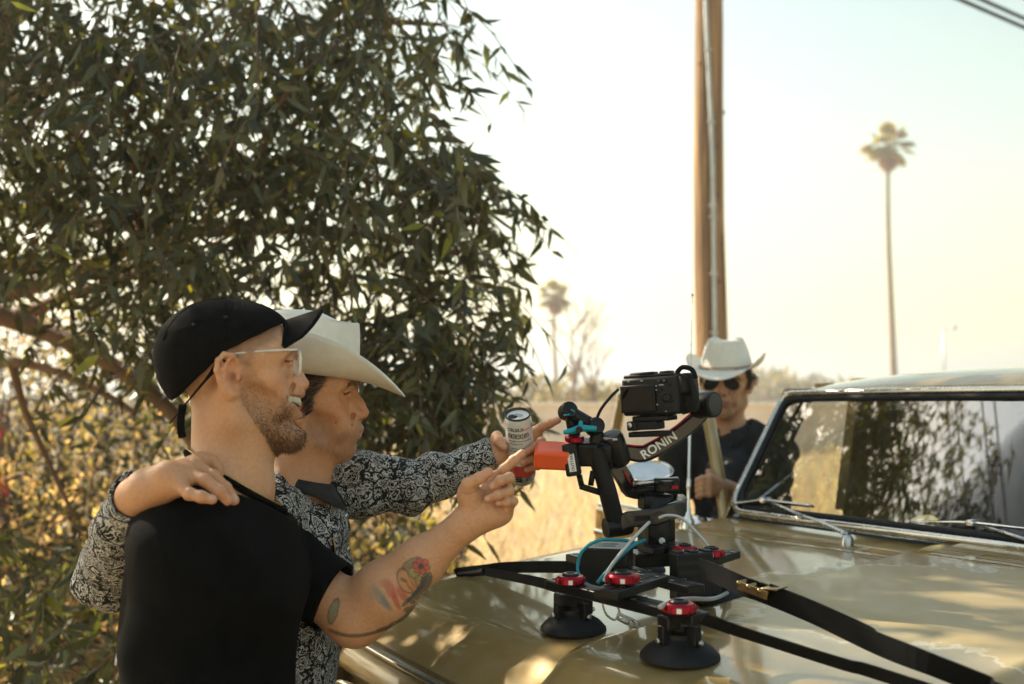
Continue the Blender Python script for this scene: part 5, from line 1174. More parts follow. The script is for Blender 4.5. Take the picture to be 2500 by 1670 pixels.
HM2, HO2 = Rz(5) @ Ry(-3), PV(743, 992, 1.96)
L2 = dict(nose=(.1255, -.019), nasion=(.1025, .022), brow=(.1005, .034), fore=(.101, .06), eye=(.0915, .018), ulip=(.1130, -.049), llip=(.1060, -.064), chin=(.0900, -.086), chinb=(.066, -.106), mouthw=.019, open=0, corner=-.004, cheekz=-.016, browc=(.02, .012, .008), browd=.95, gaze=(.0045, 0), w=.93, bsoft=.020)
s = Sdf().frame(HM2, HO2); head(s, L2)
s.cap((-.015, 0, -.05), (-.035, 0, -.19), .055, .060, .03); s.cap((.020, 0, -.095), (.000, 0, -.19), .030, .036, .03)
for y in (1, -1): s.cap((-.02, y * .055, -.03), (.010, y * .02, -.19), .012, .013, .03)
BM2 = Rz(2)
def B2(x, y, z): return BM2 @ V3((x, y, z)) + HO2
s.frame(); SH2r, SH2l = B2(-.06, -.155, -.215), PV(800, 1185, 2.10)
s.cap(B2(-.04, -.04, -.17), SH2r, .045, .045, .05); s.cap(B2(-.03, .04, -.17), SH2l, .045, .045, .05); s.ell(B2(-.03, 0, -.34), (.09, .13, .17), .05); s.ell(B2(-.05, 0, -.56), (.09, .12, .22), .05)
EL2l, WR2l = PV(1010, 1178, 2.12), PV(1205, 1112, 2.115)
s.chain([SH2l, EL2l, WR2l], [.044, .038, .0265], .02)
EL2r, WR2r = PV(268, 1400, 1.80), PV(332, 1214, 1.535)
s.chain([SH2r, EL2r, WR2r], [.044, .040, .0275], .02)
# left hand round the can, index pointing past it
CT, CBm = PV(1264, 1010, 2.075), PV(1277, 1174, 2.145); cax = (CT - CBm) / np.linalg.norm(CT - CBm)
hp = PV(1262, 1098, 2.165)
s.cap(WR2l, PV(1240, 1100, 2.150), .025, .024, .02)
kn = [PV(1308, 1060, 2.150), PV(1318, 1088, 2.150), PV(1318, 1112, 2.152), PV(1312, 1134, 2.152)]
for q, r_ in zip(kn, (.0145, .0145, .0135, .0125)): s.cap(PV(1235, 1100, 2.155), q, .020, r_, .016)
finger(s, [PV(1302, 1054, 2.146), PV(1322, 1043, 2.140), PV(1342, 1034, 2.135), PV(1362, 1026, 2.130)], .0098)
finger(s, [kn[1], PV(1322, 1078, 2.108), PV(1304, 1092, 2.078), PV(1281, 1106, 2.066)], .0092)
finger(s, [kn[2], PV(1319, 1110, 2.108), PV(1298, 1120, 2.084), PV(1277, 1130, 2.074)], .0088)
finger(s, [kn[3], PV(1312, 1134, 2.115), PV(1302, 1140, 2.096), PV(1286, 1147, 2.086)], .0078)
finger(s, [PV(1222, 1092, 2.140), PV(1213, 1066, 2.112), PV(1218, 1078, 2.092), PV(1230, 1090, 2.080)], .0112, k0=.02)
# right hand over the other man's shoulder, back of the hand up
s.cap(WR2r, PV(410, 1165, 1.508), .0265, .026, .02)
kk = [PV(492, 1124, 1.590), PV(476, 1140, 1.556), PV(458, 1160, 1.524), PV(440, 1188, 1.498)]
for q, r_ in zip(kk, (.0150, .0155, .0150, .0140)): s.cap(WR2r * .6 + PV(410, 1165, 1.508) * .4, q, .023, r_, .018)
finger(s, [kk[0], PV(515, 1125, 1.598), PV(528, 1140, 1.600), PV(536, 1155, 1.600)], .0098)
finger(s, [kk[1], PV(520, 1162, 1.548), PV(550, 1192, 1.543), PV(572, 1222, 1.545)], .0100)
finger(s, [kk[2], PV(500, 1172, 1.505), PV(535, 1200, 1.500), PV(556, 1222, 1.505)], .0098)
finger(s, [kk[3], PV(462, 1206, 1.470), PV(492, 1213, 1.466), PV(518, 1220, 1.470)], .0090)
finger(s, [PV(350, 1195, 1.545), PV(390, 1150, 1.580), PV(420, 1150, 1.605), PV(445, 1155, 1.62)], .011)
V, Fq = s.mesh(.0023); q = (V - HO2) @ HM2; C = np.tile(np.array(SK2), (len(V), 1)) * (1 + .05 * hnoise(V, 40, 2))[:, None]
HAIR2 = [(-150, 150), (110, 150), (88, 66), (62, 58), (52, 36), (34, 22), (30, -8), (18, -14), (8, 0), (-15, 40), (-30, 0), (-60, -60), (-130, -60)]
ST2 = [(18, 0), (34, -4), (48, -26), (72, -44), (90, -44), (104, -34), (124, -34), (124, -120), (60, -120), (20, -88), (2, -60), (4, 0)]
paint_face(q, L2, SK2, C, ST2, (.10, .058, .042), .46, (.40, .16, .12), HAIR2, (.02, .013, .009))
m = np.exp(-(((q[:, 0] - .110) / .014) ** 2 + ((q[:, 2] + .040) / .0055) ** 2 + (q[:, 1] / .022) ** 2)); C = C * (1 - .7 * m[:, None]) + np.array((.07, .04, .028)) * .7 * m[:, None]     # thin moustache
m = np.exp(-(((q[:, 0] - .065) ** 2 + (q[:, 2] + .034) ** 2) / .0022 ** 2)) * (q[:, 1] < 0); C *= (1 - .8 * m[:, None])
for t in (PV(1360, 1025, 2.13), PV(1281, 1106, 2.066), PV(1277, 1130, 2.074), PV(1286, 1147, 2.086), PV(1230, 1090, 2.08), PV(572, 1222, 1.545), PV(556, 1222, 1.505), PV(518, 1220, 1.47)):
    m = np.exp(-(np.linalg.norm(V - t, axis=1) / .014) ** 2) * .5; C = C * (1 - m[:, None]) + np.array((.58, .27, .18)) * m[:, None]
for t in (PV(1281, 1106, 2.066) + V3((-.003, -.0075, .001)), PV(1230, 1091, 2.08) + V3((.002, -.0095, 0)), PV(518, 1220, 1.47) + V3((.003, -.006, .007)), PV(572, 1222, 1.545) + V3((.003, -.006, .006))):
    m = np.exp(-(np.linalg.norm(V - t, axis=1) / .0062) ** 4) * .7; C = C * (1 - m[:, None]) + np.array((.60, .40, .31)) * m[:, None]
body2 = npmesh('body', V, Fq, SKIN, m2, True); vcol(body2, 'Col', np.clip(C, .004, 1))
d = poly_sd(q[:, 0], q[:, 2], HAIR2); i = pick(V, q, (d < -.002) & (q[:, 2] < .075) & (np.abs(q[:, 1]) < .1) & (q[:, 2] > -.12), 9000, 4); N = s.grad(V[i])
fl = (HM2 @ np.array([[-.85], [0], [-.35]])).T * np.ones((len(i), 1))
strands('hair', V[i] + N * .002, N, fl * 1.5, np.full(len(i), .022), .0009, hairmat('dark_hair', (.022, .014, .010)), m2, 9, .18)
i = pick(V, q, (np.exp(-(((q[:, 2] - L2['brow'][1] - .0055) / .0045) ** 2)) > .4) & (np.abs(np.abs(q[:, 1]) - .032) < .021) & (q[:, 0] > .06), 500, 7); N = s.grad(V[i]); fl = (HM2 @ np.array([[-.6], [0], [.25]])).T * np.ones((len(i), 1))
strands('eyebrows', V[i], N, fl * 1.2, np.full(len(i), .009), .0007, hairmat('dark_brow_hair', (.02, .012, .008)), m2, 10, .2)
# cowboy hats: crown with a front crease and a curled brim
def cowboy_hat(par, M, O, c=(0, 0, .085), tilt=0, band=None, ch=.118, brim=.105, h=.003, curl=.075, dip=.035, rx=.104, ry=.084, name='cowboy_hat', taper=.10):
    """c: centre of the brim opening in the head frame; tilt: forward pitch in degrees"""
    MM = np.array(M) @ Ry(tilt); OO = np.array(M) @ V3(c) + np.array(O); Hh = lambda p: Vector(MM @ V3(p) + OO)
    n, vs, fs = 72, [], []
    rows = []
    for k in range(15):                                              # brim from the outer edge inwards
        t = k / 14; row = []
        for i_ in range(n):
            a = 2 * math.pi * i_ / n; ca, sa = math.cos(a), math.sin(a); ex, ey = rx + brim * (1.0 + .10 * ca * ca), ry + brim * .92
            x, y = lerp(ex, rx, t) * ca, lerp(ey, ry, t) * sa; u = 1 - t
            z = curl * (abs(sa) ** 2.0) * u ** 1.9 - dip * (abs(ca) ** 2.4) * u ** 1.3 * (1.0 if ca > 0 else .75)
            y *= 1 - .16 * (abs(sa) ** 2) * u ** 2
            row.append(Hh((x, y, z)))
        rows.append(row)
    brimrows = rows; vs = [p for r in rows for p in r]; f = [(k * n + i_, k * n + (i_ + 1) % n, (k + 1) * n + (i_ + 1) % n, (k + 1) * n + i_) for k in range(14) for i_ in range(n)]
    hat = pydata(name, vs, f, FELT, par, True); sd = hat.modifiers.new('thickness', 'SOLIDIFY'); sd.thickness = .0026; sd.offset = 0
    rows = []
    for k in range(22):
        t = k / 21; row = []
        for i_ in range(n):
            a = 2 * math.pi * i_ / n; ca, sa = math.cos(a), math.sin(a)
            if t < .62:
                u = t / .62; sc_ = 1 - taper * u ** 1.6; x, y, z = rx * sc_ * ca, ry * (sc_ - .04 * u) * sa, ch * (1 - (1 - u) ** 1.15) * (1 + .04 * ca) * .94
                z *= 1
            else:
                u = (t - .62) / .38; sc_ = (1 - taper) * math.cos(u * math.pi / 2) ** .75 if u < 1 else 0; x, y = rx * sc_ * ca, ry * (sc_ * .955) * sa
                z = ch * (1 + .04 * ca) * .94 + .020 * math.sin(u * math.pi / 2)
                z -= .030 * math.exp(-(y / .022) ** 2) * step(u, .05, .5)                                         # centre crease
                z -= .016 * math.exp(-((x - .065) / .03) ** 2) * math.exp(-((abs(y) - .045) / .022) ** 2)            # pinches
            zz = z
            row.append(Hh((x, y, zz)))
        rows.append(row)
    vs = [p for r in rows for p in r]; f = [(k * n + i_, k * n + (i_ + 1) % n, (k + 1) * n + (i_ + 1) % n, (k + 1) * n + i_) for k in range(21) for i_ in range(n)]
    cr = pydata('crown', vs, f, FELT, hat, True)
    if band is not None:
        MB().tube([Hh(((rx + .0015) * math.cos(a), (ry + .0015) * math.sin(a), .009)) for a in np.linspace(0, 2 * math.pi, 61)], .0055, 6, cap=False, flat=.3).build('band', band, hat, 180)
    return hat
cowboy_hat(m2, HM2, HO2, (-.002, 0, .066), 10, FELT, ch=.112, brim=.088, curl=.075, dip=.022, rx=.110, ry=.086)
# paisley shirt: torso, far sleeve to the can, near sleeve behind the other man's back
def crease(p):
    p = p - HO2.astype(np.float32); a = p @ np.array([30, 12, 44], np.float32) + 2.2 * np.sin(p @ np.array([17, 9, -8], np.float32)); b_ = p @ np.array([75, -20, 22], np.float32) + 2 * np.sin(p @ np.array([8, 31, 13], np.float32)); return (.0042 * np.sin(a) + .0026 * np.sin(b_)).astype(np.float32)
t2 = Sdf()
t2.cap(B2(-.045, -.05, -.172), SH2r, .058, .064, .04).cap(B2(-.03, .05, -.172), SH2l, .056, .060, .05)
t2.ell(B2(-.020, .02, -.32), (.112, .165, .15), .05).ell(B2(-.040, .0, -.50), (.108, .158, .22), .05).ell(B2(-.055, -.01, -.72), (.105, .15, .22), .05)
t2.frame(HM2, HO2); t2.cap((-.014, 0, -.13), (-.02, 0, -.24), .068, .088, .030)
def neckcut2(p):
    q = (p - HO2.astype(np.float32)) @ HM2.astype(np.float32); pl = (-(q[:, 2] + .150 + .28 * (q[:, 0] + .015))) * .9; return np.maximum(pl, np.hypot(q[:, 0] + .015, q[:, 1]) - .100)
t2.ops.append(('s', .003, neckcut2, HO2 - .3, HO2 + .2)); t2.cap((-.012, 0, -.06), (-.022, 0, -.21), .063, .068, .003, 's'); t2.frame()
t2.disp(crease, 1); t2.plane(B2(0, 0, -.84), (0, 0, -1), .004)
Vt, Ft = t2.mesh(.0042); sh2 = npmesh('shirt', Vt, Ft, PAIS, m2, True)
def sleeve(pts, rs, cut, par, h=.0036, m=PAIS, cuffm=None):
    q = Sdf(); q.chain(pts, rs, .035); q.disp(crease, 1); dv = V3(pts[-1]) - V3(pts[-2]); dv /= np.linalg.norm(dv); q.cap(V3(pts[-1]) - dv * .06, V3(pts[-1]) + dv * .08, rs[-1] - .007, rs[-1] - .006, .003, 's'); q.plane(V3(pts[-1]) + dv * cut, dv, .003)
    V_, F_ = q.mesh(h); o = npmesh('sleeve', V_, F_, m, par, True)
    e = V3(pts[-1]) + dv * (cut - .003); x_ = np.cross(dv, [0, 0, 1]); x_ /= np.linalg.norm(x_); y_ = np.cross(dv, x_)
    MB().tube([Vector(e + (x_ * math.cos(a) + y_ * math.sin(a)) * (rs[-1] - .003)) for a in np.linspace(0, 2 * math.pi, 25)], .0030, 6, cap=False).build('cuff', cuffm or m, o, 180); return o
sleeve([SH2l + V3((-.01, 0, -.004)), SH2l * .55 + EL2l * .45, EL2l + V3((0, 0, -.006)), WR2l], [.066, .060, .052, .036], .004, sh2)
sleeve([SH2r, SH2r * .5 + EL2r * .5, EL2r, WR2r], [.064, .058, .056, .041], .002, sh2)
H2 = lambda *p: Vector(HM2 @ V3(p) + HO2)
# collar with dark inner points, placket, buttons
COLR = mat('charcoal_collar', (.018, .018, .019), .85, var=.3, vscale=60)
MB().tube([H2(-.016 + .066 * math.cos(a), .062 * math.sin(a), -.146 - .020 * math.cos(a)) for a in np.linspace(1.5, 2 * math.pi - 1.5, 33)], .0065, 8, flat=2.0).build('collar_stand', COLR, sh2, 180)
def snap(sd, p, d, n=12):
    p = V3(p); d = V3(d) / np.linalg.norm(d)
    for _ in range(n):
        p = p - d * float(sd.combine(p[None].astype(np.float32), None, range(len(sd.ops)))[0]) * .9
    return p
plv = [B2(.094, -.004 + .0, -.215), B2(.100, -.006, -.28), B2(.096, -.006, -.36), B2(.082, -.006, -.46), B2(.066, -.006, -.56), B2(.05, -.006, -.66)]
for q_ in [snap(t2, q_, (.75, -.65, 0)) for q_ in plv]: MB().lathe([(.001, .004), (.0045, .0035), (.0055, .001), (.005, -.001)], q_, (.75, -.65, .1), 12).build('button', STEEL, sh2, 180)
for y in (-1, 1):
    top, bot = [], []
    for a in np.linspace(2.7, .32, 16):
        tipk = step(1.25 - a, 0, .9); r1, r2 = .0665, .079 + .012 * tipk; zt_ = -.136 - .020 * math.cos(a); zb_ = -.158 - .030 * math.cos(a) - .018 * tipk
        top.append(H2(-.015 + r1 * math.cos(a), y * r1 * math.sin(a), zt_)); bot.append(H2(-.013 + r2 * math.cos(a), y * r2 * math.sin(a), zb_))
    c_ = quadm('collar', top, bot, COLR, sh2); sd_ = c_.modifiers.new('thickness', 'SOLIDIFY'); sd_.thickness = .003
legs('jeans', m2, B2(-.06, 0, -.78), [B2(-.02, -.11, 0)[:2], B2(-.08, .11, 0)[:2]])
# sunglasses hung on the shirt placket
sg = thing('sunglasses', 'gold-rimmed sunglasses hanging from the front of the paisley shirt', 'sunglasses', Vector(PV(804, 1336, 1.90)))
LENS = glass_mat('dark_lens', (.03, .02, .012), 2.2); GRIM = mat('gold_rim', (.45, .30, .12), .3, 1.0, var=.2)
for du, dv_, dd in ((0, 0, 0), (8, 4, .055)):
    cc = Vector(PV(802 + du, 1336 + dv_, 1.885 + dd)); ring = [cc + Vector((.013 * math.cos(a), -.004 * math.cos(a), .027 * math.sin(a) - .004 * math.cos(a))) for a in np.linspace(0, 2 * math.pi, 29)]
    MB().tube(ring, .0012, 5, cap=False).build('rim', GRIM, sg, 180); MB().add(ring[:-1], [tuple(range(28))]).build('lens', LENS, sg)
MB().tube([Vector(PV(802, 1308, 1.89)), Vector(PV(808, 1302, 1.92)), Vector(PV(808, 1310, 1.94))], .0014, 5).build('bridge', GRIM, sg, 180)
MB().tube(spline([Vector(PV(806, 1314, 1.885)), Vector(PV(816, 1354, 1.895)), Vector(PV(822, 1399, 1.90))], 4), .0013, 5).build('temple', GRIM, sg, 180)

# ---------------------------------------------------------------- the can
can = thing('drink_can', 'slim white energy drink can with a red stripe held in the pointing hand', 'can', Vector(CBm))
q_ = Vector((0, 0, 1)).rotation_difference(Vector(cax)).to_matrix(); CL = float(np.linalg.norm(CT - CBm)); CR = .0285
CANW = mat('white_can_print', (.66, .65, .62), .35, var=.05, vscale=80, coat=.4); CANR = mat('red_can_stripe', (.55, .05, .03), .35, var=.08, coat=.4); ALU = mat('aluminium', (.62, .62, .63), .25, 1.0, var=.1, vscale=40, rvar=.06)
hb = .24 * CL
MB().lathe([(.021, 0), (.024, .003), (CR - .001, .014), (CR, .020), (CR, hb - .014)], CBm, cax, 40).build('can_base', ALU, can, 40)
MB().lathe([(CR - .0003, hb - .014), (CR + .0001, hb - .0138), (CR + .0001, hb + .014), (CR - .0003, hb + .0142)], CBm, cax, 40).build('red_band', CANR, can, 40)
MB().lathe([(CR, hb + .014), (CR, CL - .016), (CR - .0012, CL - .010), (CR - .0032, CL - .0045)], CBm, cax, 40).build('can_body', CANW, can, 40)
DKM = mat('dark_lid_metal', (.03, .03, .032), .35, .3, var=.2, vscale=50)
MB().lathe([(CR - .0032, CL - .0048), (CR - .0012, CL - .0032), (CR - .0008, CL), (CR - .0026, CL + .0006), (CR - .0044, CL - .003), (CR - .006, CL - .0055), (.001, CL - .0052)], CBm, cax, 40).build('lid', DKM, can, 40)
tb_ = Vector(CT) - Vector(cax) * .0042
def onlid(x, y, z=0): return tb_ + q_ @ Vector((x, y, z))
for (x, y, r_) in ((.004, 0, .0055), (-.003, .002, .0045)):
    MB().tube([onlid(x + r_ * math.cos(a), y + r_ * .75 * math.sin(a), .0012) for a in np.linspace(0, 2 * math.pi, 19)], .0010, 5, cap=False).build('pull_tab', ALU, can, 180)
MB().lathe([(.0095, 0), (.0100, .0006), (.0095, .0008)], onlid(-.011, -.003, -.0008), cax, 20).build('opening', BLACKP, can, 40)
def text(name, body, p, right, up, size, m, par, depth=.0004, bold=0.0, align='LEFT', spacing=1.0, cyl=None):
    cu = bpy.data.curves.new(name, 'FONT'); cu.body = body; cu.size = size; cu.extrude = depth; cu.offset = bold; cu.align_x = align; cu.space_character = spacing; cu.resolution_u = 3
    o = bpy.data.objects.new(name, cu); COL.objects.link(o); bpy.context.view_layer.update()
    me = bpy.data.meshes.new_from_object(o); bpy.data.objects.remove(o)
    right = Vector(right).normalized(); up = Vector(up); up = (up - right * up.dot(right)).normalized(); nn = right.cross(up); p = Vector(p)
    for v in me.vertices:
        x, y, z = v.co
        if cyl:
            c0, ax_, r_ = cyl; a = x / r_; out = nn * math.cos(a) + right * math.sin(a); v.co = c0 + ax_ * y + out * (r_ + z)
        else: v.co = p + right * x + up * y + nn * z
    return link(name, me, m, par)
vw = (Vector((0, 0, CAMH)) - Vector(CT)).normalized(); cax_ = Vector(cax); rt = cax_.cross(vw).normalized(); 
if rt.x < 0: rt = -rt
def cantext(body, hfrac, size, ang=0, m=BLACKI, bold=0.0, sp=1.0, align='LEFT'):
    r2 = Matrix.Rotation(R(ang), 3, cax_) @ rt; return text('print', body, (0, 0, 0), r2, cax_, size, m, can, .0002, bold, align, sp, (Vector(CBm) + cax_ * (CL * hfrac), cax_, CR + .0002))
cantext('CELSIUS', .835, .0100, -52, BLACKI, .00018); cantext('LIVE FIT', .840, .0046, 18, CANR)
for i_ in range(4):
    for j_, tx in enumerate(('0', 'SUGAR')): cantext(tx, .765 - .018 * j_, (.0034, .0016)[j_], -50 + i_ * 17 + 3, WHITEP) if False else None
for i_ in range(5):
    r2 = Matrix.Rotation(R(-44 + i_ * 19), 3, cax_) @ rt; n2 = r2.cross(cax_); c0 = Vector(CBm) + cax_ * (CL * .765) + n2 * (CR + .00025)
    MB().tube([c0 + r2 * (.0040 * math.copysign(abs(math.cos(a)) ** .5, math.cos(a))) + cax_ * (.0048 * math.copysign(abs(math.sin(a)) ** .5, math.sin(a))) for a in np.linspace(0, 2 * math.pi, 25)], .0007, 4, cap=False).build('icon', BLACKI, can)
    MB().box(c0 + cax_ * .001, (.0035, .0006, .0016), Matrix((r2, n2, cax_)).transposed()).build('icon', BLACKI, can); MB().box(c0 - cax_ * .0018, (.0030, .0006, .0008), Matrix((r2, n2, cax_)).transposed()).build('icon', BLACKI, can)
for i_, (tx, z) in enumerate((('No High Fructose Corn Syrup', .685), ('No Preservatives', .645), ('ESSENTIAL VITAMINS', .575), ('No Aspartame', .54), ('Clinically Proven', .47), ('to function', .435), ('Energy drink', .40))): cantext(tx, z, .0042, -48 + (0, 0, 8, 0, 10, 0, 0)[i_])
cantext('C', .83, .012, 62, BLACKI, .0002); cantext('contains B vitamins', .262, .0026, -44, BLACKI); cantext('nutrition facts', .235, .0026, -40, BLACKI)
for i_ in range(3): MB().box(Vector(CBm) + cax_ * (.016 + .0052 * i_) + (Matrix.Rotation(R(-18), 3, cax_) @ rt).cross(cax_) * (CR + .0002), (.016, .0006, .0028), Matrix(((Matrix.Rotation(R(-18), 3, cax_) @ rt), (Matrix.Rotation(R(-18), 3, cax_) @ rt).cross(cax_), cax_)).transposed()).build('print', BLACKI, can)
# ---------------------------------------------------------------- cowboy standing at the open door
SK3 = (.54, .30, .175)
m3 = thing('person', 'man in white cowboy hat, sunglasses and dark jacket behind the open truck door', 'person', (P(1772, 960, 3.62).x, 3.62, 0))
HM3, HO3 = Rz(-112) @ Ry(4), PV(1774, 940, 3.58)
L3 = dict(L2); L3.update(mouthw=.024, corner=0, ulip=(.112, -.050), llip=(.109, -.063), chin=(.096, -.092), chinb=(.07, -.112), w=.98, gaze=(0, 0))
s = Sdf().frame(HM3, HO3); head(s, L3); s.cap((-.012, 0, -.05), (-.03, 0, -.19), .055, .060, .03); s.cap((.025, 0, -.095), (.005, 0, -.19), .030, .036, .03)
s.frame(); BM3 = Rz(-104)
def B3(x, y, z): return BM3 @ V3((x, y, z)) + HO3
S3r, S3l = B3(-.03, -.162, -.240), B3(-.03, .162, -.240)
s.cap(B3(-.03, 0, -.18), S3r, .045, .045, .05); s.cap(B3(-.03, 0, -.18), S3l, .045, .045, .05); s.ell(B3(-.03, 0, -.36), (.09, .13, .17), .05); s.ell(B3(-.03, 0, -.58), (.09, .13, .22), .05)
W3 = PV(1776, 1196, 3.22); E3 = PV(1880, 1225, 3.30); G3 = PV(1738, 1185, 3.175)
s.chain([S3l, E3, W3], [.044, .038, .027], .02); E3r, W3r = B3(-.05, -.24, -.50), B3(.12, -.26, -.66); s.chain([S3r, E3r, W3r], [.044, .038, .027], .02); s.ell(W3r + V3((0, 0, -.045)), (.026, .026, .055), .02)
s.cap(W3, PV(1752, 1186, 3.195), .027, .030, .02)
for k, (v0, r_) in enumerate(((1166, .0098), (1179, .0100), (1192, .0096), (1205, .0085))):
    s.cap(PV(1766, 1190, 3.205), PV(1732, v0, 3.155), .022, .0135, .012)
    finger(s, [PV(1732, v0, 3.155), PV(1714, v0 + 2, 3.150), PV(1704, v0 + 7, 3.170), PV(1710, v0 + 10, 3.192)], r_)
s.cap(PV(1756, 1172, 3.195), PV(1730, 1152, 3.185), .013, .0105, .012)
V, Fq = s.mesh(.0034); q = (V - HO3) @ HM3; C = np.tile(np.array(SK3), (len(V), 1)) * (1 + .05 * hnoise(V, 40, 2))[:, None]
paint_face(q, L3, SK3, C, ST2, (.11, .065, .045), .35, (.40, .16, .12), HAIR2, (.02, .013, .009)); b3 = npmesh('body', V, Fq, SKIN, m3, True); vcol(b3, 'Col', np.clip(C, .004, 1))
d = poly_sd(q[:, 0], q[:, 2], HAIR2); i = pick(V, q, (d < -.002) & (q[:, 2] < .07) & (np.abs(q[:, 1]) < .1) & (q[:, 2] > -.12), 5000, 4); N = s.grad(V[i])
fl = (HM3 @ np.array([[-.6], [0], [-.7]])).T * np.ones((len(i), 1)); strands('hair', V[i] + N * .003, N, fl * 1.2, np.full(len(i), .022), .0016, hairmat('dark_hair', (.022, .014, .010)), m3, 9, .3)
cowboy_hat(m3, HM3, HO3, (-.004, 0, .062), 3, mat('hat_band', (.34, .13, .085), .7, var=.2, vscale=120), ch=.102, brim=.078, curl=.052, dip=.024, rx=.108, ry=.090, taper=.24)
H3 = lambda *p: Vector(HM3 @ V3(p) + HO3)
g3 = thing('sunglasses', 'dark aviator sunglasses on the face of the standing cowboy', 'sunglasses', H3(.1, 0, .02))
for y in (1, -1):
    ring = [H3(.108 - .10 * (.035 + .029 * math.cos(a)) ** 1 * .35, y * (.035 + .029 * math.cos(a) - .003 * math.sin(a)), .012 + .0245 * math.sin(a) - .004 * math.cos(a)) for a in np.linspace(0, 2 * math.pi, 29)]
    MB().tube(ring, .0013, 5, cap=False).build('rim', GRIM, g3, 180); MB().add(ring[:-1], [tuple(range(28))]).build('lens', mat('black_lens', (.006, .006, .007), .08, var=.1), g3)
    MB().tube([H3(.098, y * .066, .022), H3(.05, y * .076, .022), H3(-.004, y * .080, .016)], .0015, 5).build('temple', GRIM, g3, 180)
MB().tube([H3(.112, -.008, .026), H3(.114, 0, .028), H3(.112, .008, .026)], .0013, 5).build('bridge', GRIM, g3, 180)
JACK = mat('black_denim_jacket', (.011, .0115, .014), .9, var=.3, vscale=40, bump=.3, bscale=500); SHRT = mat('dark_navy_shirt', (.016, .018, .024), .85, var=.3, vscale=50)
t3 = Sdf(); t3.cap(B3(-.03, -.05, -.185), S3r, .058, .066, .04).cap(B3(-.03, .05, -.185), S3l, .058, .066, .04).ell(B3(-.025, 0, -.36), (.115, .185, .17), .05).ell(B3(-.03, 0, -.56), (.118, .175, .22), .05).ell(B3(-.03, 0, -.76), (.12, .17, .16), .05)
t3.frame(HM3, HO3); t3.cap((-.005, 0, -.13), (-.01, 0, -.24), .069, .088, .03)
def neckcut3(p):
    q = (p - HO3.astype(np.float32)) @ HM3.astype(np.float32); pl = (-(q[:, 2] + .150 + .35 * (q[:, 0] + .01))) * .9; return np.maximum(pl, np.hypot(q[:, 0] + .01, q[:, 1]) - .10)
t3.ops.append(('s', .003, neckcut3, HO3 - .3, HO3 + .2)); t3.cap((-.005, 0, -.06), (-.012, 0, -.22), .063, .068, .003, 's'); t3.frame(); t3.disp(crease, 1)
V_, F_ = t3.mesh(.006); sh3 = npmesh('shirt', V_, F_, SHRT, m3, True)
j3 = Sdf(); j3.cap(B3(-.035, -.06, -.18), S3r, .064, .074, .04).cap(B3(-.035, .06, -.18), S3l, .064, .074, .04).ell(B3(-.035, 0, -.36), (.125, .197, .17), .05).ell(B3(-.04, 0, -.58), (.128, .188, .24), .05)
j3.chain([S3l, E3 + V3((0, 0, -.01)), W3 + (E3 - W3) * .02], [.074, .060, .042], .04); j3.chain([S3r, E3r, W3r], [.074, .062, .046], .04)
def openf(p):
    q = (p - HO3.astype(np.float32)) @ BM3.astype(np.float32); return np.maximum(np.abs(q[:, 1]) - .030 - .12 * np.clip(q[:, 2] + .52, 0, .4), -(q[:, 0] - .02))
j3.ops.append(('s', .006, openf, HO3 - .9, HO3 + .3)); j3.frame(HM3, HO3); j3.cap((.0, 0, -.08), (-.005, 0, -.19), .074, .080, .006, 's'); j3.frame(); j3.disp(crease, 1)
V_, F_ = j3.mesh(.006); npmesh('jacket', V_, F_, JACK, m3, True)
for x, z in ((.085, -.27), (.092, -.36), (.09, -.45)): MB().lathe([(.001, .004), (.006, .003), (.007, 0)], snap(t3, B3(x, .0, z), BM3 @ V3((1, 0, 0))), Vector(BM3 @ V3((1, 0, 0))), 12).build('button', WHITEP, sh3, 180)
for y in (-1, 1):
    top, bot = [], []
    for a in np.linspace(2.7, .30, 16):
        tipk = step(1.25 - a, 0, .9); r1, r2 = .067, .082 + .022 * tipk; top.append(H3(-.008 + r1 * math.cos(a), y * r1 * math.sin(a), -.134 - .022 * math.cos(a))); bot.append(H3(-.008 + r2 * math.cos(a), y * r2 * math.sin(a), -.160 - .030 * math.cos(a) - .030 * tipk))
    c_ = quadm('collar', top, bot, SHRT, sh3); sd_ = c_.modifiers.new('thickness', 'SOLIDIFY'); sd_.thickness = .003
legs('jeans', m3, B3(-.03, 0, -.84), [B3(-.03, -.11, 0)[:2], B3(-.06, .11, 0)[:2]], .008)
# ================================================================ camera rig on the hood
def hoodp(u, v):
    p = PZ(u, v, 1.09)
    for _ in range(4):
        r = p - T0; z = hood_z(r.dot(TA), r.dot(TB)); p = PZ(u, v, z)
    return p
Z = Vector((0, 0, 1))
def HP(u, v, h):
    p = PZ(u, v, 1.09 + h)
    for _ in range(5):
        r = p - T0; p = PZ(u, v, hood_z(min(.95, r.dot(TA)), r.dot(TB)) + h)
    return p
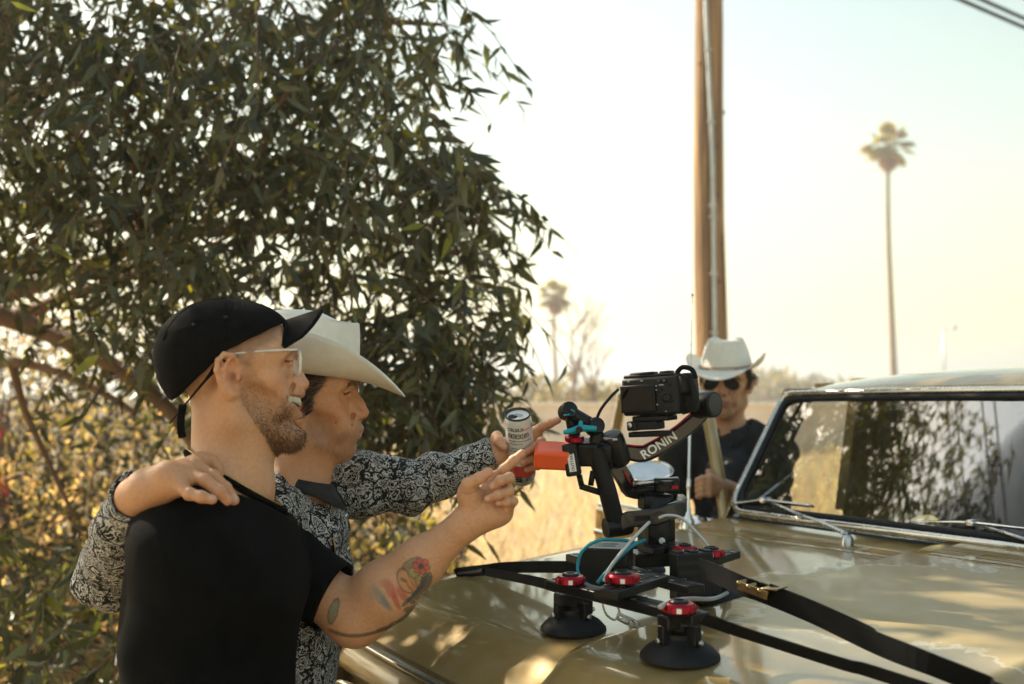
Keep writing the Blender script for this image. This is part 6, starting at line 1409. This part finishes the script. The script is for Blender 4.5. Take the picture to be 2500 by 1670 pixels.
# ---- suction-cup base: rails, cups and red knobs move together
base = hoodp(1530, 1500)
rig = thing('suction_cup_rig', 'black rail rig with red knobs held on the hood by suction cups', 'camera mount', base)
RZ = 1.172
def cup(u, v, ztop, r=.062):
    c = hoodp(u, v); hgt = ztop - c.z - .012
    o = MB().lathe([(r, 0), (r * .985, .006), (r * .80, .018), (r * .52, .028), (r * .46, .034), (.02, .034)], c + Z * .002, Z, 36).build('suction_cup', RUBBER, rig, 40)
    MB().lathe([(.030, .03), (.030, .042), (.024, .046), (.024, hgt * .62), (.020, hgt * .64), (.020, hgt)], c, Z, 20).build('cup_post', BLACKP, o, 40)
    for k in range(4):
        a = .6 + k * math.pi / 2; d = Vector((math.cos(a), math.sin(a), 0)); q = Matrix.Rotation(a, 3, 'Z')
        MB().box(c + d * .032 + Z * .042, (.020, .014, .030), q).build('cup_lug', BLACKP, o, bevel=.002); MB().lathe([(.004, 0), (.0045, .004), (.003, .006)], c + d * .044 + Z * .034, d, 8).build('bolt', STEEL, o, 40)
    MB().box(c + Vector((-.02, -.02, .062)), (.026, .03, .022), Matrix.Rotation(.5, 3, 'Z')).build('pump_button', BLACKP, o, bevel=.003)
    return o, c
def knob(p, r=.025, name='knob'):
    o = MB().lathe([(r * .86, -.007), (r, -.005), (r, .005), (r * .9, .008), (r * .62, .0085), (r * .60, .004), (r * .2, .0035)], p, Z, 24).build(name, REDM, rig, 40)
    MB().lathe([(r * .60, .003), (r * .60, .010), (r * .50, .0125), (r * .34, .0125), (r * .32, .006), (.001, .005)], p, Z, 20).build('knob_cap', BLACKM, o, 40)
    for k in range(8):
        a = k * math.pi / 4; MB().box(p + Vector((math.cos(a) * r, math.sin(a) * r, 0)), (.004, .008, .0095), Matrix.Rotation(a, 3, 'Z')).build('grip', REDM, o, bevel=.001)
    f = (Vector((0, 0, CAMH)) - p); f.z = 0; f.normalize(); MB().box(p + f * (r + .002), (.0012, .0075, .0075), Matrix.Rotation(math.atan2(f.y, f.x), 3, 'Z')).build('emblem', WHITEP, o)
    return o
def rail(p, q, w=.042, th=.016, name='rail', holes=4):
    p, q = Vector(p), Vector(q); d = (q - p).normalized(); sd = d.cross(Z).normalized(); M = Matrix((d, sd, d.cross(sd) * -1)).transposed()
    if M.determinant() < 0: M = Matrix((d, -sd, Z)).transposed()
    o = MB().box((p + q) / 2, ((q - p).length, w, th), M).build(name, BLACKM, rig, bevel=.0025)
    MB().box((p + q) / 2 + Z * (th / 2), ((q - p).length * .97, w * .30, .002), M).build('rail_slot', BLACKP, o)
    for i in range(holes):
        c = p.lerp(q, (i + .5) / holes) + Z * (th / 2 + .0004)
        for s_ in (-1, 1): MB().lathe([(.004, 0), (.0048, .0012), (.0028, .0016)], c + sd * s_ * w * .33, Z, 8).build('screw', STEEL, o, 40)
    return o
r1a, r1b = PZ(1350, 1424, RZ), PZ(1712, 1512, RZ)
rail(r1a - (r1b - r1a) * .0, r1b, .040, .018)
knob(PZ(1393, 1416, RZ + .016)); knob(PZ(1658, 1484, RZ + .016))
c1_, _ = cup(1400, 1540, RZ - .008); c2_, _ = cup(1660, 1608, RZ - .008, .064)
r2a, r2b = PZ(1478, 1452, RZ + .022), PZ(1790, 1352, RZ + .022)
rail(r2a, PZ(1604, 1412, RZ + .022), .046, .016, holes=3); rail(PZ(1690, 1382, RZ + .022), r2b, .034, .016, holes=3); knob(PZ(1520, 1412, RZ + .040), .027); knob(PZ(1737, 1350, RZ + .036), .024)
r3a, r3b = PZ(1400, 1360, RZ + .006), PZ(1700, 1440, RZ + .006); rail(r3a, r3b, .04, .016); knob(PZ(1672, 1342, RZ + .040), .022)
cup(1738, 1462, RZ - .004, .066); cup(1560, 1395, RZ, .062)
for s_ in (0, 1): MB().box(PZ(1448 + 62 * s_, 1438 - 12 * s_, RZ + .0325), (.022, .022, .0015)).build('plate_hole', BLACKP, rig, bevel=.0005)
# steel tether with carabiner under the plate
tet = thing('safety_tether', 'thin steel tether with a carabiner hanging from the rig plate', 'tether', P(1480, 1460, 1.8))
zt = lambda u, v, d=1.80: P(u, v, d)
MB().tube(spline([zt(1473, 1455), zt(1472, 1478), zt(1482, 1502), zt(1500, 1513), zt(1508, 1503), zt(1512, 1492)], 5), .0022, 6).build('cable', STEEL, tet, 180)
MB().tube(spline([zt(1479, 1452), zt(1492, 1466), zt(1508, 1482), zt(1514, 1500)], 5), .0022, 6).build('cable', STEEL, tet, 180)
cq = [zt(1508, 1504), zt(1514, 1500), zt(1545, 1514), zt(1558, 1524), zt(1552, 1530), zt(1530, 1522), zt(1510, 1512), zt(1508, 1504)]
MB().tube(cq, .0030, 8, cap=False).build('carabiner', STEEL, tet, 180)
MB().tube([zt(1516, 1512, 1.797), zt(1536, 1521, 1.797)], .0036, 8).build('gate', STEEL, tet, 180)
# ---- batteries
def orient(fwd, up=Z):
    """matrix whose columns are right, forward (away), up"""
    f = Vector(fwd).normalized(); r = f.cross(Vector(up)).normalized(); return Matrix((r, f, r.cross(f))).transposed()
Mtr = orient(TA * .75 + TB * .3)
bx = thing('battery_box', 'black ribbed battery box with a white label on top, left of the gimbal', 'battery', PZ(1490, 1400, 1.20))
bc_ = P(1484, 1378, 1.97); Mb = orient((.25, 1, 0))
MB().box(bc_, (.090, .09, .074), Mb).build('case', BLACKP, bx, bevel=.004)
MB().box(bc_ + Mb @ Vector((0, 0, .0378)), (.080, .078, .0016), Mb).build('label', mat('white_label', (.62, .60, .56), .6, var=.12, vscale=60), bx)
for i in range(4): MB().box(bc_ + Mb @ Vector((-.004, -.025 + .014 * i, .0389)), (.05 - .008 * (i % 2), .003, .0006), Mb).build('label_print', BLACKI, bx)
for i in range(6): MB().box(bc_ + Mb @ Vector((-.045, -.04 + .016 * i, 0)), (.004, .006, .06), Mb).build('rib', BLACKP, bx)
vb = thing('battery_plate', 'upright black battery block standing beside the strap buckle', 'battery', PZ(1690, 1470, 1.12))
vc = P(1688, 1405, 1.86); Mv = orient((-.35, 1, 0))
MB().box(vc, (.076, .034, .088), Mv).build('case', BLACKP, vb, bevel=.003); MB().box(vc + Mv @ Vector((.045, .02, -.012)), (.03, .06, .06), Mv).build('connector', BLACKP, vb, bevel=.006)
for i in range(5): MB().box(vc + Mv @ Vector((0, -.0175, -.036 + .018 * i)), (.068, .0016, .010), Mv).build('ridge', RUBBER, vb, bevel=.0006)
for x in (-.03, .0, .03): MB().box(vc + Mv @ Vector((x, 0, .045)), (.016, .026, .004), Mv).build('terminal', RUBBER, vb)
# ---- gimbal
gm = thing('camera_gimbal', 'black motorised camera gimbal with red accents and white lettering on its arm', 'gimbal', PZ(1600, 1400, 1.2))
gd = 2.10
def gp_(u, v, d=gd): return P(u, v, d)
CARB = mat('carbon_fibre', (.016, .016, .017), .32, .2, var=.35, vscale=220, coat=.6)
MB().box(gp_(1602, 1298, 2.12), (.062, .062, .062), orient((-.3, 1, 0))).build('base_block', BLACKM, gm, bevel=.004)
MB().box(gp_(1622, 1338, 2.08), (.095, .06, .016), orient((-.5, 1, 0))).build('quick_plate', BLACKM, gm, bevel=.003); MB().box(gp_(1650, 1338, 2.06), (.05, .03, .022), orient((-.5, 1, .1))).build('plate_clamp', BLACKM, gm, bevel=.003); MB().box(gp_(1666, 1335, 2.08), (.035, .018, .012), orient((-.7, 1, 0))).build('red_lever', REDM, gm, bevel=.003)
MB().box(gp_(1590, 1362, 2.10), (.10, .07, .028), orient((-.3, 1, 0))).build('mount_plate', BLACKM, gm, bevel=.003)
MB().lathe([(.034, -.055), (.034, .03), (.030, .036), (.012, .036)], gp_(1605, 1252, 2.12), Z, 24).build('pan_motor', BLACKM, gm, 40)
MB().lathe([(.0065, 0), (.0065, .003), (.004, .004)], gp_(1616, 1320, 2.07), Vector((0, -1, 0)), 14).build('emblem', WHITEP, gm, 40)
MB().box(gp_(1600, 1225, 2.12), (.066, .05, .034), orient((-.2, 1, 0))).build('motor_housing', BLACKM, gm, bevel=.006)
# lower bracket with slot
def bar(name, pts, w, th, m, par, side=(0, 0, 1), bevel=.004):
    o = MB().ribbon(pts, Vector(side), w, th).build(name, m, par, bevel=bevel); return o
bar('bracket_arm', [gp_(1512, 1278, 2.06), gp_(1535, 1268, 2.05), gp_(1600, 1262, 2.05), gp_(1640, 1248, 2.06), gp_(1668, 1240, 2.08)], .034, .014, CARB, gm)
bar('bracket_slot', [gp_(1552, 1266, 2.0415), gp_(1588, 1264, 2.0415)], .010, .003, RUBBER, gm, bevel=.001)
bar('bracket_end', [gp_(1655, 1243, 2.07), gp_(1668, 1232, 2.12), gp_(1662, 1225, 2.18)], .034, .016, BLACKM, gm)
# thick handle rising to the left, motor at its head
MB().tube(spline([gp_(1506, 1288, 2.07), gp_(1494, 1240, 2.06), gp_(1478, 1180, 2.05), gp_(1462, 1130, 2.05), gp_(1452, 1095, 2.05)], 4), [.020, .0195, .019, .019, .019, .019, .019, .019, .0185, .018, .018, .018, .0185, .019, .0195, .020, .020], 20).build('handle', RUBBER, gm, 60)
MB().lathe([(.001, -.03), (.020, -.028), (.022, -.02), (.022, .02), (.020, .028), (.001, .03)], gp_(1508, 1284, 2.07), Vector((.9, .3, .1)), 20).build('handle_joint', BLACKM, gm, 40)
MB().lathe([(.020, -.04), (.026, -.034), (.027, .022), (.024, .03), (.010, .032)], gp_(1500, 1092, 2.08), Vector((-.35, -.3, .85)), 24).build('tilt_motor', BLACKM, gm, 40)
MB().box(gp_(1478, 1115, 2.06), (.03, .03, .06), orient((.2, 1, .3))).build('motor_neck', BLACKM, gm, bevel=.008)
MB().box(gp_(1492, 1072, 2.06), (.032, .02, .006), orient((.4, 1, .1))).build('latch', STEEL, gm, bevel=.002)
# carbon arm with the lettering
armp = [gp_(1508, 1100, 2.09), gp_(1545, 1106, 2.085), gp_(1572, 1108, 2.08), gp_(1610, 1090, 2.08), gp_(1660, 1056, 2.09), (gp_(1700, 1022, 2.10)), gp_(1722, 996, 2.11)]
armv = [(p, .034 if i in (0, 6) else .030) for i, p in enumerate(armp)]
bar('roll_arm', spline(armp, 3), .034, .018, CARB, gm, bevel=.006)
bar('red_edge', [gp_(1520, 1084, 2.078), gp_(1552, 1088, 2.073), gp_(1570, 1088, 2.070), gp_(1608, 1068, 2.069), gp_(1655, 1037, 2.079), gp_(1690, 1006, 2.088)], .0024, .003, REDM, gm, bevel=0)
ang_p = gp_(1572, 1122, 2.066); ang_q = gp_(1642, 1078, 2.066)
text('lettering', 'RONIN', ang_p, ang_q - ang_p, Vector((0, 0, 1)), .0255, WHITEP, gm, .0006, .0007, 'LEFT', 1.02)
MB().lathe([(.001, -.034), (.026, -.033), (.028, -.028), (.028, .014), (.0265, .018), (.001, .0185)], gp_(1728, 988, 2.08), Vector((.62, -.70, .05)), 32).build('roll_motor', BLACKM, gm, 40)
MB().lathe([(.022, .0185), (.0225, .0195), (.0215, .0196), (.001, .0192)], gp_(1728, 988, 2.08), Vector((.62, -.70, .05)), 32).build('motor_cap', mat('grey_motor_cap', (.035, .035, .036), .4, .3, var=.2), gm, 40)
# second arm back to the base, with red accents
bar('pan_arm', spline([gp_(1500, 1130, 2.12), gp_(1522, 1165, 2.12), gp_(1540, 1195, 2.13), gp_(1575, 1196, 2.14), gp_(1620, 1192, 2.15)], 3), .036, .016, CARB, gm)
bar('red_accent', [gp_(1523, 1150, 2.108), gp_(1541, 1182, 2.109)], .0030, .003, REDM, gm, bevel=0)
bar('red_accent', [gp_(1578, 1193, 2.112), gp_(1620, 1190, 2.115)], .0035, .003, REDM, gm, bevel=0)
for dv in (-9, 9): MB().tube([gp_(1545, 1190 + dv, 2.10), gp_(1655, 1180 + dv, 2.12)], .0065, 10).build('rod', STEEL if dv < 0 else BLACKM, gm, 180)
MB().box(gp_(1628, 1184, 2.10), (.05, .03, .030), orient((-.2, 1, 0))).build('rod_clamp', BLACKM, gm, bevel=.004); bar('red_accent', [gp_(1640, 1190, 2.082), gp_(1656, 1189, 2.082)], .006, .003, REDM, gm, bevel=0)
MB().lathe([(.014, -.004), (.018, -.003), (.018, .004), (.010, .005)], gp_(1625, 1178, 2.085), Z, 18).build('rod_knob', BLACKM, gm, 40)
# ---- clamp arm, teal lever, orange pack and black module on the handle
MB().tube([gp_(1386, 1004, 2.04), gp_(1452, 1042, 2.05)], .0145, 14).build('clamp_arm', BLACKP, gm, 60)
for u, v in ((1386, 1004), (1452, 1042)): MB().lathe([(.001, -.018), (.016, -.016), (.018, -.010), (.018, .010), (.016, .016), (.001, .018)], gp_(u, v, 2.04), Vector((.3, -.9, .3)), 20).build('clamp_ball', BLACKP, gm, 40)
for (u0, v0), (u1, v1) in (((1376, 1014), (1392, 1012)), ((1394, 1000), (1404, 1006))): MB().tube([gp_(u0, v0, 2.018), gp_(u1, v1, 2.018)], .0018, 6).build('teal_mark', TEAL, gm, 180)
MB().tube([gp_(1452, 1040, 2.05), gp_(1458, 1062, 2.05), gp_(1450, 1090, 2.05)], .014, 12).build('clamp_stem', BLACKP, gm, 60)
MB().tube([gp_(1394, 1022, 2.05), gp_(1400, 1052, 2.05), gp_(1408, 1080, 2.06)], .012, 12).build('clamp_stem', BLACKP, gm, 60)
lv = MB().tube(spline([gp_(1375, 1056, 2.02), gp_(1396, 1052, 2.02), gp_(1416, 1046, 2.02), gp_(1436, 1046, 2.02), gp_(1456, 1047, 2.02)], 4), [.0046, .006, .0068, .0074, .0080, .0085, .0092, .0098, .0100, .0095, .009, .0085, .0080, .0078, .0078, .0075, .0070], 12, flat=.8).build('lever', TEAL, gm, 60)
MB().box(gp_(1418, 1036, 2.02), (.012, .012, .016), None, .6).build('lever_top', TEAL, lv, bevel=.003); MB().lathe([(.001, -.004), (.007, -.003), (.007, .003)], gp_(1414, 1049, 2.008), Vector((0, -1, 0)), 14).build('lever_bolt', BLACKP, lv, 40)
MB().lathe([(.018, -.006), (.020, -.004), (.020, .004), (.018, .006)], gp_(1403, 1071, 2.04), Vector((0, -.15, 1)), 20).build('red_ring', REDM, gm, 40)
MB().box(gp_(1424, 1104, 2.06), (.062, .05, .05), orient((.1, 1, .25))).build('module', BLACKP, gm, bevel=.006)
md = MB().box(gp_(1396, 1122, 2.03), (.030, .03, .066), orient((.15, 1, 0)) @ Matrix.Rotation(R(-9), 3, 'Y')).build('side_module', BLACKP, gm, bevel=.004)
lc = gp_(1396, 1130, 2.012); Ml = orient((.15, 1, 0)) @ Matrix.Rotation(R(-9), 3, 'Y'); MB().box(lc, (.014, .0016, .036), Ml).build('name_label', WHITEP, md)
text('label_text', 'OUTTAKE', lc + Ml @ Vector((.0038, -.0011, -.0165)), Ml @ Vector((0, 0, 1)), Ml @ Vector((-1, 0, 0)), .0080, BLACKI, md, .0002, .0001)
ORNG = mat('orange_plastic', (.85, .105, .022), .42, var=.06, bump=.08, bscale=300)
ob = MB().box(gp_(1350, 1112, 2.05), (.074, .066, .040), orient((.12, 1, 0)) @ Matrix.Rotation(R(20), 3, 'X') @ Matrix.Rotation(R(2), 3, 'Y')).build('orange_pack', ORNG, gm, bevel=.007, seg=4)
MB().tube([gp_(1414, 1160, 2.04), gp_(1420, 1186, 2.04)], .006, 8).build('strut', BLACKP, gm, 180); MB().tube([gp_(1417, 1187, 2.04), gp_(1470, 1204, 2.05)], .0065, 8).build('strut', BLACKP, gm, 180); MB().tube([gp_(1448, 1150, 2.05), gp_(1442, 1185, 2.05)], .006, 8).build('strut', BLACKP, gm, 180)
# ---- camera
cm = thing('cinema_camera', 'compact black cinema camera with a rear screen mounted on the gimbal', 'camera', gp_(1580, 1030, 2.06))
Mc = orient((.50, .86, .02)) @ Matrix.Rotation(R(-3), 3, 'Y'); cc_ = gp_(1604, 966, 2.06)
def cb(name, x, y, z, sx, sy, sz, m=BLACKP, par=cm, bv=.003): return MB().box(cc_ + Mc @ Vector((x, y, z)), (sx, sy, sz), Mc).build(name, m, par, bevel=bv)
cb('camera_body', 0, 0, 0, .128, .070, .078, bv=.006)
SCRN = mat('screen_glass', (.004, .004, .0045), .10, var=.1, spec=.2)
sc_ = cb('rear_screen', -.026, -.0385, -.004, .076, .008, .056, bv=.002); cb('screen_glass', -.026, -.0430, -.004, .068, .0012, .048, SCRN, sc_, .0005)
cb('top_plate', -.008, .0, .042, .11, .05, .007); cb('hot_shoe', -.012, -.01, .0475, .034, .03, .005, BLACKM); cb('top_dial', .028, -.008, .047, .026, .026, .006); cb('cage_rail', -.036, .01, .048, .044, .028, .005, BLACKM)
for x, z in ((.022, .028), (.034, .028), (.024, .014), (.042, .022), (.024, -.026), (.040, -.026), (.046, -.012)): MB().lathe([(.0035, 0), (.0035, .002), (.0026, .0028)], cc_ + Mc @ Vector((x, -.0352, z)), Mc @ Vector((0, -1, 0)), 10).build('button', BLACKM, cm, 40)
MB().lathe([(.0105, 0), (.0105, .003), (.008, .004), (.006, .002), (.001, .002)], cc_ + Mc @ Vector((.034, -.0352, -.004)), Mc @ Vector((0, -1, 0)), 20).build('control_wheel', BLACKM, cm, 40)
for x, z, tx in ((.020, .020, 'MENU'), (.030, -.034, 'Fn'), (-.05, .031, 'REC'), (-.02, .031, 'ISO')): text('marking', tx, cc_ + Mc @ Vector((x, -.0356, z)), Mc @ Vector((1, 0, 0)), Mc @ Vector((0, 0, 1)), .0040, WHITEP, cm, .0001)
for z in (-.018, .012, .02): MB().box(cc_ + Mc @ Vector((.0135, -.0353, z)), (.003, .0008, .0018), Mc).build('marking', WHITEP, cm)
cb('grip', .068, .012, -.004, .026, .052, .066, RUBBER, bv=.010); cb('side_handle', .074, -.012, .020, .030, .05, .045, RUBBER, bv=.010)
MB().ribbon(spline([cc_ + Mc @ Vector(q) for q in ((.066, -.034, .040), (.086, -.040, .030), (.094, -.036, .0), (.088, -.034, -.028), (.07, -.032, -.038))], 4), Mc @ Vector((0, 1, 0)), .026, .004).build('hand_strap', WEBB, cm)
MB().tube(spline([cc_ + Mc @ Vector(q) for q in ((.058, -.03, .044), (.072, -.034, .054), (.090, -.03, .048), (.096, -.028, .03))], 5), .005, 8).build('strap_loop', WEBB, cm, 180)
MB().lathe([(.036, 0), (.038, .01), (.038, .06), (.040, .064), (.040, .09), (.034, .092), (.030, .08), (.001, .075)], cc_ + Mc @ Vector((-.014, .035, -.002)), Mc @ Vector((0, 1, 0)), 28).build('lens', BLACKP, cm, 40)
cb('base_plate', -.01, .005, -.046, .08, .055, .012, BLACKM); cb('plate_clamp', -.018, .0, -.060, .044, .05, .018, BLACKM); cb('tilt_rail', -.022, .004, -.078, .085, .036, .012, BLACKM)
cb('rail_end', -.05, -.012, -.060, .022, .03, .020, BLACKM)
MB().lathe([(.004, 0), (.005, .003), (.002, .004)], cc_ + Mc @ Vector((-.052, -.028, -.058)), Mc @ Vector((0, -1, 0)), 10).build('bolt', STEEL, cm, 40)
# ---- cables
def cable(name, label, pts, r, m): return tag(MB().tube(spline(pts, 6), r, 8).build(name, m, None, 180), label, 'cable')
WCAB = mat('white_cable', (.55, .55, .53), .45, var=.1); TCAB = mat('teal_cable', (.0, .23, .31), .4, var=.1)
cable('teal_cable', 'teal cable looping from the battery box down to the left cup', [P(1545, 1322, 1.97), P(1500, 1318, 1.93), P(1460, 1320, 1.905), P(1422, 1345, 1.895), P(1410, 1385, 1.89), P(1420, 1415, 1.88), P(1440, 1430, 1.88)], .0034, TCAB)
cable('teal_cable', 'short teal cable running diagonally below the gimbal base', [P(1575, 1318, 2.00), P(1545, 1332, 1.94), P(1510, 1362, 1.895), P(1480, 1398, 1.885), P(1458, 1424, 1.88)], .0040, TCAB)
cable('white_cable', 'white cable crossing in front of the battery box', [P(1585, 1275, 2.00), P(1555, 1305, 1.94), P(1520, 1345, 1.89), P(1490, 1385, 1.88), P(1474, 1420, 1.875)], .0034, WCAB)
cable('white_cable', 'white cable arching over the hood to the strap buckle', [P(1608, 1265, 2.02), P(1630, 1258, 2.02), P(1665, 1266, 2.02), P(1710, 1310, 2.0), P(1745, 1355, 1.98), P(1772, 1392, 1.96)], .0030, WCAB)
cable('grey_cable', 'grey cable lying behind the front red knob', [PZ(1612, 1482, 1.195), PZ(1640, 1468, 1.19), PZ(1690, 1462, 1.17), PZ(1740, 1462, 1.15), PZ(1775, 1448, 1.13)], .0040, mat('grey_cable_jacket', (.35, .35, .34), .5, var=.1))
cable('black_cable', 'thin black cable arching from the camera to the clamp arm', [P(1510, 950, 2.03), P(1492, 968, 2.03), P(1470, 995, 2.04), P(1458, 1020, 2.05), P(1455, 1045, 2.05)], .0032, RUBBER)
MB_c = [P(1590, 1316, 2.06), P(1560, 1322, 2.02)]
# ---- ratchet straps
def strap(name, label, pts, w, side, th=.0026):
    t = thing(name, label, 'strap', pts[0]); MB().ribbon(spline(pts, 5), side, w, th).build('webbing', WEBB, t); return t
sb = [HP(1708, 1386, .102), HP(1750, 1402, .10), HP(1815, 1431, .095), HP(1880, 1455, .085), HP(1990, 1500, .07), HP(2130, 1566, .052), HP(2265, 1619, .044), HP(2400, 1672, .036), HP(2560, 1735, .028), T(.30, -1.24, hood_z(.30, -1.24) + .012), T(.29, -1.405, 1.0), T(.29, -1.41, .80)]
s1 = strap('ratchet_strap', 'wide black ratchet strap with a brass buckle running to the lower right', sb, .034, (.15, -.45, .9))
BRASS = mat('brassy_steel', (.27, .20, .10), .3, 1.0, var=.3, vscale=60)
bk = HP(1846, 1444, .092); Mk = orient((sb[3] - sb[2]).normalized())
bkl = MB().box(bk + Mk @ Vector((0, 0, .004)), (.036, .042, .006), Mk).build('buckle', BRASS, s1, bevel=.002)
for x in (-.019, .019): MB().box(bk + Mk @ Vector((x, .004, .006)), (.003, .054, .014), Mk).build('buckle_side', BRASS, bkl, bevel=.001)
for y in (-.022, -.004, .016): MB().tube([bk + Mk @ Vector((-.022, y, .009)), bk + Mk @ Vector((.022, y, .009))], .0042, 10).build('buckle_bar', BRASS, bkl, 180)
MB().box(bk + Mk @ Vector((0, .03, .016)), (.034, .03, .003), Mk @ Matrix.Rotation(R(14), 3, 'X')).build('release_lever', BRASS, bkl, bevel=.001)
MB().ribbon(spline([p + Z * .005 for p in (HP(1880, 1455, .086), HP(1990, 1500, .071), HP(2115, 1558, .052), HP(2128, 1570, .048))], 4), (.15, -.45, .9), .031, .003).build('folded_end', WEBB, s1)
s2 = strap('tie_down_strap', 'narrow black strap lying low across the near hood panel', [HP(1714, 1510, .085), HP(1800, 1540, .06), HP(1900, 1572, .04), HP(2060, 1622, .022), HP(2240, 1676, .016), T(.14, -1.20, hood_z(.14, -1.20) + .014), T(.14, -1.405, .98), T(.14, -1.41, .80)], .022, (0, -.55, .8))
s3 = strap('ratchet_strap', 'black strap pulled from the battery box over the far fender edge', [HP(1440, 1386, .07), HP(1330, 1384, .05), HP(1230, 1386, .03), HP(1180, 1392, .02), HP(1125, 1398, .008), HP(1112, 1402, .004)], .026, (.1, -.3, .9))
MB().tube([HP(1182, 1394, .018), HP(1118, 1400, .006)], [.009, .003], 8).build('hook', BLACKM, s3, 60)
s4 = strap('tie_down_strap', 'black strap lying along the far front edge of the hood', [HP(1178, 1394, .016), HP(1250, 1408, .035), HP(1310, 1420, .06), HP(1360, 1434, .085)], .020, (.3, -.5, .8))
hz = MB().box((0, 400, 13), (1900, 1400, 28.2)).build('haze'); tag(hz, kind='stuff')
hm = bpy.data.materials.new('haze_air'); hm.use_nodes = True; n = hm.node_tree; n.nodes.remove(n.nodes['Principled BSDF'])
pv = n.nodes.new('ShaderNodeVolumePrincipled'); pv.inputs['Color'].default_value = (.90, .955, 1, 1); pv.inputs['Density'].default_value = .0032; pv.inputs['Anisotropy'].default_value = .45
n.links.new(pv.outputs[0], n.nodes['Material Output'].inputs['Volume']); hz.data.materials.append(hm)
